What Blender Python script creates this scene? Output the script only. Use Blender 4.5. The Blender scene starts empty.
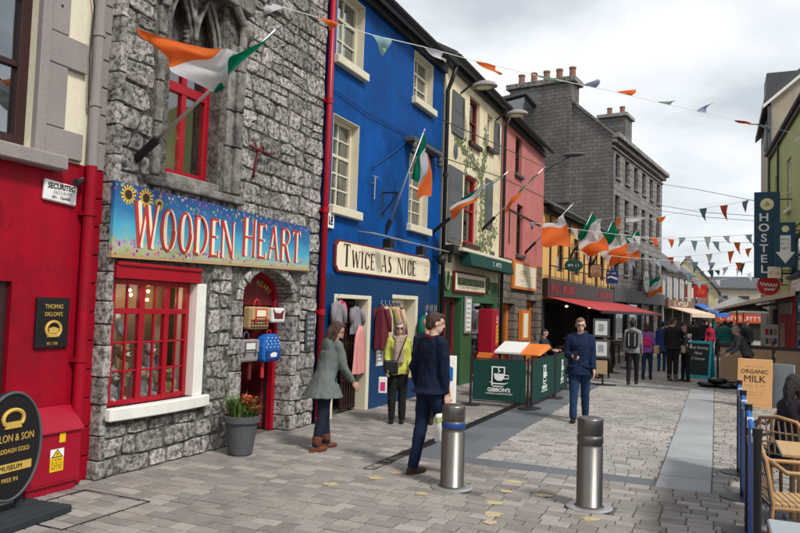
import bpy, bmesh, math, random
from mathutils import Vector, Matrix, noise as mnoise
from math import sin, cos, pi, radians, sqrt, atan2, hypot
random.seed(7)
scene = bpy.context.scene
COL = scene.collection

# ------------------------------------------------------------------ camera
cam_d = bpy.data.cameras.new('camera')
cam_d.sensor_width = 36.0
cam_d.lens = 710.0 / 800.0 * 36.0
cam_d.clip_start = 0.05
cam_d.clip_end = 2000.0
cam = bpy.data.objects.new('camera', cam_d)
COL.objects.link(cam)
def cam_matrix():
    f = 710.0
    d = Vector((316.0, 51.5, f)).normalized()            # street axis seen by the lens (x right, y down, z forward)
    a = 0.0323
    u = Vector((a, -1.0, -(a * 316.0 - 51.5) / f)).normalized()
    x = d.cross(u)
    if x.x < 0: x = -x
    rows = (x, d, u)                                      # world X, Y, Z in lens coords
    m = Matrix.Identity(4)
    for i, r in enumerate(rows):
        m[i][0] = r.x; m[i][1] = -r.y; m[i][2] = -r.z     # blender camera: x right, y up, -z forward
    m[2][3] = 1.9
    return m
cam.matrix_world = cam_matrix()
scene.camera = cam

# ------------------------------------------------------------------ sky, sun, exposure
SUN_EL, SUN_AZ = radians(48), radians(118)               # azimuth clockwise from +Y (north)
world = bpy.data.worlds.new('World'); scene.world = world; world.use_nodes = True
wn = world.node_tree; wn.nodes.clear()
def wnode(t, **k):
    n = wn.nodes.new(t)
    for a, b in k.items(): setattr(n, a, b)
    return n
out = wnode('ShaderNodeOutputWorld'); bg = wnode('ShaderNodeBackground'); bg.inputs['Strength'].default_value = 0.1
sky = wnode('ShaderNodeTexSky', sky_type='NISHITA', sun_disc=False, sun_elevation=SUN_EL, sun_rotation=SUN_AZ, dust_density=2.0)
tc = wnode('ShaderNodeTexCoord'); mp = wnode('ShaderNodeMapping'); mp.inputs['Scale'].default_value = (1.0, 1.0, 2.6)
mp.inputs['Location'].default_value = (2.2, 1.4, 0.1)
n1 = wnode('ShaderNodeTexNoise'); n1.inputs['Scale'].default_value = 2.4; n1.inputs['Detail'].default_value = 7; n1.inputs['Roughness'].default_value = 0.5
n1.inputs['Distortion'].default_value = 0.25
rp = wnode('ShaderNodeValToRGB')
rp.color_ramp.elements[0].position = 0.36; rp.color_ramp.elements[0].color = (2.95, 3.2, 3.42, 1)
rp.color_ramp.elements[1].position = 0.60; rp.color_ramp.elements[1].color = (5.15, 5.22, 5.26, 1)
e = rp.color_ramp.elements.new(0.48); e.color = (4.2, 4.42, 4.58, 1)
mx = wnode('ShaderNodeMix', data_type='RGBA'); mx.inputs['Factor'].default_value = 0.93
wn.links.new(tc.outputs['Generated'], mp.inputs['Vector']); wn.links.new(mp.outputs['Vector'], n1.inputs['Vector'])
wn.links.new(n1.outputs['Fac'], rp.inputs['Fac'])
wn.links.new(sky.outputs['Color'], mx.inputs['A']); wn.links.new(rp.outputs['Color'], mx.inputs['B'])
wn.links.new(mx.outputs['Result'], bg.inputs['Color']); wn.links.new(bg.outputs['Background'], out.inputs['Surface'])
sun_d = bpy.data.lights.new('sun', 'SUN'); sun_d.energy = 1.5; sun_d.angle = radians(10); sun_d.color = (1.0, 0.96, 0.9)
sun = bpy.data.objects.new('sun', sun_d); COL.objects.link(sun)
sdir = Vector((sin(SUN_AZ) * cos(SUN_EL), cos(SUN_AZ) * cos(SUN_EL), sin(SUN_EL)))
sun.rotation_euler = sdir.to_track_quat('Z', 'Y').to_euler()
vs = scene.view_settings
vs.view_transform = 'Standard'; vs.look = 'None'; vs.exposure = 1.08; vs.gamma = 1.0; vs.use_curve_mapping = False
scene.cycles.use_denoising = True
scene.cycles.max_bounces = 6; scene.cycles.diffuse_bounces = 3; scene.cycles.glossy_bounces = 3; scene.cycles.transparent_max_bounces = 10
scene.cycles.caustics_reflective = False; scene.cycles.caustics_refractive = False

# ------------------------------------------------------------------ materials
M = {}
def P(name, col, rough=0.75, var=0.18, scale=2.5, bump=0.15, bscale=40.0, metal=0.0, streak=0.0, island=0.0, spec=0.35, col2=None, fine=0.12, patch=0.0, spots=0.0):
    """painted / plain surface: large blotches, fine grain, optional rain streaks and per-piece variation"""
    m = bpy.data.materials.new(name); m.use_nodes = True; M[name] = m
    t = m.node_tree; N = t.nodes; L = t.links; b = N['Principled BSDF']
    b.inputs['Roughness'].default_value = rough; b.inputs['Metallic'].default_value = metal
    b.inputs['Specular IOR Level'].default_value = spec
    g = N.new('ShaderNodeNewGeometry')
    val = None
    def noise(sc, det, vec=None, ro=0.55):
        n = N.new('ShaderNodeTexNoise'); n.inputs['Scale'].default_value = sc; n.inputs['Detail'].default_value = det; n.inputs['Roughness'].default_value = ro
        L.new(vec or g.outputs['Position'], n.inputs['Vector']); return n
    def madd(sock, k, c):
        x = N.new('ShaderNodeMath'); x.operation = 'MULTIPLY_ADD'; L.new(sock, x.inputs[0]); x.inputs[1].default_value = k; x.inputs[2].default_value = c; return x.outputs[0]
    def mul(a, b_):
        x = N.new('ShaderNodeMath'); x.operation = 'MULTIPLY'; L.new(a, x.inputs[0]); L.new(b_, x.inputs[1]); return x.outputs[0]
    nz = noise(scale, 4)
    val = madd(nz.outputs['Fac'], 2 * var, 1 - var)
    if fine:
        nf = noise(scale * 14, 3); val = mul(val, madd(nf.outputs['Fac'], 2 * fine, 1 - fine))
    if streak:
        mpn = N.new('ShaderNodeMapping'); mpn.inputs['Scale'].default_value = (5, 5, 0.35); L.new(g.outputs['Position'], mpn.inputs['Vector'])
        ns = noise(1.3, 4, mpn.outputs['Vector']); val = mul(val, madd(ns.outputs['Fac'], 2 * streak, 1 - streak))
    if patch:      # repainted patches and hairline cracks
        wv = noise(1.7, 3); sc_ = N.new('ShaderNodeVectorMath'); sc_.operation = 'MULTIPLY_ADD'; L.new(wv.outputs['Color'], sc_.inputs[0]); sc_.inputs[1].default_value = (.9, .9, .9); L.new(g.outputs['Position'], sc_.inputs[2])
        vc = N.new('ShaderNodeTexVoronoi'); vc.inputs['Scale'].default_value = 0.8; L.new(sc_.outputs['Vector'], vc.inputs['Vector'])
        sx_ = N.new('ShaderNodeSeparateColor'); L.new(vc.outputs['Color'], sx_.inputs[0]); val = mul(val, madd(sx_.outputs[0], 2 * patch, 1 - patch))
        ve = N.new('ShaderNodeTexVoronoi'); ve.feature = 'DISTANCE_TO_EDGE'; ve.inputs['Scale'].default_value = 0.8; L.new(sc_.outputs['Vector'], ve.inputs['Vector'])
        ck = N.new('ShaderNodeMapRange'); ck.inputs['From Max'].default_value = .006; ck.inputs['To Min'].default_value = 1 - 2.2 * patch; L.new(ve.outputs['Distance'], ck.inputs['Value']); val = mul(val, ck.outputs[0])
    if spots:      # trodden gum and drips
        vp = N.new('ShaderNodeTexVoronoi'); vp.inputs['Scale'].default_value = 3.2; L.new(g.outputs['Position'], vp.inputs['Vector'])
        ck = N.new('ShaderNodeMapRange'); ck.inputs['From Min'].default_value = .05; ck.inputs['From Max'].default_value = .085; ck.inputs['To Min'].default_value = 1 - spots; L.new(vp.outputs['Distance'], ck.inputs['Value']); val = mul(val, ck.outputs[0])
        nl = noise(.55, 5, None, .6); val = mul(val, madd(nl.outputs['Fac'], 1.1, .45))
    if island:
        oi = N.new('ShaderNodeObjectInfo')
        ad = N.new('ShaderNodeMath'); ad.operation = 'ADD'; L.new(g.outputs['Random Per Island'], ad.inputs[0]); L.new(oi.outputs['Random'], ad.inputs[1])
        fr = N.new('ShaderNodeMath'); fr.operation = 'FRACT'; L.new(ad.outputs[0], fr.inputs[0])
        val = mul(val, madd(fr.outputs[0], 2 * island, 1 - island))
    base = N.new('ShaderNodeMix'); base.data_type = 'RGBA'; base.inputs['Factor'].default_value = 0.0
    base.inputs['A'].default_value = (*col, 1); base.inputs['B'].default_value = (*(col2 or col), 1)
    if col2:
        n2 = noise(scale * 2.2, 5); rr = N.new('ShaderNodeMapRange'); rr.inputs['From Min'].default_value = 0.42; rr.inputs['From Max'].default_value = 0.62
        L.new(n2.outputs['Fac'], rr.inputs['Value']); L.new(rr.outputs['Result'], base.inputs['Factor'])
    vm = N.new('ShaderNodeVectorMath'); vm.operation = 'SCALE'; L.new(base.outputs['Result'], vm.inputs[0]); L.new(val, vm.inputs['Scale'])
    L.new(vm.outputs['Vector'], b.inputs['Base Color'])
    if bump:
        nb = noise(bscale, 4); bp = N.new('ShaderNodeBump'); bp.inputs['Strength'].default_value = bump; bp.inputs['Distance'].default_value = 0.02
        L.new(nb.outputs['Fac'], bp.inputs['Height']); L.new(bp.outputs['Normal'], b.inputs['Normal'])
    return m

def stone_mat(name, light, dark, scale=9.0, island=0.3, bump=0.9, cut=(0.40, 0.62), tint=None):
    """weathered limestone: pale faces with dark pits and lichen"""
    m = bpy.data.materials.new(name); m.use_nodes = True; M[name] = m
    t = m.node_tree; N = t.nodes; L = t.links; b = N['Principled BSDF']; b.inputs['Roughness'].default_value = 0.92; b.inputs['Specular IOR Level'].default_value = 0.2
    g = N.new('ShaderNodeNewGeometry'); oi = N.new('ShaderNodeObjectInfo')
    n = N.new('ShaderNodeTexNoise'); n.inputs['Scale'].default_value = scale; n.inputs['Detail'].default_value = 9; n.inputs['Roughness'].default_value = 0.72
    L.new(g.outputs['Position'], n.inputs['Vector'])
    r = N.new('ShaderNodeMapRange'); r.inputs['From Min'].default_value = cut[0]; r.inputs['From Max'].default_value = cut[1]
    L.new(n.outputs['Fac'], r.inputs['Value'])
    mxx = N.new('ShaderNodeMix'); mxx.data_type = 'RGBA'; mxx.inputs['A'].default_value = (*dark, 1); mxx.inputs['B'].default_value = (*light, 1)
    L.new(r.outputs['Result'], mxx.inputs['Factor'])
    ad = N.new('ShaderNodeMath'); ad.operation = 'ADD'; L.new(g.outputs['Random Per Island'], ad.inputs[0]); L.new(oi.outputs['Random'], ad.inputs[1])
    fr = N.new('ShaderNodeMath'); fr.operation = 'FRACT'; L.new(ad.outputs[0], fr.inputs[0])
    n3 = N.new('ShaderNodeTexNoise'); n3.inputs['Scale'].default_value = 1.1; n3.inputs['Detail'].default_value = 3; L.new(g.outputs['Position'], n3.inputs['Vector'])
    s = N.new('ShaderNodeMath'); s.operation = 'MULTIPLY_ADD'; L.new(fr.outputs[0], s.inputs[0]); s.inputs[1].default_value = 2 * island; s.inputs[2].default_value = 1 - island
    s2 = N.new('ShaderNodeMath'); s2.operation = 'MULTIPLY_ADD'; L.new(n3.outputs['Fac'], s2.inputs[0]); s2.inputs[1].default_value = 0.7; s2.inputs[2].default_value = 0.65
    s3 = N.new('ShaderNodeMath'); s3.operation = 'MULTIPLY'; L.new(s.outputs[0], s3.inputs[0]); L.new(s2.outputs[0], s3.inputs[1])
    vm = N.new('ShaderNodeVectorMath'); vm.operation = 'SCALE'; L.new(mxx.outputs['Result'], vm.inputs[0]); L.new(s3.outputs[0], vm.inputs['Scale'])
    L.new(vm.outputs['Vector'], b.inputs['Base Color'])
    bp = N.new('ShaderNodeBump'); bp.inputs['Strength'].default_value = bump; bp.inputs['Distance'].default_value = 0.05
    L.new(n.outputs['Fac'], bp.inputs['Height']); L.new(bp.outputs['Normal'], b.inputs['Normal'])
    return m

def brick_mat(name, c1, c2, mortar, bw, bh, joint=0.012, bump=0.5, axis='YZ', stain=0.35):
    """distant coursed masonry whose blocks are too small to pick apart"""
    m = bpy.data.materials.new(name); m.use_nodes = True; M[name] = m
    t = m.node_tree; N = t.nodes; L = t.links; b = N['Principled BSDF']; b.inputs['Roughness'].default_value = 0.9; b.inputs['Specular IOR Level'].default_value = 0.2
    tcn = N.new('ShaderNodeTexCoord'); sp = N.new('ShaderNodeSeparateXYZ'); cb = N.new('ShaderNodeCombineXYZ')
    L.new(tcn.outputs['Object'], sp.inputs[0])
    L.new(sp.outputs[axis[0]], cb.inputs['X']); L.new(sp.outputs[axis[1]], cb.inputs['Y'])
    wob = N.new('ShaderNodeTexNoise'); wob.inputs['Scale'].default_value = 1.5; L.new(tcn.outputs['Object'], wob.inputs['Vector'])
    wm = N.new('ShaderNodeVectorMath'); wm.operation = 'SCALE'; L.new(wob.outputs['Color'], wm.inputs[0]); wm.inputs['Scale'].default_value = bh * 0.8
    wa = N.new('ShaderNodeVectorMath'); wa.operation = 'ADD'; L.new(cb.outputs[0], wa.inputs[0]); L.new(wm.outputs['Vector'], wa.inputs[1])
    bt = N.new('ShaderNodeTexBrick'); bt.inputs['Scale'].default_value = 1.0; bt.inputs['Brick Width'].default_value = bw; bt.inputs['Row Height'].default_value = bh
    bt.inputs['Mortar Size'].default_value = joint; bt.inputs['Color1'].default_value = (*c1, 1); bt.inputs['Color2'].default_value = (*c2, 1); bt.inputs['Mortar'].default_value = (*mortar, 1)
    bt.inputs['Mortar Smooth'].default_value = 0.3; bt.inputs['Bias'].default_value = 0.0
    L.new(wa.outputs['Vector'], bt.inputs['Vector'])
    n = N.new('ShaderNodeTexNoise'); n.inputs['Scale'].default_value = 0.6; n.inputs['Detail'].default_value = 6; n.inputs['Roughness'].default_value = 0.7
    mpn = N.new('ShaderNodeMapping'); mpn.inputs['Scale'].default_value = (1.6, 1.6, 0.5); L.new(tcn.outputs['Object'], mpn.inputs['Vector']); L.new(mpn.outputs['Vector'], n.inputs['Vector'])
    s = N.new('ShaderNodeMath'); s.operation = 'MULTIPLY_ADD'; L.new(n.outputs['Fac'], s.inputs[0]); s.inputs[1].default_value = 4 * stain; s.inputs[2].default_value = 1 - 2 * stain
    vm = N.new('ShaderNodeVectorMath'); vm.operation = 'SCALE'; L.new(bt.outputs['Color'], vm.inputs[0]); L.new(s.outputs[0], vm.inputs['Scale'])
    L.new(vm.outputs['Vector'], b.inputs['Base Color'])
    bp = N.new('ShaderNodeBump'); bp.inputs['Strength'].default_value = bump; bp.inputs['Distance'].default_value = 0.03; bp.invert = True
    L.new(bt.outputs['Fac'], bp.inputs['Height']); L.new(bp.outputs['Normal'], b.inputs['Normal'])
    return m

def glass_mat(name, tint=(0.82, 0.86, 0.86), refl=0.10):
    m = bpy.data.materials.new(name); m.use_nodes = True; M[name] = m
    t = m.node_tree; N = t.nodes; L = t.links; N.remove(N['Principled BSDF']); o = N['Material Output']
    tr = N.new('ShaderNodeBsdfTransparent'); tr.inputs['Color'].default_value = (*tint, 1)
    gl = N.new('ShaderNodeBsdfGlossy'); gl.inputs['Roughness'].default_value = 0.03; gl.inputs['Color'].default_value = (0.9, 0.92, 0.95, 1)
    fz = N.new('ShaderNodeLayerWeight'); fz.inputs['Blend'].default_value = 0.5
    pw = N.new('ShaderNodeMath'); pw.operation = 'POWER'; L.new(fz.outputs['Facing'], pw.inputs[0]); pw.inputs[1].default_value = 4.0
    ad = N.new('ShaderNodeMath'); ad.operation = 'MULTIPLY_ADD'; ad.use_clamp = True; L.new(pw.outputs[0], ad.inputs[0]); ad.inputs[1].default_value = 0.8; ad.inputs[2].default_value = 0.02 + refl
    tcn = N.new('ShaderNodeNewGeometry'); nz = N.new('ShaderNodeTexNoise'); nz.inputs['Scale'].default_value = 2.0; L.new(tcn.outputs['Position'], nz.inputs['Vector'])
    bp = N.new('ShaderNodeBump'); bp.inputs['Strength'].default_value = 0.12; bp.inputs['Distance'].default_value = 0.03; L.new(nz.outputs['Fac'], bp.inputs['Height']); L.new(bp.outputs['Normal'], gl.inputs['Normal'])
    mxs = N.new('ShaderNodeMixShader'); L.new(ad.outputs[0], mxs.inputs['Fac']); L.new(tr.outputs[0], mxs.inputs[1]); L.new(gl.outputs[0], mxs.inputs[2]); L.new(mxs.outputs[0], o.inputs['Surface'])
    return m

def cloth_mat(name, col, rough=0.85, trans=0.0, var=0.12, bump=0.25, bscale=18.0):
    m = P(name, col, rough=rough, var=var, scale=5, bump=bump, bscale=bscale, fine=0.08, spec=0.2)
    if trans:
        t = m.node_tree; N = t.nodes; L = t.links; b = N['Principled BSDF']; o = N['Material Output']
        tr = N.new('ShaderNodeBsdfTranslucent'); tr.inputs['Color'].default_value = (*col, 1)
        ms = N.new('ShaderNodeMixShader'); ms.inputs['Fac'].default_value = trans
        L.new(b.outputs[0], ms.inputs[1]); L.new(tr.outputs[0], ms.inputs[2]); L.new(ms.outputs[0], o.inputs['Surface'])
    return m

def emit_mat(name, col, s):
    m = P(name, col, bump=0, fine=0, var=0.02); b = m.node_tree.nodes['Principled BSDF']
    b.inputs['Emission Color'].default_value = (*col, 1); b.inputs['Emission Strength'].default_value = s
    return m

# ------------------------------------------------------------------ mesh builder
class MB:
    def __init__(self, o=(0, 0, 0)):
        self.v = []; self.f = []; self.mi = []; self.o = o; self.cur = 0
    def add(self, vs_, fs):
        n = len(self.v); ox, oy, oz = self.o
        self.v += [(a - ox, b - oy, c - oz) for a, b, c in vs_]
        self.f += [tuple(i + n for i in f) for f in fs]; self.mi += [self.cur] * len(fs)
        return self
    def box(self, x0, x1, y0, y1, z0, z1):
        if x0 > x1: x0, x1 = x1, x0
        if y0 > y1: y0, y1 = y1, y0
        if z0 > z1: z0, z1 = z1, z0
        return self.add([(x0, y0, z0), (x1, y0, z0), (x1, y1, z0), (x0, y1, z0), (x0, y0, z1), (x1, y0, z1), (x1, y1, z1), (x0, y1, z1)],
                 [(0, 3, 2, 1), (4, 5, 6, 7), (0, 1, 5, 4), (1, 2, 6, 5), (2, 3, 7, 6), (3, 0, 4, 7)])
    def hexa(self, p):
        return self.add(p, [(0, 3, 2, 1), (4, 5, 6, 7), (0, 1, 5, 4), (1, 2, 6, 5), (2, 3, 7, 6), (3, 0, 4, 7)])
    def quad(self, *p):
        return self.add(list(p), [tuple(range(len(p)))])
    def prism(self, pts, d0, d1, ax='x'):
        """2-D outline extruded along an axis; ax x: pts are (y,z); y: (x,z); z: (x,y)"""
        def put(p, d): return (d, p[0], p[1]) if ax == 'x' else ((p[0], d, p[1]) if ax == 'y' else (p[0], p[1], d))
        n = len(pts); vv = [put(p, d0) for p in pts] + [put(p, d1) for p in pts]
        ff = [tuple(range(n - 1, -1, -1)), tuple(range(n, 2 * n))] + [(i, (i + 1) % n, n + (i + 1) % n, n + i) for i in range(n)]
        return self.add(vv, ff)
    def tube(self, p0, p1, r0, r1=None, n=8, cap=True):
        return self.path([p0, p1], [r0, r0 if r1 is None else r1], n, cap)
    def path(self, pts, r, n=8, cap=True):
        pts = [Vector(p) for p in pts]; rs = r if isinstance(r, (list, tuple)) else [r] * len(pts)
        vv = []; ref = None
        for i, p in enumerate(pts):
            a = pts[max(i - 1, 0)]; b = pts[min(i + 1, len(pts) - 1)]; t = (b - a)
            t = t.normalized() if t.length > 1e-9 else Vector((0, 0, 1))
            if ref is None: ref = Vector((0, 0, 1)) if abs(t.z) < 0.9 else Vector((1, 0, 0))
            u = t.cross(ref)
            if u.length < 1e-6: u = t.orthogonal()
            u.normalize(); w = t.cross(u).normalized(); ref = u.cross(t)
            for k in range(n):
                an = 2 * pi * k / n; q = p + (u * cos(an) + w * sin(an)) * rs[i]; vv.append(tuple(q))
        ff = []
        for i in range(len(pts) - 1):
            for k in range(n): ff.append((i * n + k, i * n + (k + 1) % n, (i + 1) * n + (k + 1) % n, (i + 1) * n + k))
        if cap: ff.append(tuple(range(n - 1, -1, -1))); ff.append(tuple(range((len(pts) - 1) * n, len(pts) * n)))
        return self.add(vv, ff)
    def lathe(self, prof, n=16, c=(0, 0, 0), sx=1, sy=1):
        vv = []; ff = []
        for r, z in prof:
            for k in range(n): a = 2 * pi * k / n; vv.append((c[0] + r * cos(a) * sx, c[1] + r * sin(a) * sy, c[2] + z))
        for i in range(len(prof) - 1):
            for k in range(n): ff.append((i * n + k, i * n + (k + 1) % n, (i + 1) * n + (k + 1) % n, (i + 1) * n + k))
        ff.append(tuple(range(n - 1, -1, -1))); ff.append(tuple(range((len(prof) - 1) * n, len(prof) * n)))
        return self.add(vv, ff)
    def ball(self, c, rx, ry=None, rz=None, n=12, m=8, mat=None):
        ry = rx if ry is None else ry; rz = rx if rz is None else rz
        vv = [(0, 0, -1)]; ff = []
        for i in range(1, m):
            t = -pi / 2 + pi * i / m
            for k in range(n): a = 2 * pi * k / n; vv.append((cos(t) * cos(a), cos(t) * sin(a), sin(t)))
        vv.append((0, 0, 1)); top = len(vv) - 1
        for k in range(n): ff.append((0, 1 + (k + 1) % n, 1 + k)); ff.append((top, 1 + (m - 2) * n + k, 1 + (m - 2) * n + (k + 1) % n))
        for i in range(m - 2):
            for k in range(n): a = 1 + i * n + k; b = 1 + i * n + (k + 1) % n; ff.append((a, b, b + n, a + n))
        R = mat or Matrix.Identity(3)
        return self.add([tuple(Vector(c) + R @ Vector((x * rx, y * ry, z * rz))) for x, y, z in vv], ff)
    def mesh(self, name):
        me = bpy.data.meshes.new(name); me.from_pydata(self.v, [], self.f); me.update(); return me
    def build(self, name, mat, parent=None, smooth=False, bev=0.0, kind=None):
        me = self.mesh(name)
        mats = mat if isinstance(mat, (list, tuple)) else [mat]
        for q in mats: me.materials.append(M[q] if isinstance(q, str) else q)
        if len(mats) > 1: me.polygons.foreach_set('material_index', self.mi)
        if smooth: me.polygons.foreach_set('use_smooth', [True] * len(me.polygons))
        o = bpy.data.objects.new(name, me); COL.objects.link(o)
        if parent is not None: o.parent = parent
        if bev:
            bm_ = o.modifiers.new('bevel', 'BEVEL'); bm_.width = bev; bm_.segments = 1 if bev < 0.02 else 2; bm_.limit_method = 'ANGLE'; bm_.angle_limit = radians(40)
        if kind: o['kind'] = kind
        return o

def tag(o, label, cat, group=None):
    o['label'] = label; o['category'] = cat
    if group: o['group'] = group
    return o
def thing(name, label, cat, loc=(0, 0, 0), rz=0.0, group=None):
    o = bpy.data.objects.new(name, None); o.empty_display_size = 0.2; COL.objects.link(o)
    o.location = loc; o.rotation_euler = (0, 0, rz)
    return tag(o, label, cat, group)
def copy_tree(o, parent=None):
    c = o.copy(); COL.objects.link(c)
    if parent is not None: c.parent = parent
    for ch in list(o.children): copy_tree(ch, c)
    return c
def inst(name, me, parent, loc=(0, 0, 0), rot=(0, 0, 0), sc=(1, 1, 1)):
    o = bpy.data.objects.new(name, me); COL.objects.link(o); o.parent = parent; o.location = loc; o.rotation_euler = rot; o.scale = sc
    return o
def mesh_of(mb, name, mat):
    me = mb.mesh(name); me.materials.append(M[mat]); return me

# frames for flat lettering: where the text's right and up point
FR = {'L': (Vector((0, 1, 0)), Vector((0, 0, 1))), 'C': (Vector((1, 0, 0)), Vector((0, 0, 1))), 'R': (Vector((0, -1, 0)), Vector((0, 0, 1))), 'T': (Vector((1, 0, 0)), Vector((0, 1, 0)))}
def frame_matrix(fr, loc):
    x, y = FR[fr] if isinstance(fr, str) else fr
    z = x.cross(y); m = Matrix.Identity(4)
    for i in range(3): m[i][0] = x[i]; m[i][1] = y[i]; m[i][2] = z[i]; m[i][3] = loc[i]
    return m
def text(body, size, mat, parent, loc, fr='L', sx=1.0, name='lettering', align='CENTER', ext=0.0015, bold=0.0, sp=1.0, shear=0.0):
    c = bpy.data.curves.new('txt', 'FONT'); c.body = body; c.size = size; c.align_x = align; c.align_y = 'CENTER'; c.extrude = ext; c.offset = bold; c.space_character = sp; c.resolution_u = 3; c.shear = shear
    o = bpy.data.objects.new('txt', c); COL.objects.link(o)
    bpy.context.view_layer.update()
    me = bpy.data.meshes.new_from_object(o.evaluated_get(bpy.context.evaluated_depsgraph_get()))
    bpy.data.objects.remove(o); bpy.data.curves.remove(c)
    mm = frame_matrix(fr, loc) @ Matrix.Diagonal((sx, 1, 1, 1)); me.transform(mm)
    me.materials.clear(); me.materials.append(M[mat])
    q = bpy.data.objects.new(name, me); COL.objects.link(q)
    if parent is not None: q.parent = parent
    return q

def marks(n, h, w, mat, parent, loc, fr='L', seed=1, name='lettering', d=.0012):
    """lettering too small to read in the photograph: a row of n letter-like strokes, h high and w wide in all"""
    r = random.Random(seed); mb = MB(); cw_ = w / n; t = min(cw_ * .2, h * .2)
    def bar(x0, x1, y0, y1): mb.box(x0, x1, y0, y1, 0, d)
    for i in range(n):
        x = -w / 2 + i * cw_ + cw_ * .1; e_ = x + cw_ * .72; k = r.randrange(7)
        if r.random() < .12 and 0 < i < n - 1: continue
        if k in (0, 1, 2, 5): bar(x, x + t, -h / 2, h / 2)
        if k in (1, 5): bar(x + t, e_, h / 2 - t, h / 2)
        if k in (1, 2, 4): bar(x + t, e_, -t / 2, t / 2)
        if k in (2, 3): bar(e_ - t, e_, -h / 2, h / 2 - t * 1.01)
        if k in (3, 4, 6): bar(x, e_ - t * 1.01, h / 2 - t, h / 2)
        if k in (4, 6, 0): bar(x + t * 1.01, e_, -h / 2, -h / 2 + t)
        if k in (6, 4): bar(x, x + t, -h / 2 + t * 1.01, h / 2 - t * 1.01) if k == 6 else bar(x, x + t, t / 2, h / 2 - t * 1.01)
    me = mb.mesh(name); me.transform(frame_matrix(fr, loc)); me.materials.append(M[mat]); q = bpy.data.objects.new(name, me); COL.objects.link(q); q.parent = parent; return q

# hand-drawn capitals with thick and thin strokes and serifs (unit cap height); returns outline polygons and advance width
def glyph(ch, w, t, h, s):
    """w width, t thick stroke, h thin stroke, s serif length"""
    q = []
    def line(x0, y0, x1, y1, a, b=None):
        b = a if b is None else b; dx, dy = x1 - x0, y1 - y0
        if abs(dy) > 0.3: q.append([(x0 - a / 2, y0), (x0 + a / 2, y0), (x1 + b / 2, y1), (x1 - b / 2, y1)])
        else: q.append([(x0, y0 - a / 2), (x1, y1 - b / 2), (x1, y1 + b / 2), (x0, y0 + a / 2)])
    def ser(x, y, l=None):
        l = l or s; hh = h * 0.55
        y0, y1 = (y, y + hh) if y < 0.5 else (y - hh, y); q.append([(x - l, y0), (x + l, y0), (x + l, y1), (x - l, y1)])
    def arc(cx, cy, rx, ry, a0, a1, n=14):
        for i in range(n):
            u = radians(a0 + (a1 - a0) * i / n); v = radians(a0 + (a1 - a0) * (i + 1) / n)
            def pt(an, k):
                th = h + (t - h) * abs(cos(an)); return (cx + (rx - th * k) * cos(an), cy + (ry - (h + (t - h) * 0.25 * abs(cos(an))) * k) * sin(an))
            q.append([pt(u, 0), pt(v, 0), pt(v, 1), pt(u, 1)])
    if ch == 'T': line(w / 2, 0, w / 2, 1, t); line(0, 1 - h / 2, w, 1 - h / 2, h); ser(w / 2, 0); q.append([(0, 1 - h), (h * .7, 1 - h), (0, 1 - .2)]); q.append([(w, 1 - h), (w, 1 - .2), (w - h * .7, 1 - h)])
    elif ch == 'I': w = t * 1.6; line(w / 2, 0, w / 2, 1, t); ser(w / 2, 0); ser(w / 2, 1)
    elif ch == 'H': line(t / 2, 0, t / 2, 1, t); line(w - t / 2, 0, w - t / 2, 1, t); line(t / 2, .5, w - t / 2, .5, h); [ser(x, y) for x in (t / 2, w - t / 2) for y in (0, 1)]
    elif ch == 'N': line(h / 2, 0, h / 2, 1, h); line(w - h / 2, 0, w - h / 2, 1, h); line(w - h / 2, 0, h / 2, 1, t); ser(h / 2, 0); ser(h / 2, 1); ser(w - h / 2, 1)
    elif ch == 'W':
        line(w * .27, 0, t / 2, 1, t); line(w * .27, 0, w * .5, .95, h); line(w * .73, 0, w * .5, .95, t); line(w * .73, 0, w - h / 2, 1, h); ser(t / 2, 1); ser(w - h / 2, 1)
    elif ch == 'A': line(h / 2, 0, w * .5, 1, h); line(w - t / 2, 0, w * .5, 1, t); line(w * .22, .34, w * .78, .34, h); ser(h / 2, 0); ser(w - t / 2, 0)
    elif ch == 'E': line(t / 2, 0, t / 2, 1, t); line(0, 1 - h / 2, w * .95, 1 - h / 2, h); line(0, h / 2, w, h / 2, h); line(t / 2, .52, w * .75, .52, h); q.append([(w, h), (w, .2), (w - h * .8, h)]); q.append([(w * .95, 1 - h), (w * .95 - h * .8, 1 - h), (w * .95, .8)]); ser(t / 2, 0); ser(t / 2, 1)
    elif ch == 'O': arc(w / 2, .5, w / 2, .51, 0, 360, 26)
    elif ch == 'C': arc(w / 2, .5, w / 2, .51, 45, 318, 20); q.append([(w * .82, .84), (w * .93, .68), (w * .93, .95)])
    elif ch == 'D': line(t / 2, 0, t / 2, 1, t); arc(w * .28, .5, w * .72, .5, -90, 90, 16); line(0, 1 - h / 2, w * .3, 1 - h / 2, h); line(0, h / 2, w * .3, h / 2, h); ser(t / 2, 0); ser(t / 2, 1)
    elif ch == 'R': line(t / 2, 0, t / 2, 1, t); arc(w * .35, .75, w * .6, .26, -90, 90, 12); line(0, 1 - h / 2, w * .37, 1 - h / 2, h); line(t / 2, .5, w * .37, .5, h); line(w - t * .4, 0, w * .45, .5, t); ser(t / 2, 0); ser(t / 2, 1); ser(w - t * .4, 0, s * .8)
    elif ch == 'S': arc(w / 2, .74, w * .43, .27, 35, 265, 12); arc(w / 2, .25, w * .47, .27, 85, -145, 12); line(w * .28, .6, w * .7, .42, t * .85)
    return q, w
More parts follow.
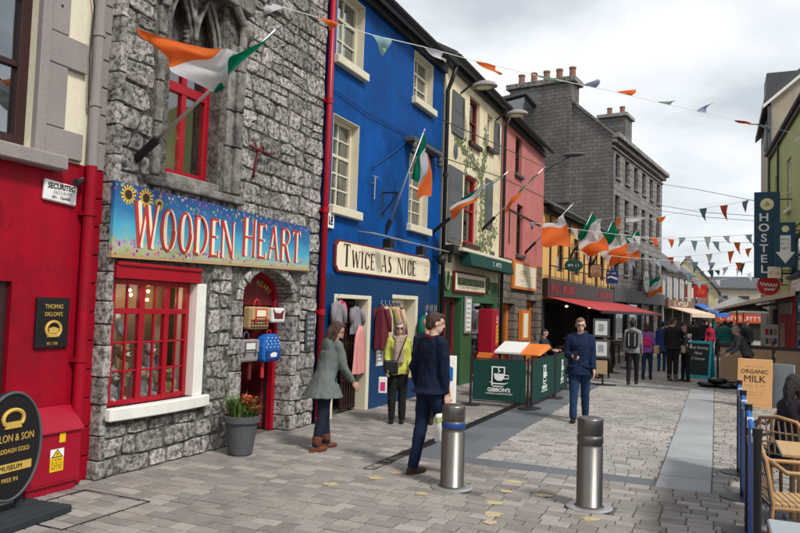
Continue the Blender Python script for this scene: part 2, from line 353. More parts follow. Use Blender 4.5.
def sign_word(mb, word, y, z, hgt, d0, d1, widths=1.0, t=.16, h=.07, s=.12, gap=.18, big_first=1.25):
    """word set on a facade: letters are prisms between depths d0 and d1; returns end y"""
    W = dict(T=.6, W=1.0, I=.26, C=.66, E=.52, A=.72, S=.5, N=.72, O=.7, D=.7, H=.7, R=.66)
    for i, ch in enumerate(word):
        if ch == ' ': y += hgt * .42 * widths; continue
        hh = hgt * (big_first if (i == 0 or word[i - 1] == ' ') else 1.0)
        polys, w = glyph(ch, W[ch] * widths, t, h, s); k_ = 0
        for pl in polys:
            pts = [(y + x * hh, z + yy * hh) for x, yy in pl]
            ar = sum(pts[k][0] * pts[(k + 1) % len(pts)][1] - pts[(k + 1) % len(pts)][0] * pts[k][1] for k in range(len(pts)))
            if ar < 0: pts.reverse()
            mb.prism(pts, d0, d1 + 0.0005 * k_); k_ += 1
        y += (w + gap) * hh
    return y
# ------------------------------------------------------------------ palette
P('red_paint', (0.29, 0.0012, 0.014), rough=0.55, var=0.26, scale=1.2, bump=0.2, bscale=9, streak=0.24, col2=(0.24, 0.003, 0.013), spec=0.18, patch=.10)
P('red_gloss', (0.33, 0.003, 0.015), rough=0.38, var=0.12, scale=4, bump=0.05)
P('red_cabinet', (0.32, 0.003, 0.022), rough=0.42, var=0.12, scale=3, bump=0.06, streak=0.08)
P('cream_render', (0.70, 0.64, 0.50), var=0.1, scale=1.6, bump=0.2, bscale=30, streak=0.14)
P('mauve_stone', (0.27, 0.235, 0.23), var=0.13, scale=2.5, bump=0.2, bscale=35, streak=0.14)
P('dark_wood', (0.035, 0.014, 0.013), rough=0.4, var=0.2)
P('blue_wall', (0.001, 0.064, 0.265), rough=0.6, var=0.26, scale=0.9, bump=0.25, bscale=16, streak=0.28, col2=(0.002, 0.05, 0.205), spec=0.13, patch=.15)
P('blue_front_shaded', (0.001, 0.036, 0.115), rough=0.4, var=0.2, scale=1.4, bump=0.12, streak=0.12)  # same blue as the wall above, street-level shade put into the colour
P('cream_paint', (0.72, 0.63, 0.43), rough=0.6, var=0.1, scale=1.2, bump=0.15, bscale=25, streak=0.2, patch=.06)
P('white_frame', (0.66, 0.60, 0.46), rough=0.5, var=0.1, scale=4, bump=0.05, streak=0.1)
P('white_paint', (0.74, 0.72, 0.66), rough=0.55, var=0.1, scale=4, bump=0.1, streak=0.12)
P('pink_wall', (0.50, 0.165, 0.155), rough=0.65, var=0.16, scale=0.9, bump=0.15, streak=0.2, patch=.08)
P('yellow_wall', (0.72, 0.46, 0.16), rough=0.65, var=0.12, scale=0.9, bump=0.15, streak=0.16)
P('green_front', (0.035, 0.105, 0.045), rough=0.45, var=0.18, scale=1.5, bump=0.1, streak=0.12)
P('green_house', (0.34, 0.40, 0.16), rough=0.7, var=0.16, scale=0.8, bump=0.18, streak=0.2)
P('teal_dark', (0.01, 0.07, 0.065), rough=0.45, var=0.15)
P('hostel_blue', (0.012, 0.055, 0.10), rough=0.5, var=0.1)
P('green_canvas', (0.003, 0.042, 0.034), rough=0.7, var=0.14, scale=3, bump=0.15, bscale=8)
P('slate', (0.075, 0.078, 0.085), rough=0.6, var=0.25, scale=3, bump=0.4, bscale=14, streak=0.15)
P('dark_metal', (0.018, 0.018, 0.02), rough=0.45, var=0.2, metal=0.0)
P('black_paint', (0.012, 0.011, 0.012), rough=0.32, var=0.15)
P('grey_shutter', (0.10, 0.105, 0.11), rough=0.7, var=0.2, scale=3, streak=0.2)
P('orange_wood', (0.62, 0.17, 0.025), rough=0.45, var=0.15, scale=4)
P('maroon', (0.13, 0.012, 0.015), rough=0.5, var=0.15)
P('sign_cream', (0.78, 0.70, 0.52), rough=0.6, var=0.06, scale=3, bump=0.05)
P('ink_brown', (0.045, 0.018, 0.012), rough=0.6, bump=0)
P('ink_black', (0.015, 0.014, 0.014), rough=0.6, bump=0)
P('gold', (0.55, 0.36, 0.08), rough=0.42, var=0.15, bump=0.0)
P('steel', (0.165, 0.155, 0.142), rough=0.36, var=0.16, scale=5, bump=0.03, bscale=90, metal=0.85, streak=0.18)
P('steel_light', (0.5, 0.5, 0.49), rough=0.4, var=0.15, metal=0.7, bump=0.05)
P('blue_band', (0.01, 0.05, 0.22), rough=0.5)
P('rust', (0.12, 0.018, 0.018), rough=0.8, var=0.25, scale=12)
P('white_letter', (0.78, 0.78, 0.76), rough=0.6, bump=0, var=0.05)
P('terracotta', (0.24, 0.12, 0.08), rough=0.8, var=0.2, scale=6)
P('pot_grey', (0.075, 0.08, 0.088), rough=0.6, var=0.2, scale=7, streak=0.1)
P('leaf', (0.09, 0.17, 0.035), rough=0.55, var=0.35, scale=14, island=0.35)
P('flower', (0.45, 0.07, 0.03), rough=0.6, var=0.3, scale=20, island=0.4)
P('straw', (0.46, 0.30, 0.145), rough=0.8, var=0.2, scale=20, bump=0.5, bscale=70)
P('light_wood', (0.62, 0.33, 0.135), rough=0.5, var=0.14, scale=3, bump=0.1)
P('screen_wood', (0.42, 0.285, 0.175), rough=0.6, var=0.18, scale=2, bump=0.12)
P('bamboo', (0.36, 0.20, 0.075), rough=0.45, var=0.2, scale=9)
P('table_grey', (0.30, 0.34, 0.37), rough=0.4, var=0.12, scale=4)
P('red_awning', (0.42, 0.05, 0.055), rough=0.8, var=0.14, scale=1.5, streak=0.1)
P('beige_awning', (0.62, 0.48, 0.36), rough=0.8, var=0.1, scale=1.5, streak=0.1)
P('blue_awning', (0.008, 0.11, 0.40), rough=0.7, var=0.1)
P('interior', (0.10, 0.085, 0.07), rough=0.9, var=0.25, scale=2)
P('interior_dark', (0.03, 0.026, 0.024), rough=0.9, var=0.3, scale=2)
P('warm_back', (0.42, 0.30, 0.17), rough=0.8, var=0.2, scale=3)
P('curtain', (0.62, 0.64, 0.62), rough=0.9, var=0.12, scale=8)
P('blue_cloth', (0.008, 0.085, 0.40), rough=0.5, var=0.2, scale=8)
P('yellow_sticker', (0.75, 0.48, 0.01), rough=0.5, bump=0, var=0.05)
P('pale_yellow', (0.78, 0.70, 0.42), rough=0.7, var=0.1, scale=0.7, streak=0.12)
P('pale_stone', (0.40, 0.34, 0.27), rough=0.85, var=0.2, scale=1.2, streak=0.2)
P('brown_fascia', (0.16, 0.085, 0.06), rough=0.6)
P('red_sign', (0.50, 0.02, 0.02), rough=0.5, var=0.12)
P('orange_red', (0.60, 0.08, 0.02), rough=0.6, var=0.12)
P('chalk_black', (0.02, 0.028, 0.032), rough=0.8, var=0.3, scale=6)
P('teal_frame', (0.03, 0.38, 0.48), rough=0.5, var=0.12)
P('vine_paint', (0.17, 0.20, 0.10), rough=0.7, bump=0, var=0.3, scale=9)
P('paper', (0.66, 0.66, 0.62), rough=0.7, bump=0, var=0.06)
stone_mat('rubble', (0.46, 0.43, 0.40), (0.055, 0.05, 0.045), scale=16, island=0.32, cut=(0.385, 0.575), bump=0.7)
stone_mat('dressed', (0.33, 0.31, 0.285), (0.15, 0.14, 0.13), scale=9, island=0.2, bump=0.5, cut=(0.32, 0.58))
stone_mat('carved', (0.27, 0.25, 0.23), (0.06, 0.055, 0.05), scale=6, island=0.15, bump=0.7, cut=(0.36, 0.6))
stone_mat('mortar', (0.21, 0.19, 0.17), (0.05, 0.045, 0.04), scale=14, island=0.0, bump=0.8)
P('paver', (0.235, 0.212, 0.192), rough=0.82, var=0.26, scale=1.1, bump=0.5, bscale=45, island=0.14, fine=0.26, spots=.22)
P('paver_pale', (0.31, 0.29, 0.268), rough=0.8, var=0.2, scale=1.1, bump=0.45, bscale=45, island=0.12, fine=0.24, spots=.22)
P('sett', (0.265, 0.245, 0.222), rough=0.82, var=0.2, scale=1.0, bump=0.35, bscale=45, island=0.26, fine=0.16)
P('slab_blue', (0.285, 0.293, 0.305), rough=0.6, var=0.22, scale=1.4, bump=0.3, bscale=40, island=0.16, fine=0.24)
P('slab_dark', (0.115, 0.125, 0.14), rough=0.6, var=0.18, scale=1.4, bump=0.2, bscale=40, island=0.12, fine=0.14)
P('joint', (0.115, 0.105, 0.094), rough=0.95, var=0.3, scale=5, bump=0.3)
P('yellow_mark', (0.44, 0.36, 0.21), rough=0.8, bump=0.3, var=0.4, scale=22, fine=.3)
brick_mat('far_setts', (0.30, 0.28, 0.26), (0.24, 0.225, 0.21), (0.11, 0.10, 0.09), 0.3, 0.16, 0.012, 0.3, 'XY', 0.14)
brick_mat('grey_ashlar', (0.27, 0.258, 0.25), (0.205, 0.195, 0.188), (0.085, 0.08, 0.075), 0.75, 0.32, 0.02, 0.6, 'YZ', 0.26)
brick_mat('grey_gable', (0.185, 0.172, 0.163), (0.14, 0.13, 0.124), (0.105, 0.098, 0.092), 0.46, 0.2, 0.016, 0.8, 'XZ', 0.42)
brick_mat('brown_stone', (0.22, 0.185, 0.155), (0.12, 0.10, 0.085), (0.075, 0.065, 0.055), 0.5, 0.24, 0.022, 0.9, 'YZ', 0.28)
glass_mat('glass'); glass_mat('glass_bright', (0.7, 0.75, 0.76), 0.22)
glass_mat('glass_clear', (0.9, 0.92, 0.92), 0.03)
emit_mat('bulb', (1.0, 0.66, 0.30), 30.0); emit_mat('lamp_glow', (1.0, 0.72, 0.36), 2.5)

def struct(o): o['kind'] = 'structure'; return o

# ------------------------------------------------------------------ ground
gmb = MB(); gmb.quad((-400, -200, -0.03), (400, -200, -0.03), (400, 900, -0.03), (-400, 900, -0.03))
ground = struct(gmb.build('ground', 'joint'))
fmb = MB(); fmb.quad((-9.5, 26.0, 0.0), (6, 26.0, 0.0), (14, 130, 0.0), (-5, 130, 0.0))
struct(fmb.build('far_street', 'far_setts'))
pav = struct(MB().box(-6.6, 3.5, -4, 26.0, -0.026, -0.012).build('pavement', 'joint'))
# every paving unit is a bevelled block; the nearest in view are parts of their own
def in_frame(x, y, z=0.0, margin=0.0):
    c = cam.matrix_world.inverted() @ Vector((x, y, z))
    if c.z > -0.3: return False
    px = 400 + 710 * c.x / -c.z; py = 266.5 - 710 * c.y / -c.z
    return -margin < px < 800 + margin and -margin < py < 533 + margin
CAMI = cam.matrix_world.inverted()
class Pav:
    def __init__(s): s.items = []
    def put(s, x0, x1, y0, y1, mat, h=None, j=0.006): s.items.append((x0 + j, x1 - j, y0 + j, y1 - j, mat, random.uniform(-0.0025, 0.0035) if h is None else h))
pv = Pav(); rnd = random.Random(11)
def course_field(xa, xb, ya, yb, bl, bw, mat, alt=None, altp=0.0, skip=None):
    y = ya; r = 0
    while y < yb - 0.02:
        w = min(bw * rnd.uniform(0.9, 1.1), yb - y)
        if yb - y - w < bw * 0.4: w = yb - y
        x = xa - rnd.uniform(0, bl)
        while x < xb:
            l = bl * rnd.choice((0.75, 1.0, 1.0, 1.15)); a, b = max(x, xa), min(x + l, xb)
            if b - a > 0.05 and not (skip and skip((a + b) / 2, y + w / 2)):
                m = mat
                if alt and rnd.random() < altp * (0.4 + 1.4 * max(0, mnoise.noise(Vector(((a + b) * .45, y * .9, 3.3))) + .35)): m = alt
                pv.put(a, b, y, y + w, m)
            x += l
        y += w
boll = [(-2.56, 7.30), (-1.12, 7.28)]
def near_boll(x, y): return any(hypot(x - a, y - b) < 0.23 for a, b in boll)
course_field(-6.5, 3.0, 2.6, 8.56, 0.235, 0.158, 'paver', 'sett', 0.5, near_boll)                 # foreground apron
course_field(-6.1, -3.79, 8.56, 26.0, 0.235, 0.158, 'paver', 'sett', 0.3)                              # left footway
course_field(-2.84, -0.62, 8.92, 19.9, 0.20, 0.135, 'paver_pale', 'sett', 0.18)                           # pale carriageway carpet
course_field(-0.03, 2.9, 8.56, 26.0, 0.23, 0.125, 'sett', 'paver_pale', 0.12)                                # right-hand setts
course_field(-3.55, -0.03, 20.45, 26.0, 0.23, 0.15, 'paver_pale', 'sett', 0.3)
def slabs(x0, x1, ya, yb, L, mat):
    y = ya
    while y < yb - 0.05:
        l = min(L * rnd.uniform(0.9, 1.15), yb - y); pv.put(x0, x1, y, y + l, mat, j=0.006); y += l
slabs(-0.62, -0.03, 8.56, 20.45, 0.66, 'slab_blue')
slabs(-3.63, -3.2, 8.56, 20.0, 0.7, 'slab_dark'); slabs(-3.2, -2.84, 8.92, 20.0, 0.62, 'slab_dark')
x = -3.2
while x < -0.66:
    l = min(0.64, -0.62 - x); pv.put(x, x + l, 8.56, 8.92, 'slab_dark', j=0.004); x += l
x = -3.55
while x < -0.66:
    l = min(0.7, -0.62 - x); pv.put(x, x + l, 20.0 if x < -2.84 else 19.9, 20.45, 'slab_dark', j=0.004); x += l
def size_px(it):
    x, y = (it[0] + it[1]) / 2, (it[2] + it[3]) / 2
    if not in_frame(x, y, 0, -4): return 0
    d = (CAMI @ Vector((x, y, 0))).length; return (it[1] - it[0]) * (it[3] - it[2]) / d ** 3
def paver_geo(mb, it, e=0.007):
    x0, x1, y0, y1, m, h = it; zt = 0.0 + h; j = lambda: rnd.uniform(-0.003, 0.003)
    a = [(x0 + j(), y0 + j()), (x1 + j(), y0 + j()), (x1 + j(), y1 + j()), (x0 + j(), y1 + j())]; t = rnd.uniform(-0.002, 0.002)
    cx, cy = (x0 + x1) / 2, (y0 + y1) / 2
    def ins(p): return (p[0] + (e if p[0] < cx else -e), p[1] + (e if p[1] < cy else -e))
    b = [ins(p) for p in a]
    vv = [(p[0], p[1], -0.028) for p in a] + [(p[0], p[1], zt - e * 0.7) for p in a] + [(p[0], p[1], zt + (t if i in (1, 2) else -t)) for i, p in enumerate(b)]
    ff = [(8, 9, 10, 11)] + [(i, (i + 1) % 4, 4 + (i + 1) % 4, 4 + i) for i in range(4)] + [(4 + i, 4 + (i + 1) % 4, 8 + (i + 1) % 4, 8 + i) for i in range(4)]
    mb.add(vv, ff)
order = sorted(range(len(pv.items)), key=lambda i: -size_px(pv.items[i]))
solo = set(order[:300]); rest = {}
for i, it in enumerate(pv.items):
    if i in solo:
        c = ((it[0] + it[1]) / 2, (it[2] + it[3]) / 2, 0); mb = MB(c); paver_geo(mb, it); o = mb.build('paving_block' if 'slab' not in it[4] else 'paving_slab', it[4], pav); o.location = c
    else: paver_geo(rest.setdefault(it[4], MB()), it)
for m, mb in rest.items(): mb.build('paving_block_field', m, pav, kind='stuff')
# drainage channel with its slotted iron grate
dr = thing('drain_channel', 'narrow dark iron drainage channel running along the left footway', 'drain', (-3.7, 12, 0))
for k in range(18):
    y0 = 7.6 + k * 0.7; mb = MB((-3.7, 12, 0)); mb.box(-3.785, -3.765, y0, y0 + .692, -.02, .004); mb.box(-3.655, -3.635, y0, y0 + .692, -.02, .004)
    for q in range(14): mb.box(-3.765, -3.655, y0 + q * .05, y0 + q * .05 + .022, -.018, .002)
    mb.build('grate', 'dark_metal', dr)
ac = thing('access_cover', 'thin rectangular outline of a paved access cover near the red cabinet', 'cover', (-5.3, 5.0, 0))
for x0, x1, y0, y1 in ((-5.70, -4.86, 5.28, 5.295), (-4.875, -4.86, 4.3, 5.279), (-5.70, -5.685, 4.85, 5.279), (-5.2, -4.876, 4.3, 4.315)): MB((-5.3, 5.0, 0)).box(x0, x1, y0, y1, -.01, .0055).build('edge_strip', 'dark_metal', ac)
# worn yellow paint marks of a utility survey on the apron
for i, (x, y, a, sx, sy) in enumerate([(-3.35, 7.6, .1, .13, .07), (-3.45, 7.25, .3, .15, .07), (-2.05, 7.9, .2, .16, .07), (-2.02, 7.45, -.2, .12, .06), (-1.62, 7.5, .1, .13, .05), (-2.0, 6.95, .1, .15, .08), (-1.9, 6.55, .4, .17, .09), (-1.85, 6.3, 0, .12, .05), (-1.05, 6.88, .2, .14, .04), (-3.75, 6.75, .2, .14, .07), (-2.75, 6.9, .3, .12, .08)]):
    mb = MB(); n = 22; pts = []
    for k in range(n):
        an = 2 * pi * k / n; r = 1 + .5 * mnoise.noise(Vector((cos(an) * 1.6 + i * 5, sin(an) * 1.6, i))); u, v = sx * .58 * r * cos(an), sx * .46 * r * sin(an); pts.append((x + u * cos(a) - v * sin(a), y + u * sin(a) + v * cos(a)))
    mb.prism(pts, 0.003, 0.0052, 'z'); mb.build('paint_mark', 'yellow_mark', pav)

# ------------------------------------------------------------------ building helpers (local x out of the facade, y along the street, z up)
def wall_geo(mb, x, y0, y1, z0, z1, holes, depth=0.25):
    ys = sorted({y0, y1, *[h[0] for h in holes], *[h[1] for h in holes]}); zs = sorted({z0, z1, *[h[2] for h in holes], *[h[3] for h in holes]})
    ys = [v for v in ys if y0 <= v <= y1]; zs = [v for v in zs if z0 <= v <= z1]
    for i in range(len(ys) - 1):
        for k in range(len(zs) - 1):
            cy, cz = (ys[i] + ys[i + 1]) / 2, (zs[k] + zs[k + 1]) / 2
            if any(h[0] < cy < h[1] and h[2] < cz < h[3] for h in holes): continue
            mb.quad((x, ys[i], zs[k]), (x, ys[i + 1], zs[k]), (x, ys[i + 1], zs[k + 1]), (x, ys[i], zs[k + 1]))
    for h in holes:
        a, b, c, d = h[:4]; dp = h[4] if len(h) > 4 else depth; xi = x - dp
        mb.quad((x, a, c), (xi, a, c), (xi, a, d), (x, a, d)); mb.quad((x, b, c), (x, b, d), (xi, b, d), (xi, b, c))
        mb.quad((x, a, d), (xi, a, d), (xi, b, d), (x, b, d))
        if c > z0 + 1e-6: mb.quad((x, a, c), (x, b, c), (xi, b, c), (xi, a, c))
def shell(mb, x, y0, y1, z0, z1, back):
    mb.quad((x, y0, z0), (x, y0, z1), (x - back, y0, z1), (x - back, y0, z0)); mb.quad((x, y1, z0), (x - back, y1, z0), (x - back, y1, z1), (x, y1, z1))
    mb.quad((x - back, y0, z0), (x - back, y0, z1), (x - back, y1, z1), (x - back, y1, z0)); mb.quad((x, y0, z1), (x, y1, z1), (x - back, y1, z1), (x - back, y0, z1))
def sash(root, o, y0, y1, z0, z1, xo, depth, fm, nx=2, rows=(2, 2), fw=.07, bar=.025, glass='glass', curtain=None, sill=None, sillm=None, name='window', sillz=.12, sillout=.1):
    """sash window set back in its opening: frame with glazing bars > panes, sill"""
    xi = xo - depth; mb = MB(o); tot = sum(rows)
    mb.box(xi - .06, xi + .03, y0, y0 + fw, z0, z1); mb.box(xi - .06, xi + .03, y1 - fw, y1, z0, z1)
    mb.box(xi - .06, xi + .028, y0 + fw, y1 - fw, z1 - fw, z1); mb.box(xi - .06, xi + .028, y0 + fw, y1 - fw, z0, z0 + fw)
    ya, yb, za, zb = y0 + fw, y1 - fw, z0 + fw, z1 - fw; H = zb - za; zsplit = za; panes = []
    for si, r in enumerate(rows):
        zc, zd = zsplit, zsplit + H * r / tot
        if si: mb.box(xi - .045, xi + .02, ya, yb, zc - .028, zc + .028)
        c0 = zc + (.028 if si else 0); c1 = zd - (.028 if si < len(rows) - 1 else 0)
        for i in range(nx):
            for k in range(r):
                p = (ya + (yb - ya) * i / nx + (bar / 2 if i else 0), ya + (yb - ya) * (i + 1) / nx - (bar / 2 if i < nx - 1 else 0), c0 + (c1 - c0) * k / r + (bar / 2 if k else 0), c0 + (c1 - c0) * (k + 1) / r - (bar / 2 if k < r - 1 else 0)); panes.append(p)
        for i in range(1, nx): yy = ya + (yb - ya) * i / nx; mb.box(xi - .03, xi + .012, yy - bar / 2, yy + bar / 2, c0, c1)
        for k in range(1, r):
            zz = c0 + (c1 - c0) * k / r
            for i in range(nx): mb.box(xi - .028, xi + .01, ya + (yb - ya) * i / nx + (bar / 2 if i else 0), ya + (yb - ya) * (i + 1) / nx - (bar / 2 if i < nx - 1 else 0), zz - bar / 2, zz + bar / 2)
        zsplit = zd
    w = mb.build(name, fm, root, bev=.004)
    for p in panes:      # old panes sit a little out of true
        a_, b_, c_, d_ = p[0] - .002, p[1] + .002, p[2] - .002, p[3] + .002; t_ = [random.uniform(-.006, .006) for _ in range(3)]; t_.append(t_[0] + t_[2] - t_[1])
        MB(o).hexa([(xi - .026 + t_[0], a_, c_), (xi - .02 + t_[0], a_, c_), (xi - .02 + t_[1], b_, c_), (xi - .026 + t_[1], b_, c_), (xi - .026 + t_[3], a_, d_), (xi - .02 + t_[3], a_, d_), (xi - .02 + t_[2], b_, d_), (xi - .026 + t_[2], b_, d_)]).build('pane', glass, w)
    if curtain:
        c = MB(o); n = 28
        for i in range(n):
            a, b = y0 + (y1 - y0) * i / n, y0 + (y1 - y0) * (i + 1) / n; xa = xi - .14 + .02 * sin(i * 2.1); xb = xi - .14 + .02 * sin((i + 1) * 2.1)
            c.quad((xa, a, z0 + curtain * (z1 - z0)), (xb, b, z0 + curtain * (z1 - z0)), (xb, b, z1), (xa, a, z1))
        c.build('curtain', 'curtain', w, smooth=True)
    if sill: MB(o).box(xi + .03, xo + sillout, y0 - sill, y1 + sill, z0 - sillz, z0 - .002).build('sill', sillm or fm, w, bev=.012)
    return w
def gutter_roof(root, o, y0, y1, z, over=.28, rise=2.6, back=4.5, mat='slate', fascia='dark_metal', gut=True):
    r = MB(o); r.hexa([(over, y0, z), (-back, y0, z + rise), (-back, y1, z + rise), (over, y1, z), (over, y0, z + .07), (-back, y0, z + rise + .09), (-back, y1, z + rise + .09), (over, y1, z + .07)])
    rf = r.build('roof', mat, root)
    # slate courses on the visible slope
    n = int(back / .3); f = MB(o)
    MB(o).box(.02, .10, y0, y1, z - .22, z - .012).build('fascia', fascia, rf)
    if gut:
        g = MB(o); pts = [(over + .02 + .075 * cos(a), z - .015 + .075 * sin(a)) for a in [pi + pi * k / 6 for k in range(7)]]
        g.prism(pts, y0, y1, 'y'); g.build('gutter', fascia, rf)
    return rf
# ================================================================== RED HOUSE (left edge)
XR = -6.05; O = (0, 4.0, 0)
red = thing('red_building', 'bright red ground floor with cream and mauve upper storey at the left edge', 'building', (XR, 4.0, 0))
w = MB(O); wall_geo(w, 0, 0.5, 5.63, 0, 3.276, [(3.5, 4.62, 0, 2.03)], .16); shell(w, 0, .5, 5.63, 0, 3.276, 4); w.build('lower_wall', 'red_paint', red)
w = MB(O); wall_geo(w, -.002, 0.5, 5.63, 3.276, 8.5, [(3.3, 4.72, 3.325, 5.6)], .16); shell(w, -.002, .5, 5.63, 3.276, 8.5, 4); w.build('upper_wall', 'cream_render', red)
sash(red, O, 3.3, 4.72, 3.325, 5.6, 0, .12, 'dark_wood', nx=1, rows=(1, 1, 1), fw=.11, glass='glass_bright', curtain=0.0)
for a, b, c, d, t in [(4.72, 4.83, 3.30, 6, .07), (4.831, 5.05, 4.535, 5.4, .05), (4.831, 5.29, 4.215, 4.53, .052), (4.831, 5.06, 3.585, 4.21, .05), (4.831, 5.29, 3.298, 3.58, .052)]:
    MB(O).box(-.01, t, a, b, c, d).build('surround_block', 'mauve_stone', red, bev=.008)
for z in (4.92, 4.81): MB(O).tube((.05, 4.94, z), (.056, 4.94, z), .014, n=8).build('vent_hole', 'black_paint', red)
MB(O).box(0, .16, 3.1, 5.04, 3.15, 3.295).build('sill', 'mauve_stone', red, bev=.015)
for k in range(-1, 18):
    z0, z1 = max(.25 + .3 * k, 0) + .006, .25 + .3 * (k + 1) - .006
    if z1 < .02: continue
    MB(O).box(-.01, .035, 5.455, 5.632, z0, z1).build('quoin', 'red_paint' if z1 < 3.3 else 'mauve_stone', red, bev=.008)
mb = MB(O); mb.tube((.085, 5.385, .02), (.085, 5.385, 3.27), .058, n=14)
for z in (1.24, 2.75, .45): mb.tube((.085, 5.385, z), (.085, 5.385, z + .05), .07, n=14); mb.box(0, .06, 5.31, 5.33, z, z + .04); mb.box(0, .05, 5.33, 5.44, z + .005, z + .035)
mb.build('drainpipe', 'red_paint', red, smooth=False)
mb = MB(O); mb.tube((.085, 5.385, 3.272), (.085, 5.385, 7), .055, n=14)
for z in (3.9, 4.65): mb.tube((.085, 5.385, z), (.085, 5.385, z + .05), .066, n=14)
mb.build('drainpipe', 'mauve_stone', red)
mb = MB(O); mb.path([(.05, 5.25, 5.6), (.06, 5.27, 5.2), (.05, 5.33, 4.95), (.06, 5.30, 4.4), (.055, 5.32, 3.9)], .008, 5); mb.build('cable', 'dark_metal', red)
dw = MB(O); dw.box(-.14, -.05, 4.52, 4.62, 0, 2.03); dw.box(-.14, -.05, 3.5, 4.52, 1.93, 2.03); dw.box(-.14, -.06, 3.5, 4.52, 0, .35)
dd = dw.build('door', 'dark_wood', red, bev=.006); MB(O).box(-.11, -.10, 3.5, 4.52, .35, 1.93).build('pane', 'glass_bright', dd)
MB(O).box(-.9, -.85, 3.0, 4.62, 0, 2.2).build('door_lining', 'warm_back', red)

# black wall plaque with a gold crowned ring
pl = thing('wall_plaque', 'black upright plaque with gold ring emblem on the red wall', 'plaque', (XR, 5.07, 1.39)); o = (0, 5.07, 1.39)
MB(o).box(.001, .035, 4.88, 5.26, 1.39, 1.89).build('board', 'black_paint', pl, bev=.006)
for t, s, z in (("THOMAS", .062, 1.80), ("DILLON'S", .058, 1.725), ("EST. 1750", .036, 1.435)): text(t, s, 'gold', pl, (.037, 0, z - 1.39), 'L', sx=.85)
mb = MB(o); n = 20
mb.path([(.045, 5.07 + .085 * cos(a), 1.575 + .078 * sin(a)) for a in [radians(-60 + 300 * k / n) for k in range(n + 1)]], .015, 6)
mb.prism([(5.02, 1.54), (5.12, 1.54), (5.125, 1.585), (5.07, 1.60), (5.015, 1.585)], .037, .055); mb.prism([(5.0, 1.50), (5.14, 1.50), (5.13, 1.545), (5.01, 1.545)], .037, .05)
mb.build('ring_emblem', 'gold', pl, smooth=False)
# alarm company sign and camera
sg = thing('alarm_sign', 'small white alarm company sign on the red wall', 'sign', (XR, 5.07, 2.83)); o = (0, 5.07, 2.83)
MB(o).prism([(4.87, 2.85), (5.26, 2.83), (5.27, 3.03), (4.88, 3.06)], .001, .04).build('panel', 'white_letter', sg, bev=.012)
text('SECURITEC', .078, 'ink_black', sg, (.042, .0, .165), 'L', sx=.82, bold=.002); text('SECURITY', .045, 'mauve_stone', sg, (.042, .02, .105), 'L', sx=.95, sp=1.2); text('091 - 766460', .045, 'ink_black', sg, (.042, 0, .055), 'L', sx=.9)
cc = thing('security_camera', 'small grey bullet camera above the alarm sign', 'camera', (XR, 5.25, 3.05)); o = (0, 5.25, 3.05)
mb = MB(o); mb.tube((.05, 5.30, 3.10), (.17, 5.13, 3.055), .032, n=12); mb.tube((.165, 5.137, 3.057), (.185, 5.11, 3.05), .038, n=12); mb.build('body', 'dark_metal', cc)
MB(o).path([(0, 5.31, 3.12), (.05, 5.31, 3.13), (.07, 5.27, 3.11)], .013, 6).build('bracket', 'steel_light', cc)
MB(o).tube((.18, 5.118, 3.052), (.187, 5.108, 3.0495), .022, n=12).build('lens', 'black_paint', cc)
# electricity cabinet
cb = thing('utility_cabinet', 'red metal electricity cabinet with yellow warning stickers against the wall', 'cabinet', (XR + .12, 5.0, 0)); o = (.12, 5.0, 0)
MB(o).hexa([(.05, 4.72, .08), (.22, 4.72, .08), (.22, 5.33, .08), (.05, 5.33, .08), (.05, 4.72, .79), (.22, 4.72, .575), (.22, 5.33, .575), (.05, 5.33, .79)]).build('body', 'red_cabinet', cb, bev=.008)
MB(o).hexa([(.03, 4.70, .80), (.245, 4.70, .58), (.245, 5.345, .58), (.03, 5.345, .80), (.03, 4.70, .815), (.245, 4.70, .598), (.245, 5.345, .598), (.03, 5.345, .815)]).build('lid', 'red_cabinet', cb, bev=.004)
MB(o).box(.06, .19, 4.75, 5.31, 0, .082).build('plinth', 'red_cabinet', cb)
MB(o).box(.222, .226, 4.76, 5.29, .11, .54).build('door', 'red_cabinet', cb, bev=.003)
MB(o).box(.227, .229, 5.06, 5.13, .485, .575).build('sticker', 'yellow_sticker', cb)
s = MB(o); s.box(.227, .229, 4.965, 5.12, .345, .43); s.build('sticker', 'white_letter', cb)
MB(o).box(.227, .2295, 4.965, 5.12, .215, .344).build('sticker', 'yellow_sticker', cb)
s = MB(o); s.prism([(4.975, .348), (5.11, .348), (5.0425, .428)], .2292, .2302); s.build('warning_triangle', 'ink_black', cb)
s = MB(o); s.prism([(4.993, .357), (5.092, .357), (5.0425, .415)], .2302, .2312); s.build('warning_triangle', 'yellow_sticker', cb)
s = MB(o); s.prism([(5.045, .402), (5.03, .378), (5.043, .38), (5.038, .36), (5.056, .386), (5.044, .384)], .2312, .232); s.build('bolt', 'ink_black', cb)
for i, z in enumerate((.325, .295, .27, .245)): marks(8, .016, .12, 'ink_black', cb, (.1102, .0425, z), 'L', i)
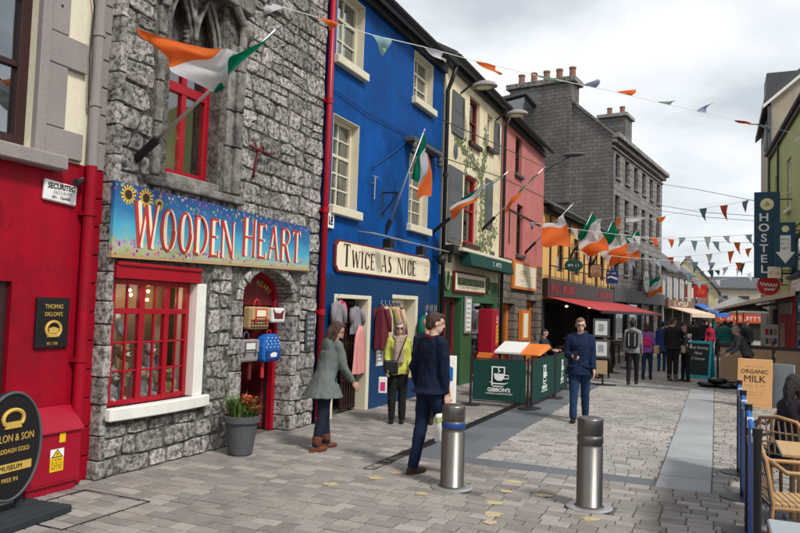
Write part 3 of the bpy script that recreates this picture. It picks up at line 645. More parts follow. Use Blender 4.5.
# oval hanging-shield board on black timber feet
ov = thing('oval_sign', 'black oval shop board with gold lettering on a timber base', 'sign', (-5.47, 4.25, 0), radians(6)); n = 40
for nm, a, b, d0, d1, m in (('board', .305, .44, -.02, .02, 'black_paint'), ('rim', .33, .465, -.03, .012, 'dark_metal')):
    MB().prism([(a * cos(2 * pi * k / n), .62 + b * sin(2 * pi * k / n)) for k in range(n)], d0, d1).build(nm, m, ov, bev=.006)
MB().path([(.018, .317 * cos(2 * pi * k / n), .62 + .452 * sin(2 * pi * k / n)) for k in range(n + 1)], .014, 6, False).build('edge_trim', 'pot_grey', ov, smooth=True)
text('DILLON & SON', .088, 'gold', ov, (.022, .0, .69), 'L', sx=.78); text('CLADDAGH GOLD', .055, 'gold', ov, (.022, 0, .585), 'L', sx=.8)
MB().box(.02, .024, -.22, .22, .41, .48).build('ribbon', 'gold', ov); text('MUSEUM', .055, 'ink_black', ov, (.026, .0, .445), 'L', sx=1.1); text('FREE IN', .05, 'gold', ov, (.022, 0, .34), 'L')
mb = MB(); mb.path([(.026, .105 * cos(a), .855 + .075 * sin(a)) for a in [radians(-40 + 260 * k / 18) for k in range(19)]], .018, 6); mb.prism([(-.085, .775), (.085, .775), (.07, .83), (-.07, .83)], .02, .036); mb.build('crest', 'gold', ov)
for y0 in (-.35, .12):
    MB().box(-.19, -.06, y0 - .3, y0 + .3, 0, .075).build('base_timber', 'chalk_black', ov, bev=.01)
for xx in (-.05, .075, .2): MB().box(xx, xx + .115, -.65, .42, .0, .07).build('base_timber', 'chalk_black', ov, bev=.01)
for yy in (-.16, .16): MB().box(-.05, -.022, yy - .03, yy + .03, .06, .55).build('strut', 'chalk_black', ov)

# ================================================================== STONE SHOP
XS = -5.9; YS = 5.63; YE = 9.93; O = (0, 7.8, 0)
st = thing('stone_building', 'old grey rubble stone house with arched door and red gothic window', 'building', (XS, 7.8, 0))
WH = [(5.70, 7.04, .73, 2.28, .35), (7.95, 9.22, 0, 2.38, .75), (6.38, 7.32, 3.40, 6.1, .4)]
w = MB(O); wall_geo(w, .004, YS, YE, 0, 9.5, WH, .35); shell(w, .004, YS, YE, 0, 9.5, 5); w.build('wall', 'mortar', st)
# rubble stones: uneven cells between irregular seed points, each with a proud, rounded, pitted face
def clip(poly, nx, ny, c):
    """keep the side where nx*x+ny*y <= c"""
    out_ = []
    for i in range(len(poly)):
        p, q = poly[i], poly[(i + 1) % len(poly)]; dp = nx * p[0] + ny * p[1] - c; dq = nx * q[0] + ny * q[1] - c
        if dp <= 0: out_.append(p)
        if dp * dq < 0: t = dp / (dp - dq); out_.append((p[0] + t * (q[0] - p[0]), p[1] + t * (q[1] - p[1])))
    return out_
def rubble_cells(y0, y1, z0, z1, rects, hr=(.15, .33), wr=(.18, .54), seed=3):
    """roughly coursed rubble: wobbling courses cut into uneven blocks, some of them split or snecked"""
    r = random.Random(seed); lev = [z0]
    while lev[-1] < z1: lev.append(lev[-1] + r.uniform(*hr))
    def wob(k, y): return lev[k] + (0 if k == 0 else .055 * mnoise.noise(Vector((y * 1.1, k * 3.7, 1.3))) + .03 * mnoise.noise(Vector((y * 3.1, k * 1.9, 7.7))))
    raw = []
    for k in range(len(lev) - 1):
        y = y0; h = lev[k + 1] - lev[k]; tl = 0.0
        while y < y1 - .02:
            wd = r.uniform(*wr) * (.75 + h * 1.1); yn = min(y + wd, y1)
            if y1 - yn < .12: yn = y1
            tr_ = 0 if yn >= y1 else r.uniform(-.045, .045); ym = (y + yn) / 2
            bl_, br_, tr2, tl2 = (y - tl, wob(k, y - tl)), (yn - tr_, wob(k, yn - tr_)), (yn + tr_, wob(k + 1, yn + tr_)), (y + tl, wob(k + 1, y + tl))
            bm, tm = (ym, wob(k, ym)), (ym, wob(k + 1, ym)); u = r.random()
            if h > .27 and u < .30:          # split level
                f = r.uniform(.4, .62); f2 = f + r.uniform(-.08, .08); l_ = (bl_[0] + (tl2[0] - bl_[0]) * f, bl_[1] + (tl2[1] - bl_[1]) * f); q_ = (br_[0] + (tr2[0] - br_[0]) * f2, br_[1] + (tr2[1] - br_[1]) * f2)
                raw += [[bl_, bm, br_, q_, l_], [l_, q_, tr2, tm, tl2]]
            elif h > .24 and wd > .38 and u < .5:   # small sneck in one corner
                c = r.uniform(.3, .42); e_ = r.uniform(.4, .6); vx = yn - (yn - y) * c; vz = bm[1] + h * e_
                raw += [[bl_, bm, (vx, wob(k, vx)), (vx + .02, vz), (yn + tr_ * .2, vz + .02), tr2, tm, tl2], [(vx, wob(k, vx)), br_, (yn + tr_ * .2, vz + .02), (vx + .02, vz)]]
            else: raw.append([bl_, bm, br_, tr2, tm, tl2])
            y = yn; tl = tr_
    cells = []
    for poly in raw:
        p = (sum(t[0] for t in poly) / len(poly), sum(t[1] for t in poly) / len(poly)); ok = True
        for a, b, c, d in rects:
            ys_ = [t[0] for t in poly]; zs_ = [t[1] for t in poly]
            if max(ys_) < a or min(ys_) > b or max(zs_) < c or min(zs_) > d: continue
            opts = [(a - min(ys_), (1, 0, a)), (max(ys_) - b, (-1, 0, -b)), (c - min(zs_), (0, 1, c)), (max(zs_) - d, (0, -1, -d))]; bst = max(opts)
            if bst[0] < .05: ok = False; break
            poly = clip(poly, *bst[1])
            if len(poly) < 3: ok = False; break
        if ok: cells.append(poly)
    return cells
def stone_geo(mb, poly, r, x0=-.03, h=.034, joint=.009, seg=.075):
    cy = sum(p[0] for p in poly) / len(poly); cz = sum(p[1] for p in poly) / len(poly)
    pts = []
    for i in range(len(poly)):
        p, q = poly[i], poly[(i + 1) % len(poly)]; L_ = hypot(q[0] - p[0], q[1] - p[1]); n = max(1, min(4, int(L_ / seg)))
        for k in range(n): t = k / n; pts.append((p[0] + (q[0] - p[0]) * t, p[1] + (q[1] - p[1]) * t))
    if len(pts) > 16: pts = pts[::2]
    rad = sum(hypot(a - cy, b - cz) for a, b in pts) / len(pts)
    if rad < .05: return False
    # pull in for the joint and roughen the outline (corners get rounded)
    P2 = []
    for i, (a, b) in enumerate(pts):
        d = hypot(a - cy, b - cz); pa, pb = pts[i - 1], pts[(i + 1) % len(pts)]
        a2 = a * .7 + (pa[0] + pb[0]) * .15; b2 = b * .7 + (pa[1] + pb[1]) * .15
        k = max(.3, 1 - (joint + r.uniform(0, .008)) / max(d, .03)); P2.append((cy + (a2 - cy) * k, cz + (b2 - cz) * k))
    hh = h * r.uniform(.55, 1.25) * min(1, rad / .13); ty, tz = r.uniform(-.08, .08), r.uniform(-.08, .08); n = len(P2)
    def ring(s, x, jit): return [(x + ty * (a - cy) * s + tz * (b - cz) * s + r.uniform(-jit, jit), cy + (a - cy) * s + r.uniform(-jit, jit) * .5, cz + (b - cz) * s + r.uniform(-jit, jit) * .5) for a, b in P2]
    vv = ring(1, x0, 0) + ring(.992, x0 + .03 + hh * .55, .004) + ring(.92, x0 + .03 + hh * .95, .007) + ring(.5, x0 + .03 + hh, .010) + [(x0 + .03 + hh * r.uniform(.85, 1.1), cy, cz)]
    ff = []
    for j in range(3): ff += [(j * n + i, j * n + (i + 1) % n, (j + 1) * n + (i + 1) % n, (j + 1) * n + i) for i in range(n)]
    ff += [(3 * n + i, 3 * n + (i + 1) % n, 4 * n) for i in range(n)]
    mb.add(vv, ff); return True
def place_stones(root, o, cells, mat, vis, seed, limit=300, name='rubble_stone', **k):
    r = random.Random(seed)
    def area(c): return abs(sum(c[i][0] * c[(i + 1) % len(c)][1] - c[(i + 1) % len(c)][0] * c[i][1] for i in range(len(c)))) / 2
    cs = sorted(cells, key=lambda c: -(area(c) if vis(c) else area(c) * .001)); rest_ = MB(o); any_ = False
    for i, c in enumerate(cs):
        if i < limit:
            cy = sum(p[0] for p in c) / len(c); cz = sum(p[1] for p in c) / len(c); mb = MB((0, cy, cz))
            if stone_geo(mb, c, r, **k):
                q = mb.build(name, mat, root); q.location = (0 - o[0], cy - o[1], cz - o[2])
        else: any_ |= stone_geo(rest_, c, r, **k)
    if any_: rest_.build(name + '_mass', mat, root, kind='stuff')
rects = [(5.60, 7.27, .55, 2.42), (7.72, 9.42, -.1, 2.62), (6.12, 7.72, 3.22, 6.6), (5.60, 9.6, 2.40, 3.08)]
cells = rubble_cells(YS, YE, 0, 9.0, rects)
place_stones(st, O, cells, 'rubble', lambda c: in_frame(XS, c[0][0], c[0][1]), 5)
# corner return stones facing down the street
z = 0; k = 0
while z < 8.5:
    h = random.uniform(.17, .34); mb = MB(O); mb.box(-.35, .035 + random.uniform(-.015, .02), YS - .03 + random.uniform(-.02, .01), YS + .05, z + .006, z + h - .006); mb.build('corner_stone', 'rubble', st, bev=.008); z += h
# sign backing lintels and dressed stones under the board
for a, b in ((5.66, 6.5), (6.51, 7.3), (7.31, 8.2), (8.21, 9.0), (9.01, 9.6)):
    MB(O).box(-.02, .05, a, b, 2.40, 2.62).build('lintel_stone', 'dressed', st, bev=.01)
# door arch: voussoirs on an ellipse and jamb stones
CY, HW, SP, RI = 8.585, .635, 1.93, .44
def arc_pt(a, e): return (CY + (HW + e) * cos(a), SP + (RI + e) * sin(a))
nv = 11
for i in range(nv):
    a0, a1 = pi * i / nv + .008, pi * (i + 1) / nv - .008; e = .115 + .02 * (i % 2)
    MB(O).prism([arc_pt(a0, 0), arc_pt((a0 + a1) / 2, 0), arc_pt(a1, 0), arc_pt(a1, e), arc_pt((a0 + a1) / 2, e), arc_pt(a0, e)][::-1], -.3, .03 + .012 * (i % 3)).build('voussoir', 'rubble', st, bev=.012)
sp = MB(O); n = 16
for s in (1, -1):
    pts = [(CY + s * HW * cos(pi / 2 * k / n), SP + RI * sin(pi / 2 * k / n)) for k in range(n + 1)] + [(CY + s * HW, SP + RI + .02)]
    sp.prism(pts if s < 0 else pts[::-1], -.3, -.02)
sp.build('arch_spandrel', 'mortar', st)
for s, ya, yb in ((1, 9.22, 9.43), (-1, 7.72, 7.95)):
    z = 0.0; i = 0
    while z < SP - .02:
        h = min(random.choice((.22, .3, .38)), SP - z); dd_ = .07 if i % 2 else 0
        MB(O).box(-.3, .035 + random.uniform(0, .03), ya + (dd_ if s < 0 else -.006), yb - (dd_ if s > 0 else -.006), z + .008, z + h - .008).build('jamb_stone', 'rubble', st, bev=.010); z += h; i += 1
# doorway: red lining, fanlight board with gilt letters, dim shop behind
dl = MB(O); n = 20
outer = [(CY + (HW - .005) * cos(pi * k / n), SP + (RI - .005) * sin(pi * k / n)) for k in range(n + 1)]; inner = [(CY + (HW - .085) * cos(pi * k / n), SP + (RI - .07) * sin(pi * k / n)) for k in range(n + 1)]
for k in range(n):
    q = [outer[k], outer[k + 1], inner[k + 1], inner[k]]; dl.prism(q, -.33, -.24)
dl.box(-.33, -.24, CY - HW + .005, CY - HW + .09, 0, SP); dl.box(-.33, -.24, CY + HW - .09, CY + HW - .005, 0, SP)
fr = dl.build('door_frame', 'red_gloss', st)
fb = MB(O); fb.prism([(CY - .59, SP - .06)] + [(CY + .59, SP - .06)] + [(CY + .59 * cos(pi * k / n), SP + .37 * sin(pi * k / n)) for k in range(n + 1)], -.31, -.29); fb.build('fanlight_board', 'maroon', fr)
for i, ch in enumerate('WOODEN HEART'):
    a = radians(152 - i * 11.3); rr = (.5, .26); text(ch, .125, 'gold', fr, (-.287, CY - O[1] + rr[0] * cos(a), SP + .02 + rr[1] * sin(a)), (Vector((0, sin(a), -cos(a) * .6)).normalized(), Vector((0, cos(a) * .6, sin(a))).normalized()), sx=.8)
dr_ = MB(O); dr_.box(-.7, -.62, CY - .59, CY - .50, 0, SP); dr_.box(-.5, -.42, CY - .59, CY - .46, 0, SP - .07); dr_.build('door_post', 'warm_back', fr)
# open door leaf folded inward on the right, with red rails
lf = MB(O); lf.box(-.95, -.4, CY + .52, CY + .575, .02, SP - .08); lf.build('door_leaf', 'maroon', st, bev=.006)
MB(O).box(-1.9, -.752, 9.2, 9.26, 0, 2.5).build('passage_wall', 'maroon', st)
sh = MB(O); sh.box(-1.9, -1.85, 7.2, 10, 0, 2.6)
for z in (.35, .8, 1.25, 1.7): sh.box(-1.85, -1.5, 7.6, 9.7, z, z + .03)
sh.build('shop_shelves', 'interior', st)
gd = MB(O); r = random.Random(4)
for z in (.38, .83, 1.28): 
    for k in range(10):
        y = 7.7 + k * .19; gd.box(-1.8, -1.58, y, y + r.uniform(.07, .15), z, z + r.uniform(.1, .3))
gd.build('shop_goods', 'maroon', st)
# shop window: three bays of small panes under a deep red head
wy0, wy1 = 5.72, 6.99; bow = lambda y: .055 * (1 - ((y - (wy0 + wy1) / 2) / ((wy1 - wy0) / 2)) ** 2)
wf = MB(O); bays = 3; bwid = (wy1 - wy0 - .07) / bays
def bbar(ya, yb, za, zb, t=.05, e=0.0):
    xa, xb = bow(ya) - .07, bow(yb) - .07
    wf.hexa([(xa - t, ya, za), (xa + e, ya, za), (xb + e, yb, za), (xb - t, yb, za), (xa - t, ya, zb), (xa + e, ya, zb), (xb + e, yb, zb), (xb - t, yb, zb)])
zrow = [.80, 1.11, 1.42, 1.74, 1.80, 2.08]; panes = []
for i in range(bays + 1): y = wy0 + i * bwid; bbar(y, y + .07, .74, 2.12, .06, .012)
for i in range(bays):
    ya, yb = wy0 + i * bwid + .07, wy0 + (i + 1) * bwid; ym = (ya + yb) / 2
    bbar(ya, yb, .74, .80, .06, .008); bbar(ya, yb, 1.735, 1.80, .06, .010); bbar(ya, yb, 2.06, 2.12, .06, .008)
    for za, zb in ((.80, 1.735), (1.80, 2.06)): bbar(ym - .011, ym + .011, za, zb, .03, .004)
    for za, zb in ((.80, 1.11), (1.11, 1.42), (1.42, 1.735), (1.80, 2.06)):
        if zb < 1.7:
            bbar(ya, ym - .011, zb - .011, zb + .011, .028, .002); bbar(ym + .011, yb, zb - .011, zb + .011, .028, .002)
        panes += [(ya, ym - .01, za, zb), (ym + .01, yb, za, zb)]
sw = wf.build('shop_window', 'red_gloss', st, bev=.004)
for a, b, c, d in panes:
    p = MB(O); xa, xb = bow(a) - .085, bow(b) - .085; p.hexa([(xa - .006, a, c), (xa, a, c), (xb, b, c), (xb - .006, b, c), (xa - .006, a, d), (xa, a, d), (xb, b, d), (xb - .006, b, d)]); p.build('pane', 'glass_clear', sw)
hd = MB(O); hd.box(-.08, .06, 5.69, 7.05, 2.12, 2.27); hd.box(-.06, .085, 5.69, 7.05, 2.262, 2.30); hd.build('window_head', 'red_gloss', st, bev=.006)
MB(O).box(-.3, .055, 7.0, 7.17, .735, 2.118).build('window_jamb', 'white_paint', st, bev=.01)
sl = MB(O); pts = [(.02, 5.66), (.02, 7.27)] + [(.10 + .05 * sin(pi * k / 8), 7.27 - 1.61 * k / 8) for k in range(9)]
sl.prism([(a, b) for a, b in pts], .60, .738, 'z'); sl.build('window_sill', 'white_paint', st, bev=.012)
bk = MB(O); bk.box(-.62, -.59, 5.65, 7.62, .7, 2.3); bk.box(-.59, -.36, 7.55, 7.6, .7, 2.3); bk.build('display_back', 'warm_back', st); MB(O).box(-.585, -.12, 5.71, 7.03, .70, .76).build('display_shelf', 'light_wood', st)
cu = MB(O)
for y0, y1 in ((6.05, 6.2), (6.48, 6.62), (6.8, 6.99)):
    for i in range(6): a, b = y0 + (y1 - y0) * i / 6, y0 + (y1 - y0) * (i + 1) / 6; cu.quad((-.42 + .015 * (i % 2), a, .78), (-.42 + .015 * ((i + 1) % 2), b, .78), (-.42 + .015 * ((i + 1) % 2), b, 1.72), (-.42 + .015 * (i % 2), a, 1.72))
cu.build('display_curtain', 'warm_back', st, smooth=True)
for i in range(9): MB(O).ball((-.40 + .12 * (i % 2), 5.8 + i * .14, 2.0 - .05 * (i % 3)), .017, n=8, m=6).build('fairy_light', 'bulb', st)
# gothic first-floor window: moulded jambs, twin ogee heads, red casement
for y0, y1, x1 in ((6.15, 6.27, .05), (6.27, 6.38, .0), (7.32, 7.43, .0), (7.43, 7.57, .05), (7.57, 7.72, .10)):
    z = 3.32; i = 0
    while z < 5.3:
        h = (.62, .48, .55, .7)[i % 4]; h = min(h, 5.32 - z); MB(O).box(-.38, x1, y0 + .002, y1 - .002, z + .004, z + h - .004).build('jamb_block', 'carved', st, bev=.018); z += h; i += 1
MB(O).box(-.38, .12, 6.08, 7.8, 3.2, 3.30).build('gothic_sill', 'carved', st, bev=.02)
MB(O).box(-.2, .05, 6.38, 7.32, 3.30, 3.40).build('gothic_sill', 'dressed', st, bev=.015)
gw = MB(O); gx = -.2
gw.box(gx - .05, gx + .03, 6.38, 6.46, 3.40, 5.08); gw.box(gx - .05, gx + .03, 7.24, 7.32, 3.40, 5.08); gw.box(gx - .05, gx + .028, 6.46, 7.24, 3.40, 3.50); gw.box(gx - .05, gx + .028, 6.46, 7.24, 5.0, 5.08)
gw.box(gx - .05, gx + .026, 6.46, 7.24, 4.46, 4.58); gw.box(gx - .05, gx + .024, 6.81, 6.89, 3.50, 4.46); gw.box(gx - .05, gx + .024, 6.81, 6.89, 4.58, 5.0)
gwo = gw.build('gothic_window', 'red_gloss', st, bev=.006)
for a, b in ((6.46, 6.81), (6.89, 7.24)):
    for c, d in ((3.5, 4.46), (4.58, 5.0)): MB(O).box(gx - .02, gx - .014, a, b, c, d).build('pane', 'glass', gwo)
tr = MB(O); tx = -.1
for c in (6.615, 7.085):
    hw = .225
    for s in (-1, 1):
        cv = [(tx, c + s * hw * (1 - t) ** .75 * (1 + .25 * sin(pi * t)), 5.08 + .62 * t) for t in [k / 10 for k in range(11)]]
        tr.path(cv, .038, 6); tr.path([(tx + .06, b, zz + .05) for _, b, zz in cv], .025, 6)
for c in (6.615, 7.085):
    for s in (-1, 1):
        cv = [(c + s * .235 * (1 - t) ** .75 * (1 + .25 * sin(pi * t)), 5.08 + .62 * t) for t in [k / 10 for k in range(11)]]
        for k in range(10): pts = [cv[k], (c + s * .30, cv[k][1]), (c + s * .30, cv[k + 1][1]), cv[k + 1]]; tr.prism(pts if s > 0 else pts[::-1], -.2, -.1)
tr.tube((tx, 6.85, 5.05), (tx, 6.85, 5.75), .05, n=8); tr.box(-.25, -.08, 6.36, 7.34, 5.70, 6.0)
tr.build('tracery', 'carved', st, smooth=True)
hm = MB(O); hm.box(-.38, .16, 6.1, 7.78, 5.78, 6.05); hm.box(-.38, -.3, 6.3, 7.4, 5.06, 6.1)
for s in (-1, 1): hm.ball((.08, 6.93 + s * .78, 5.55), .11, .11, .16)
hm.path([(.06, 6.2, 5.3), (.09, 6.22, 5.6), (.1, 6.5, 5.85), (.1, 6.93, 5.95), (.1, 7.38, 5.85), (.09, 7.64, 5.6), (.06, 7.66, 5.3)], .06, 8); hm.build('hood_mould', 'carved', st, smooth=False, bev=.02)
rb = MB(O); rb.box(-1.0, -.96, 6.0, 8.6, 3.2, 5.4); rb.build('room_back', 'warm_back', st)
for i in range(4): MB(O).ball((-.45, 6.62 + .1 * (i % 2), 3.65 + i * .17), .024, n=8, m=6).build('fairy_light', 'bulb', st)
# rusted wall tie
mb = MB(O); mb.path([(.06, 8.02, 3.62), (.07, 8.04, 3.8), (.09, 8.06, 4.0), (.07, 8.0, 4.12)], .017, 6); mb.path([(.06, 7.9, 4.05), (.1, 8.05, 4.02), (.13, 8.3, 4.0), (.1, 8.45, 4.06)], .017, 6); mb.path([(.07, 8.05, 3.98), (.1, 8.15, 4.1), (.08, 8.22, 4.02)], .014, 6); mb.build('wall_tie', 'rust', st, smooth=True)
# cornice roof far above the frame
gutter_roof(st, O, YS, YE, 9.5)

# red downpipe between the stone and blue houses
dp = thing('drainpipe', 'tall red drainpipe between the stone shop and the blue house', 'drainpipe', (XS, 9.97, 0))
mb = MB(); mb.tube((.09, 0, .12), (.09, 0, 9), .05, n=14); mb.path([(.09, 0, .14), (.10, 0, .06), (.17, 0, .02)], .05, 12); mb.build('pipe', 'red_gloss', dp, smooth=True)
for z in (.5, 1.75, 3.4, 5.2, 7.0): m_ = MB(); m_.tube((.09, 0, z), (.09, 0, z + .09), .062, n=14); m_.box(0, .05, -.09, .09, z + .02, z + .07); m_.build('collar', 'red_gloss', dp)
# painted shop board
sb = thing('shop_sign', 'long painted blue board reading Wooden Heart with red letters and flowers', 'sign', (XS + .04, 7.57, 2.37)); o = (.04, 7.57, 2.37)
m = bpy.data.materials.new('painted_meadow'); m.use_nodes = True; M['painted_meadow'] = m; t = m.node_tree; N = t.nodes; L = t.links; b = N['Principled BSDF']; b.inputs['Roughness'].default_value = .5
tcn = N.new('ShaderNodeTexCoord'); sp_ = N.new('ShaderNodeSeparateXYZ'); L.new(tcn.outputs['Object'], sp_.inputs[0])
mr = N.new('ShaderNodeMapRange'); mr.inputs['From Max'].default_value = .74; L.new(sp_.outputs['Z'], mr.inputs['Value'])
nz = N.new('ShaderNodeTexNoise'); nz.inputs['Scale'].default_value = 7; nz.inputs['Detail'].default_value = 6; L.new(tcn.outputs['Object'], nz.inputs['Vector'])
ad = N.new('ShaderNodeMath'); ad.operation = 'MULTIPLY_ADD'; L.new(nz.outputs['Fac'], ad.inputs[0]); ad.inputs[1].default_value = .3; ad.inputs[2].default_value = -.15
a2 = N.new('ShaderNodeMath'); a2.operation = 'ADD'; L.new(mr.outputs[0], a2.inputs[0]); L.new(ad.outputs[0], a2.inputs[1])
cr = N.new('ShaderNodeValToRGB'); L.new(a2.outputs[0], cr.inputs['Fac']); el = cr.color_ramp.elements
el[0].position = 0; el[0].color = (.34, .34, .17, 1); el[1].position = 1; el[1].color = (.012, .06, .20, 1)
for p_, c_ in ((.14, (.40, .40, .26)), (.24, (.16, .42, .46)), (.42, (.07, .36, .52)), (.68, (.02, .16, .36))): q = el.new(p_); q.color = (*c_, 1)
vo = N.new('ShaderNodeTexVoronoi'); vo.inputs['Scale'].default_value = 19; L.new(tcn.outputs['Object'], vo.inputs['Vector'])
lt = N.new('ShaderNodeMath'); lt.operation = 'LESS_THAN'; lt.inputs[1].default_value = .36; L.new(vo.outputs['Distance'], lt.inputs[0])
lo = N.new('ShaderNodeMapRange'); lo.inputs['From Min'].default_value = .40; lo.inputs['From Max'].default_value = .22; L.new(a2.outputs[0], lo.inputs['Value'])
hi = N.new('ShaderNodeMapRange'); hi.inputs['From Min'].default_value = .72; hi.inputs['From Max'].default_value = .95; hi.inputs['To Max'].default_value = .7; L.new(a2.outputs[0], hi.inputs['Value'])
mxm = N.new('ShaderNodeMath'); mxm.operation = 'MAXIMUM'; L.new(lo.outputs[0], mxm.inputs[0]); L.new(hi.outputs[0], mxm.inputs[1])
mm_ = N.new('ShaderNodeMath'); mm_.operation = 'MULTIPLY'; L.new(lt.outputs[0], mm_.inputs[0]); L.new(mxm.outputs[0], mm_.inputs[1])
hs = N.new('ShaderNodeHueSaturation'); hs.inputs['Saturation'].default_value = 1.1; hs.inputs['Value'].default_value = .62; L.new(vo.outputs['Color'], hs.inputs['Color'])
fm_ = N.new('ShaderNodeMix'); fm_.data_type = 'RGBA'; L.new(mm_.outputs[0], fm_.inputs['Factor']); L.new(cr.outputs['Color'], fm_.inputs['A']); L.new(hs.outputs['Color'], fm_.inputs['B']); L.new(fm_.outputs['Result'], b.inputs['Base Color'])
MB(o).prism([(5.58, 2.365), (9.55, 2.46), (9.55, 3.11), (5.58, 3.15)], .03, .075).build('board', 'painted_meadow', sb)
mb = MB(o); mb.prism([(5.57, 2.335), (9.56, 2.43), (9.56, 2.458), (5.57, 2.363)], .02, .085); mb.build('lower_moulding', 'straw', sb)
P('letter_red', (0.50, 0.03, 0.02), rough=.5, bump=0, var=.15, scale=6); P('letter_cream', (0.80, 0.72, 0.55), rough=.5, bump=0)
for m_, dy, d0, d1, t_, h_ in (('letter_cream', .03, .0755, .079, .15, .075), ('letter_red', 0, .079, .083, .09, .05)):
    mb = MB(o); sign_word(mb, 'WOODEN', 5.86 + dy, 2.47, .485, d0, d1, .69, t_, h_, .05, .115, 1.06); mb.build('lettering', m_, sb); mb = MB(o); sign_word(mb, 'HEART', 7.83 + dy, 2.53, .485, d0, d1, .72, t_, h_, .05, .14, 1.08); mb.build('lettering', m_, sb)
for y, z, r_ in ((5.77, 3.03, .085), (6.03, 3.03, .085), (6.24, 2.99, .055)):
    sf = MB(o); sc_ = MB(o)
    for k in range(14): a = 2 * pi * k / 14; sf.prism([(y + r_ * .5 * cos(a - .2), z + r_ * .5 * sin(a - .2)), (y + r_ * 1.2 * cos(a - .1), z + r_ * 1.2 * sin(a - .1)), (y + r_ * 1.3 * cos(a), z + r_ * 1.3 * sin(a)), (y + r_ * 1.2 * cos(a + .1), z + r_ * 1.2 * sin(a + .1)), (y + r_ * .5 * cos(a + .2), z + r_ * .5 * sin(a + .2))], .076, .0775 + .0003 * (k % 2))
    sc_.prism([(y + r_ * .62 * cos(2 * pi * k / 16), z + r_ * .62 * sin(2 * pi * k / 16)) for k in range(16)], .077, .0795)
    sf_ = sf.build('sunflower', 'yellow_sticker', sb); sc_.build('flower_centre', 'ink_brown', sf_)
# slate price list by the door
ls = tag(MB().box(.001, .03, -.115, .115, 0, .56).build('notice_board', 'pot_grey', None, bev=.004), 'narrow grey notice board of white writing right of the arched door', 'sign'); ls.location = (XS + .06, 9.66, 1.22)
for i in range(6): marks(6, .035, .16, 'white_letter', ls, (.0302, 0, .49 - i * .083), 'L', i)

# ================================================================== BLUE HOUSE
YB0, YB1 = 10.02, 15.42; O = (0, 12.7, 0)
bl = thing('blue_building', 'deep blue painted house with cream sash windows and shopfront coloured darker for shade', 'building', (XS, 12.7, 0))
W2 = [(10.27, 11.28, 6.13, 7.36), (10.27, 11.22, 3.58, 5.14), (13.62, 14.72, 6.38, 7.4), (13.55, 14.62, 3.66, 5.16)]
w = MB(O); wall_geo(w, 0, YB0, YB1, 2.42, 7.66, W2, .22); shell(w, 0, YB0, YB1, 2.42, 7.66, 5); w.build('upper_wall', 'blue_wall', bl)
DH = [(10.52, 11.92, 0, 2.10), (12.88, 14.2, .52, 2.16)]
w = MB(O); wall_geo(w, .004, YB0, YB1, 0, 2.42, DH, .3); shell(w, .004, YB0, YB1, 0, 2.42, 5); w.build('shopfront', 'blue_front_shaded', bl)
for i, (a, b, c, d) in enumerate(W2):
    lin = MB(O); lin.box(-.215, .004, b - .012, b, c, d); lin.box(-.215, .004, a, a + .012, c, d); lin.box(-.215, .002, a + .012, b - .012, d - .012, d); lin.build('reveal_lining', 'white_frame', bl)
    sash(bl, O, a + .012, b - .012, c, d - .012, 0, .17, 'white_frame', nx=2, rows=((2, 1), (3, 2), (2, 1), (3, 2))[i], fw=.065, bar=.03, curtain=(.35, .3, .5, .4)[i], sill=.08, glass='glass_bright', sillz=.15, sillout=.11)
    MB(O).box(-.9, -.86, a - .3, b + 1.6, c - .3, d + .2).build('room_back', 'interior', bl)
gutter_roof(bl, O, YB0, YB1, 7.66)
# shop door: dark interior, cream jambs, folded slatted gate
jb = MB(O); jb.box(-.3, .02, 11.80, 11.92, 0, 2.10); jb.box(-.3, .015, 10.52, 10.58, 0, 2.10); jb.box(-.3, .012, 10.58, 11.80, 2.03, 2.10); jb.build('door_jamb', 'white_frame', bl, bev=.006)
gt = MB(O)
for k in range(6): gt.box(-.22, -.17, 11.22 + k * .10, 11.25 + k * .10, .05, 2.0)
for z in (.08, .55, 1.2, 1.95): gt.box(-.21, -.18, 11.2, 11.78, z, z + .04)
gt.build('folding_gate', 'dark_wood', bl)
MB(O).box(-1.1, -1.05, 10.2, 12.2, 0, 2.4).build('shop_back', 'warm_back', bl)
MB(O).ball((-.35, 10.85, 1.99), .07, .07, .035).build('ceiling_lamp', 'lamp_glow', bl)
jb = MB(O); jb.box(-.3, .015, 14.08, 14.2, .52, 2.16); jb.box(-.3, .012, 12.88, 14.08, 2.08, 2.16); jb.box(-.3, .03, 12.80, 14.26, .44, .53); jb.build('window_jamb', 'white_frame', bl, bev=.006)
sash(bl, O, 12.88, 13.62, .53, 2.08, 0, .12, 'white_frame', nx=1, rows=(1, 1, 1), fw=.09, glass='glass', name='shop_window')
MB(O).box(-.29, -.25, 13.62, 14.08, .53, 2.08).build('window_panel', 'white_frame', bl)
# eaves downpipe in black at the joint with the cream house
dq = thing('drainpipe', 'black drainpipe between the blue house and the cream house', 'drainpipe', (XS, 15.46, 0)); mb = MB(); mb.path([(.3, -.05, 7.6), (.2, -.02, 7.3), (.09, 0, 7.05), (.09, 0, 0.05)], .05, 10); mb.build('pipe', 'dark_metal', dq, smooth=True)
for z in (1.2, 3.1, 5.0): MB().tube((.09, 0, z), (.09, 0, z + .08), .063, n=10).build('collar', 'dark_metal', dq)
sg = thing('shop_sign', 'cream board with maroon border reading Twice As Nice on the blue house', 'sign', (XS, 12.6, 2.47)); o = (0, 12.6, 2.47)
c = .09; Y0, Y1, Z0, Z1 = 10.42, 14.78, 2.47, 3.03
MB(o).prism([(Y0 + c, Z0), (Y1 - c, Z0), (Y1, Z0 + c), (Y1, Z1 - c), (Y1 - c, Z1), (Y0 + c, Z1), (Y0, Z1 - c), (Y0, Z0 + c)], .005, .05).build('border', 'maroon', sg, bev=.006)
Y0 += .05; Y1 -= .05; Z0 += .035; Z1 -= .035
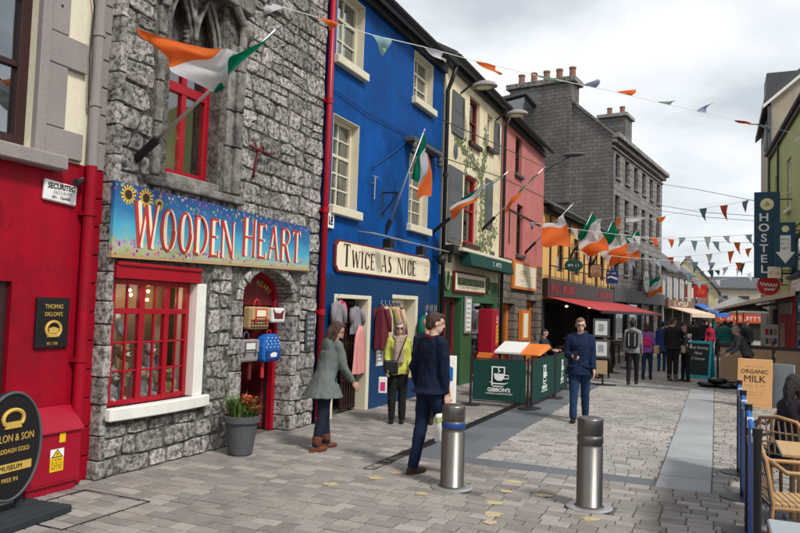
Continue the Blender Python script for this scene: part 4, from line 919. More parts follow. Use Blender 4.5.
MB(o).prism([(Y0 + c, Z0), (Y1 - c, Z0), (Y1, Z0 + c), (Y1, Z1 - c), (Y1 - c, Z1), (Y0 + c, Z1), (Y0, Z1 - c), (Y0, Z0 + c)], .05, .056).build('board', 'sign_cream', sg)
mb = MB(o); sign_word(mb, 'TWICE', 10.70, 2.585, .30, .056, .060, 1.0, .17, .055, .12, .19, 1.3); mb.build('lettering', 'ink_brown', sg); mb = MB(o); sign_word(mb, 'AS', 12.22, 2.585, .31, .056, .060, 1.0, .17, .055, .12, .2, 1.03); mb.build('lettering', 'ink_brown', sg); mb = MB(o); sign_word(mb, 'NICE', 12.98, 2.585, .31, .056, .060, 1.06, .17, .055, .12, .24, 1.03); mb.build('lettering', 'ink_brown', sg)
for i in range(3): marks(5, .05, .22, 'mauve_stone', sg, (.0565, 14.5 - 12.6, .36 - .085 * i), 'L', i)
# lamp rail over the board
lr = thing('sign_lamp_rail', 'thin steel rail with two black spot lamps above the cream shop board', 'lamp', (XS, 12.9, 3.1)); o = (0, 12.9, 3.1)
mb = MB(o); mb.tube((.32, 11.2, 3.21), (.32, 15.2, 3.21), .014, n=8)
for y in (11.3, 13.2, 15.1): mb.tube((0, y, 3.25), (.32, y, 3.21), .012, n=6)
mb.build('rail', 'steel_light', lr)
for y in (11.95, 13.55): m_ = MB(o); m_.box(.24, .40, y - .1, y + .1, 3.0, 3.17); m_.tube((.32, y, 3.17), (.32, y, 3.22), .015, n=6); m_.build('spot_lamp', 'black_paint', lr, bev=.012)
mb = MB(o); mb.ball((.2, 15.05, 3.02), .12, .12, .12); mb.tube((0, 15.05, 3.1), (.2, 15.05, 3.05), .02, n=6); mb.build('floodlight', 'dark_metal', lr, smooth=True)
bx_ = thing('number_plate', 'small square white plaque with black mark on the blue wall', 'plaque', (XS, 10.22, 3.18)); MB().box(.001, .05, -.13, .13, 0, .26).build('plate', 'white_letter', bx_, bev=.01)
mb = MB(); mb.box(.051, .054, -.06, -.03, .06, .2); mb.box(.051, .0545, -.06, .08, .06, .085); mb.prism([(-.01, .1), (.07, .1), (.07, .2), (.02, .2)], .051, .054); mb.build('mark', 'ink_black', bx_)
ps = tag(MB().box(.001, .008, -.16, .16, 0, .30).build('poster', 'paper', None), 'pale poster on the blue shopfront left of the woman in yellow', 'poster'); ps.location = (XS + .004, 12.38, .78)
for z in (.22, .15, .08): MB().box(.008, .0095, -.12, .1, z, z + .03).build('print', 'mauve_stone', ps)
# wall hooks, wires and lamp bracket over the far window
hk = thing('wall_lamp', 'grey bracket lamp above the lower far window of the blue house', 'lamp', (XS, 13.5, 5.2)); o = (0, 13.5, 5.2)
mb = MB(o); mb.box(0, .25, 13.2, 14.9, 5.33, 5.42); mb.build('hood', 'pot_grey', hk, bev=.01)
for y in (13.3, 14.8): m_ = MB(o); m_.tube((.2, y, 5.14), (.2, y, 5.34), .06, n=10); m_.ball((.2, y, 5.13), .07); m_.build('lamp_head', 'pot_grey', hk, smooth=True)
tb = tag((lambda q: (q.tube((0, 0, 0), (.09, 0, 0), .012, n=6), q.tube((.09, 0, -.3), (.09, 0, .12), .012, n=6), q.tube((.09, -.1, .12), (.09, .12, .12), .012, n=6), q.build('wall_hook', 'steel_light'))[-1])(MB()), 'thin pale metal T hook on the blue wall beside the lower window', 'hook'); tb.location = (XS, 11.75, 4.2)
br = tag((lambda q: (q.path([(0, 0, .0), (.35, 0, 0), (.35, 0, -.05)], .018, 6), q.path([(0, 0, -.45), (.2, 0, -.2), (.33, 0, 0)], .015, 6), q.tube((0, 0, -.5), (0, 0, .05), .02, n=6), q.build('sign_bracket', 'dark_metal'))[-1])(MB()), 'black iron bracket on the blue wall left of the flagpole', 'bracket'); br.location = (XS, 12.25, 4.1)

for i, pts in enumerate((((.03, 10.1, 5.52), (.05, 11.6, 5.44), (.04, 13.4, 5.5), (.05, 15.38, 5.62)), ((.03, 11.75, 4.5), (.04, 12.6, 4.95), (.04, 13.2, 5.3)), ((.03, 10.12, 2.95), (.03, 10.14, 4.2), (.03, 10.1, 5.5), (.03, 10.12, 7.4)))): MB(O).path(pts, .009, 5).build('cable', 'blue_band', bl)
# ================================================================== CREAM HOUSE
YC0, YC1 = 15.50, 20.38; O = (0, 18, 0)
cr_ = thing('cream_building', 'cream house with grey shutters, red windows and green shopfront', 'building', (XS, 18, 0))
CW = [(17.08, 18.2, 3.62, 5.42), (17.35, 18.22, 6.3, 7.5), (18.92, 19.5, 6.5, 7.45)]
w = MB(O); wall_geo(w, 0, YC0, YC1, 2.72, 7.93, CW, .2); shell(w, 0, YC0, YC1, 2.72, 7.93, 5); w.build('upper_wall', 'cream_paint', cr_)
GH = [(15.75, 17.1, 0, 2.2), (17.98, 20.0, 0, 2.1)]
w = MB(O); wall_geo(w, .004, YC0, YC1, 0, 2.72, GH, .3); shell(w, .004, YC0, YC1, 0, 2.72, 5); w.build('shopfront', 'green_front', cr_)
for i, (a, b, c, d) in enumerate(CW):
    sash(cr_, O, a, b, c, d, 0, .12, 'maroon' if i == 1 else ('red_gloss' if i == 0 else 'white_frame'), nx=1, rows=(1, 1), fw=.09, glass='glass', sill=.06, sillm='dark_wood', curtain=.5 if i == 2 else None)
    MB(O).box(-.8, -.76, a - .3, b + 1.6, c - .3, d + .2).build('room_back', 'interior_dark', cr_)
for a, b, c, d in ((15.86, 16.86, 3.52, 5.38), (18.85, 19.5, 4.2, 5.6), (16.0, 16.85, 6.2, 7.25), (19.55, 20.05, 6.5, 7.4)):
    s = MB(O); s.box(.0, .045, a, b, c, d)
    p = s.build('shutter', 'grey_shutter', cr_, bev=.008); q = MB(O); q.box(.045, .052, a + .08, b - .08, c + .1, (c + d) / 2 - .04); q.box(.045, .052, a + .08, b - .08, (c + d) / 2 + .04, d - .1); q.build('panel', 'grey_shutter', p, bev=.004)
# painted creeper between the storeys
vn = MB(O); r = random.Random(8)
def creeper(pts, n, spread):
    vn.path([(.006, a, b) for a, b in pts], .012, 5)
    for k in range(n):
        t = r.random() * (len(pts) - 1); i = int(t); f = t - i; y = pts[i][0] * (1 - f) + pts[i + 1][0] * f + r.gauss(0, spread); z = pts[i][1] * (1 - f) + pts[i + 1][1] * f + r.gauss(0, spread); a = r.random() * 6.3; l = r.uniform(.035, .085)
        vn.prism([(y + l * cos(a), z + l * sin(a)), (y + l * .5 * cos(a + 1.7), z + l * .5 * sin(a + 1.7)), (y - l * .6 * cos(a), z - l * .6 * sin(a)), (y + l * .5 * cos(a - 1.7), z + l * .5 * sin(a - 1.7))], .001, .012 + .0006 * (k % 9))
creeper([(16.3, 6.2), (16.9, 6.0), (17.6, 5.85), (18.3, 5.6), (18.6, 5.2), (18.55, 4.4), (18.5, 3.6), (18.9, 3.3)], 380, .14); creeper([(18.5, 5.5), (18.8, 6.2), (18.75, 6.9)], 110, .1); creeper([(18.6, 3.6), (19.4, 3.9), (19.9, 4.3)], 120, .15); creeper([(17.3, 5.8), (17.1, 5.4)], 25, .08)
vn.build('painted_creeper', 'vine_paint', cr_)
MB(O).ball((.01, 16.35, 5.8), .02, .16, .2).build('painted_urn', 'grey_shutter', cr_)
MB(O).box(.0, .03, 19.45, 19.85, 3.35, 3.6).build('vent_grille', 'grey_shutter', cr_)
gutter_roof(cr_, O, YC0, YC1, 7.93)
dd = MB(O); dd.box(-.24, -.16, 15.8, 17.05, 0, .9); dd.box(-.24, -.16, 15.8, 15.95, .9, 2.2); dd.box(-.24, -.16, 16.9, 17.05, .9, 2.2); dd.box(-.24, -.16, 15.95, 16.9, 2.08, 2.2); dd.box(-.23, -.17, 16.38, 16.46, .9, 2.08); d_ = dd.build('door', 'maroon', cr_, bev=.006); MB(O).box(-.21, -.2, 15.95, 16.9, .9, 2.08).build('pane', 'glass', d_)
MB(O).box(-1.1, -1.05, 15.6, 20.2, 0, 2.6).build('shop_back', 'interior_dark', cr_)
dd = MB(O); dd.box(-.24, -.16, 18.0, 18.5, 0, 2.1); dd.box(-.24, -.16, 18.5, 20.0, 0, .75); dd.box(-.24, -.16, 19.85, 20.0, .75, 2.1); d_ = dd.build('shop_window', 'maroon', cr_, bev=.006); MB(O).box(-.21, -.2, 18.5, 19.85, .75, 2.1).build('pane', 'glass', d_)
# folded green awning box and its sign
aw = thing('folded_awning', 'folded dark green awning box above the green shopfront', 'awning', (XS, 18.4, 2.95)); o = (0, 18.4, 2.95)
MB(o).box(.02, .42, 15.95, 20.3, 3.3, 3.38).build('cassette', 'white_frame', aw, bev=.01); MB(o).hexa([(.2, 16.4, 2.98), (.5, 16.4, 2.98), (.5, 20.3, 2.98), (.2, 20.3, 2.98), (.1, 16.4, 3.3), (.43, 16.4, 3.3), (.43, 20.3, 3.3), (.1, 20.3, 3.3)]).build('valance', 'green_canvas', aw, bev=.01)
marks(6, .12, .8, 'white_letter', aw, (.475, .25, .19), 'L', 2)
mb = MB(o); mb.box(.0, .3, 15.6, 16.3, 3.22, 3.42); mb.tube((.15, 15.75, 3.0), (.15, 15.75, 3.25), .05, n=8); mb.build('motor_box', 'dark_metal', aw)
sg = thing('shop_sign', 'cream and dark green fascia sign with maroon frame under the folded awning', 'sign', (XS, 17.6, 2.32)); o = (0, 17.6, 2.32)
MB(o).box(.01, .07, 16.35, 18.95, 2.33, 2.86).build('frame', 'maroon', sg, bev=.006); MB(o).box(.07, .075, 16.42, 18.88, 2.39, 2.80).build('board', 'sign_cream', sg); MB(o).box(.075, .078, 16.55, 18.75, 2.52, 2.70).build('band', 'green_front', sg)
marks(12, .11, 1.9, 'straw', sg, (.0785, .05, .29), 'L', 4); marks(14, .05, 1.3, 'ink_brown', sg, (.0755, 0, .13), 'L', 6)
for y in (15.95, 19.3):
    rg = tag(MB().path([(.03, .14 * cos(2 * pi * k / 16), .22 + .22 * sin(2 * pi * k / 16)) for k in range(17)], .025, 6, False).build('wreath', 'vine_paint'), 'painted oval ring on the green shopfront %s of the fascia sign' % ('left' if y < 17 else 'right'), 'ornament', 'painted rings'); rg.location = (XS + .005, y, 2.38)
# eaves lamps with hooded shades
for i, (y, z) in enumerate(((16.6, 7.42), (19.75, 7.55))):
    lp = thing('street_lamp', ('half-round hooded street lamp under the eaves near the blue house', 'half-round hooded street lamp at the eaves near the pink house')[i], 'lamp', (XS, y, z), 0, 'hooded lamps at the eaves')
    MB().path([(0, 0, -.1), (.3, 0, .12), (.55, 0, .12)], .025, 6).build('arm', 'dark_metal', lp)
    mb = MB(); n = 14
    for k in range(6):
        pass
    mb.lathe([(.27, 0), (.265, .04), (.22, .10), (.12, .15), (.03, .16)], 18, (.62, 0, .0), 1.25, .8); mb.build('shade', 'mauve_stone', lp, smooth=True)
    MB().ball((.62, 0, -.005), .2, .15, .04).build('lens', 'sign_cream', lp, smooth=True)
pc = thing('menu_case', 'white menu case on the green shopfront between the doors', 'menu', (XS + .02, 17.5, 1.3)); MB().box(0, .05, -.25, .25, 0, .95).build('case', 'steel_light', pc, bev=.008); MB().box(.05, .054, -.2, .2, .06, .88).build('menu_sheet', 'paper', pc)
for z in (.75, .62, .5, .38, .26, .14): MB().box(.054, .0548, -.15, .13, z, z + .035).build('print', 'mauve_stone', pc)
vm = thing('vending_sign', 'tall red lightbox with yellow stripes standing at the green shopfront', 'sign', (XS + .35, 18.5, 0)); MB().box(-.25, .15, -.28, .28, .0, 1.95).build('cabinet', 'red_cabinet', vm, bev=.02)
s = MB(); s.box(.151, .158, .0, .26, .95, 1.8); s.build('panel', 'red_sign', vm); s = MB()
for k in range(5): s.prism([(.03, 1.02 + k * .1), (.23, 1.09 + k * .1), (.23, 1.14 + k * .1), (.03, 1.07 + k * .1)], .158, .161)
s.build('stripes', 'yellow_sticker', vm); marks(4, .09, .2, 'white_letter', vm, (.1585, .13, 1.7), 'L', 2); marks(5, .05, .2, 'white_letter', vm, (.1585, .13, 1.6), 'L', 9); s = MB()
for k in range(5): s.prism([(-.25, 1.0 + k * .12), (.02, 1.0 + k * .12), (.1, 1.06 + k * .12), (-.2, 1.06 + k * .12)], .151, .155)

# ================================================================== PINK HOUSE
YP0, YP1 = 20.44, 26.15; O = (0, 23.3, 0)
pk = thing('pink_building', 'pink house over a brown stone ground floor with orange framed sign', 'building', (XS, 23.3, 0))
PW = [(22.0, 22.8, 6.35, 7.55), (22.35, 23.15, 3.75, 5.4)]
w = MB(O); wall_geo(w, 0, YP0, YP1, 3.55, 7.9, PW, .18); shell(w, 0, YP0, YP1, 3.55, 7.9, 5); w.build('upper_wall', 'pink_wall', pk)
PH = [(20.75, 22.3, 0, 2.15), (23.9, 25.4, 0, 2.3)]
w = MB(O); wall_geo(w, .004, YP0, YP1, 0, 3.55, PH, .35); shell(w, .004, YP0, YP1, 0, 3.55, 5); w.build('ground_floor_wall', 'brown_stone', pk)
for a, b, c, d in PW: sash(pk, O, a, b, c, d, 0, .12, 'dark_wood', nx=1, rows=(1, 1), fw=.08, sill=.06, sillm='pot_grey')
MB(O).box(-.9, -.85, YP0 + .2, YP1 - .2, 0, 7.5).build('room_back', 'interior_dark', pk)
gutter_roof(pk, O, YP0, YP1, 7.9)
for nm, (a, b, c, d) in (('door', PH[0]), ('door', PH[1])):
    q = MB(O); q.box(-.3, -.2, a, a + .16, c, d); q.box(-.3, -.2, b - .16, b, c, d); q.box(-.3, -.2, a + .16, b - .16, d - .16, d); q.box(-.29, -.22, a + .16, b - .16, 0, .5); e_ = q.build(nm, 'orange_wood', pk, bev=.008); MB(O).box(-.27, -.26, a + .16, b - .16, .5, d - .16).build('pane', 'glass', e_)
os_ = thing('shop_sign', 'square cream sign in an orange frame on the brown stone wall', 'sign', (XS + .02, 23.3, 2.62)); MB().box(0, .09, -1.55, 1.55, 0, .9).build('frame', 'orange_wood', os_, bev=.01); MB().box(.09, .095, -1.38, 1.38, .09, .81).build('board', 'sign_cream', os_)
marks(5, .2, 1.5, 'straw', os_, (.0955, 0, .52), 'L', 3); marks(9, .09, 1.5, 'straw', os_, (.0955, 0, .29), 'L', 5); marks(7, .06, .9, 'straw', os_, (.0955, 0, .17), 'L', 6)
oc = thing('menu_case', 'orange framed menu case on the brown stone wall', 'menu', (XS + .02, 23.2, .95)); MB().box(0, .14, -.45, .45, 0, 1.0).build('case', 'orange_wood', oc, bev=.01); MB().box(.14, .146, -.3, .3, .1, .9).build('menu_sheet', 'sign_cream', oc)
hb = thing('hanging_sign_bracket', 'black iron bracket frame projecting from the pink wall', 'bracket', (XS, 21.4, 4.0)); mb = MB(); mb.box(0, .03, 0, 4.2, 1.05, 1.09); mb.box(0, .03, 0, .04, 0, 1.09);  mb.build('bracket', 'dark_metal', hb)
dp2 = thing('drainpipe', 'black drainpipe between the cream house and the pink house', 'drainpipe', (XS, 20.41, 0)); MB().path([(.28, 0, 7.8), (.1, 0, 7.4), (.1, 0, .05)], .05, 8).build('pipe', 'dark_metal', dp2, smooth=True)

# ================================================================== YELLOW PUB (street bends right from here)
PHI = radians(4.5); YL = 11.6; yl = thing('yellow_building', 'low yellow pub with black trimmed windows and dark fascia', 'building', (XS, 26.2, 0), -PHI)
YW = [(1.9, 2.9, 3.55, 5.1), (4.4, 5.4, 3.55, 5.1), (6.9, 7.9, 3.55, 5.1), (9.3, 10.3, 3.55, 5.1)]
w = MB(); wall_geo(w, 0, 0, YL, 2.42, 5.85, YW, .15); shell(w, 0, 0, YL, 2.42, 5.85, 6); w.build('upper_wall', 'yellow_wall', yl)
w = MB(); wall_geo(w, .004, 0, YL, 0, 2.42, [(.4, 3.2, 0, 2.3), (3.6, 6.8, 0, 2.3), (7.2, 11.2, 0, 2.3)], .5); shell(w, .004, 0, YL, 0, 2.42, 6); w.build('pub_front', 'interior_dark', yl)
for a, b, c, d in YW: sash(yl, (0, 0, 0), a, b, c, d, 0, .1, 'dark_wood', nx=1, rows=(1, 1), fw=.1, glass='glass')
for y in (.9, 3.6, 6.1, 8.5, 11.0): MB().box(0, .04, y - .07, y + .07, 2.95, 5.6).build('pilaster', 'dark_wood', yl)
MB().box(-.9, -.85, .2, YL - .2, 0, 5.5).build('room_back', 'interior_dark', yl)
MB().box(.005, .22, 0, YL, 2.5, 3.18).build('fascia', 'dark_wood', yl, bev=.02)
for y0, y1 in ((.35, 1.5), (1.9, 3.9), (8.2, 11.2)): MB().box(.221, .228, y0, y1, 2.62, 3.02).build('fascia_panel', 'maroon', yl)
marks(8, .26, 1.7, 'red_gloss', yl, (.2285, 2.9, 2.82), 'L', 3); marks(4, .26, .9, 'red_gloss', yl, (.2285, .92, 2.82), 'L', 4); marks(9, .26, 2.4, 'red_gloss', yl, (.2285, 9.7, 2.82), 'L', 5)
gutter_roof(yl, (0, 0, 0), 0, YL, 5.85, over=.4, rise=3.0, back=5)
mb = MB(); mb.box(.3, .34, .0, YL, 3.62, 3.66)
for k in range(10): mb.tube((.32, .6 + k * 1.15, 3.2), (.32, .6 + k * 1.15, 3.66), .012, n=5)
mb.build('balcony_rail', 'dark_metal', yl)
for y, t_, m_, sh_ in ((2.35, 'ARAN', 'teal_dark', 1), (6.1, 'SEAFOOD', 'screen_wood', 0), (9.4, 'OCEAN', 'blue_band', 2)):
    SC_ = .6
    hs_ = thing('hanging_sign', {1: 'dark oval hanging sign with white letters on the yellow pub', 0: 'brown shield hanging sign on the yellow pub', 2: 'blue square hanging sign with white wave at the far end of the pub'}[sh_], 'sign', (XS + sin(PHI) * y, 26.2 + cos(PHI) * y, 3.15), -PHI, 'hanging signs on the yellow pub')
    mb = MB()
    if sh_ == 1: mb.prism([(.9 + .62 * cos(2 * pi * k / 20), .5 + .42 * sin(2 * pi * k / 20)) for k in range(20)], -.03, .03, 'y')
    elif sh_ == 0: mb.prism([(.5, .15), (.9, .0), (1.3, .15), (1.3, .8), (1.15, .95), (.65, .95), (.5, .8)], -.03, .03, 'y')
    else: mb.prism([(.45, -.15), (1.4, -.15), (1.4, .9), (.45, .9)], -.03, .03, 'y')
    mb.build('board', m_, hs_, bev=.01)
    if sh_ == 2: q = MB(); q.prism([(.5, .2), (.8, .32), (1.35, .12), (1.35, .3), (.85, .45), (.6, .38)], -.04, -.031, 'y'); q.build('wave', 'white_letter', hs_)
    marks(6, .16, .75, 'white_letter', hs_, (.9, -.0305, .66 if sh_ == 2 else .5), 'C', sh_ + 2)
    MB().tube((0, 0, .98), (1.35, 0, .98), .03, n=6).build('arm', 'dark_metal', hs_); hs_.scale = (SC_, SC_, SC_); hs_.location.z += .35
# long red awning
ra = thing('awning', 'long faded red awning over the pub terrace', 'awning', (XS, 26.2, 0), -PHI); mb = MB(); n = 7; Ln = 14.2
for k in range(n):
    y0, y1 = Ln * k / n, Ln * (k + 1) / n; s0, s1 = 0, 0
    mb.hexa([(.15, y0, 2.50), (2.15, y0, 2.02), (2.15, y1, 2.02), (.15, y1, 2.50), (.15, y0, 2.515), (2.15, y0, 2.035), (2.15, y1, 2.035), (.15, y1, 2.515)])
mb.build('canvas', 'red_awning', ra); MB().box(2.15, 2.19, 0, Ln, 1.93, 2.04).build('front_bar', 'dark_wood', ra)
for y in (.4, 4.8, 9.3, 13.6): MB().path([(.2, y, 2.3), (1.2, y + .35, 2.16), (2.1, y, 2.0)], .025, 6).build('folding_arm', 'dark_metal', ra)
for y in (5.0, 9.5, 13.9): MB().tube((2.1, y, 0), (2.1, y, 1.98), .04, n=8).build('post', 'dark_metal', ra)
for i in range(3): MB().ball((.6, 1.2 + i * 3.6, 2.16), .06, .06, .035).build('terrace_light', 'lamp_glow', ra)

# ================================================================== GREY STONE WAREHOUSE with chimney gable
PH2 = radians(8); GX, GY = -5.0, 37.75; GL = 12.1; EZ = 11.2
gr = thing('grey_stone_building', 'tall dark grey stone building with chimney gable and rows of narrow windows', 'building', (GX, GY, 0), -PH2)
GW = []
for z0, z1 in ((9.15, 10.45), (6.55, 8.25), (4.1, 5.6)):
    for k in range(6): GW.append((.75 + k * 1.95, 1.65 + k * 1.95, z0, z1))
w = MB(); wall_geo(w, 0, 0, GL, 0, EZ, GW, .22); w.quad((0, GL, 0), (-8, GL, 0), (-8, GL, EZ), (0, GL, EZ)); w.build('front_wall', 'grey_ashlar', gr)
for a, b, c, d in GW: sash(gr, (0, 0, 0), a, b, c, d, 0, .15, 'pot_grey', nx=1, rows=(1, 1), fw=.08, glass='glass_bright', sill=.06, sillm='dressed', sillz=.1)
MB().box(-.8, -.75, .2, GL - .2, 0, EZ - .3).build('room_back', 'interior_dark', gr)
g = MB(); RX, RZ = -2.3, 13.4   # gable shoulder where the chimney begins
g.prism([(0, 0), (0, EZ + .1), (RX, RZ), (-6.6, RZ), (-8.6, EZ + .1), (-8.6, 0)], 0, .5, 'y'); g.build('gable_wall', 'grey_gable', gr)
ch = MB(); ch.box(-5.75, -2.15, -.12, 1.1, 7.8, 14.35); ch.build('chimney', 'grey_gable', gr, bev=.02); MB().box(-5.95, -1.95, -.25, 1.25, 14.35, 14.65).build('chimney_cap', 'carved', gr, bev=.03)
for k in range(5): m_ = MB(); x_ = -5.3 + k * .74; m_.lathe([(.19, 14.65), (.17, 15.2), (.2, 15.25), (.2, 15.34)], 12, (x_, .5, 0)); m_.build('chimney_pot', 'terracotta', gr)
cp = MB(); cp.hexa([(.1, -.12, EZ + .02), (RX, -.12, RZ - .05), (RX, .5, RZ - .05), (.1, .5, EZ + .02), (.1, -.12, EZ + .17), (RX, -.12, RZ + .13), (RX, .5, RZ + .13), (.1, .5, EZ + .17)]); cp.build('coping', 'carved', gr)
r_ = MB(); r_.hexa([(.3, .5, EZ + .15), (-4.3, .5, 14.3), (-4.3, GL, 14.3), (.3, GL, EZ + .15), (.3, .5, EZ + .22), (-4.3, .5, 14.4), (-4.3, GL, 14.4), (.3, GL, EZ + .22)]); r_.build('roof', 'slate', gr)
co = MB(); co.box(.0, .42, -.05, GL + .2, EZ - .12, EZ + .14); co.box(.0, .25, -.02, GL + .1, EZ - .35, EZ - .12); co.box(0, .1, 0, GL, EZ - .6, EZ - .5); co.build('cornice', 'grey_ashlar', gr, bev=.03)
c2 = MB(); c2.box(-2.8, -1.2, 7.2, 8.8, 11.5, 14.2); c2.build('chimney', 'grey_gable', gr); MB().box(-2.95, -1.05, 7.05, 8.95, 14.2, 14.4).build('chimney_cap', 'dressed', gr)
for k in range(2): m_ = MB(); m_.lathe([(.17, 14.4), (.16, 14.9), (.19, 15.0)], 10, (-2.4 + .8 * k, 8, 0)); m_.build('chimney_pot', 'terracotta', gr)
MB().box(.005, .25, 0, GL, 2.6, 3.3).build('shop_fascia', 'pot_grey', gr)
for y in (.5, 3.2, 6.4, 9.4, 11.8): MB().box(.004, .15, y - .2, y + .2, 0, 2.6).build('pilaster', 'pot_grey', gr)
for a, b in ((.8, 2.9), (3.5, 6.1), (6.7, 9.1), (9.7, 11.5)): MB().box(.003, .02, a, b, .5, 2.5).build('shop_window', 'glass_bright', gr)
rs = thing('face_sign', 'round white sign with dark features on the grey stone wall', 'sign', (GX + sin(PH2) * 6.5 + .3, GY + cos(PH2) * 6.5, 3.9), -PH2); n = 24
MB().prism([(.0 + .62 * cos(2 * pi * k / n), .62 * sin(2 * pi * k / n)) for k in range(n)], 0, .06).build('disc', 'paper', rs)
q = MB(); q.prism([(-.28 + .13 * cos(a), .16 + .13 * sin(a)) for a in [2 * pi * k / 10 for k in range(10)]], .06, .066); q.prism([(.26 + .12 * cos(a), .18 + .12 * sin(a)) for a in [2 * pi * k / 10 for k in range(10)]], .06, .066); q.prism([(-.05, -.1), (.12, -.14), (.0, -.26)], .06, .066); q.build('features', 'ink_black', rs)
# old weathered tarpaulin-glass roof light behind the pink eaves
gh = thing('rooftop_lean_to', 'grey glazed rooftop room behind the pink house eaves', 'roof', (-10.4, 36, 0)); mb = MB(); mb.box(-1.2, 1.25, 0, 4, 0, 11.5); mb.build('wall', 'grey_gable', gh)
MB().hexa([(-1.1, .05, 11.5), (1.15, .05, 11.5), (1.15, 3.9, 11.5), (-1.1, 3.9, 11.5), (-1.1, .05, 12.8), (1.15, .05, 13.2), (1.15, 3.9, 13.2), (-1.1, 3.9, 12.8)]).build('glazing', 'glass_bright', gh)
MB().hexa([(-1.4, -.2, 12.82), (1.3, -.2, 13.25), (1.3, 4.2, 13.25), (-1.4, 4.2, 12.82), (-1.4, -.2, 12.98), (1.3, -.2, 13.42), (1.3, 4.2, 13.42), (-1.4, 4.2, 12.98)]).build('roof', 'slate', gh)
for k in range(4): MB().box(-1.1 + k * .73, -1.03 + k * .73, -.02, .045, 11.5, 12.8).build('mullion', 'pot_grey', gh)

# ================================================================== FAR END OF THE STREET
def far_house(name, label, cat, x, y, rz, L_, D, ez, ridge, wm, rm, wins=(), gable=False, group='buildings closing the far street'):
    t = thing(name, label, cat, (x, y, 0), rz, group); w = MB()
    if gable:      # gable end faces the camera
        w.prism([(0, 0), (0, ez), (-D / 2, ridge), (-D, ez), (-D, 0)], 0, L_, 'y')
        ro = MB(); ov_ = .25
        for s in (1, -1):
            e0 = (ov_, ez - .2) if s > 0 else (-D - ov_, ez - .2)
            ro.hexa([(e0[0], -ov_, e0[1]), (-D / 2, -ov_, ridge), (-D / 2, L_, ridge), (e0[0], L_, e0[1]), (e0[0], -ov_, e0[1] + .18), (-D / 2, -ov_, ridge + .2), (-D / 2, L_, ridge + .2), (e0[0], L_, e0[1] + .18)])
        ro.build('roof', rm, t)
    else:
        w.prism([(0, 0), (0, ez), (-D / 2, ridge - .1), (-D, ez), (-D, 0)], 0, L_, 'y'); ro = MB()
        for s in (1, -1):
            e0 = (.3, ez - .1) if s > 0 else (-D - .3, ez - .1)
            ro.hexa([(e0[0], -.1, e0[1]), (-D / 2, -.1, ridge), (-D / 2, L_ + .1, ridge), (e0[0], L_ + .1, e0[1]), (e0[0], -.1, e0[1] + .15), (-D / 2, -.1, ridge + .18), (-D / 2, L_ + .1, ridge + .18), (e0[0], L_ + .1, e0[1] + .15)])
        ro.build('roof', rm, t)
    w.build('wall', wm, t)
    for a, b, c, d in wins:
        q = MB(); q.box(.0, .06, a - .1, b + .1, c - .1, d + .1); f_ = q.build('window', 'pot_grey', t); MB().box(.06, .07, a, b, c, d).build('pane', 'glass_bright', f_)
    return t
cw = [(1.0 + k * 1.9, 1.7 + k * 1.9, 3.2, 4.6) for k in range(4)]
fc = far_house('stone_shop', 'pale stone shop with dark slate roof beyond the grey building', 'building', -3.25, 49.9, -radians(9.5), 9.2, 8, 5.0, 8.0, 'pale_stone', 'slate', cw)
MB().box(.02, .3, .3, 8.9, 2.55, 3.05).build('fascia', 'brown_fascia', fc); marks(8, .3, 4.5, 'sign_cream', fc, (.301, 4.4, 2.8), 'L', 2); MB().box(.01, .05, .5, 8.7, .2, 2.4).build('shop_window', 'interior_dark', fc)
for a in (2.5, 5.6): MB().box(.0, .08, a, a + .35, 0, 2.5).build('pilaster', 'pale_stone', fc)
ft = thing('awning', 'tan shop awning below the pale stone shop', 'awning', (-3.25, 49.9, 0), -radians(9.5)); MB().hexa([(.3, .4, 2.5), (1.75, .4, 2.1), (1.75, 8.6, 2.1), (.3, 8.6, 2.5), (.3, .4, 2.56), (1.75, .4, 2.16), (1.75, 8.6, 2.16), (.3, 8.6, 2.56)]).build('canvas', 'beige_awning', ft); MB().box(1.75, 1.79, .4, 8.6, 1.9, 2.15).build('valance', 'beige_awning', ft)
fy = far_house('yellow_gable_house', 'pale yellow gabled house at the end of the left terrace', 'building', 0.17, 72, 0, 9, 5.2, 4.3, 7.5, 'pale_yellow', 'slate', (), True)
fb2 = thing('awning', 'bright blue shop awning before the pale yellow gable', 'awning', (-1.95, 60.0, 0), -radians(8)); MB().hexa([(0, 0, 3.0), (2.0, 0, 2.2), (2.0, 7, 2.2), (0, 7, 3.0), (0, 0, 3.06), (2.0, 0, 2.26), (2.0, 7, 2.26), (0, 7, 3.06)]).build('canvas', 'blue_awning', fb2); MB().box(2.0, 2.04, 0, 7, 1.98, 2.25).build('valance', 'blue_awning', fb2)
fd = far_house('brown_terrace_house', 'brown and grey terrace front behind the blue awning', 'building', -1.9, 59.4, -radians(6), 12, 7, 4.6, 6.6, 'brown_fascia', 'slate', [(.8, 1.6, 3, 4.2), (3.2, 4.0, 3, 4.2)])
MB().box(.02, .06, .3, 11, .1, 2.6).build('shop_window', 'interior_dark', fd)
rsn = tag(MB().box(-.5, .45, -.04, .04, 0, 1.0).build('banner', 'red_sign', None), 'red hanging banner on the terrace near the blue awning', 'banner'); rsn.location = (-1.1, 60, 3.45)
q = MB(); q.prism([(-.3, .3), (.25, .25), (.3, .55), (-.1, .7)], -.045, -.0405, 'y'); q.build('print', 'orange_red', rsn)
fe = far_house('terrace_house', 'distant brown terrace with slate roof closing the street', 'building', -1.0, 96, radians(-90), 6, 6, 5.6, 7.0, 'pale_stone', 'slate', [(1.2, 2.2, 3.0, 4.6), (3.6, 4.6, 3.0, 4.6)])
ff_ = far_house('shop_row', 'distant grey shop row with orange fascia on the right', 'building', 3.0, 70, radians(-90), 5, 6, 2.9, 3.5, 'pale_stone', 'slate', [])
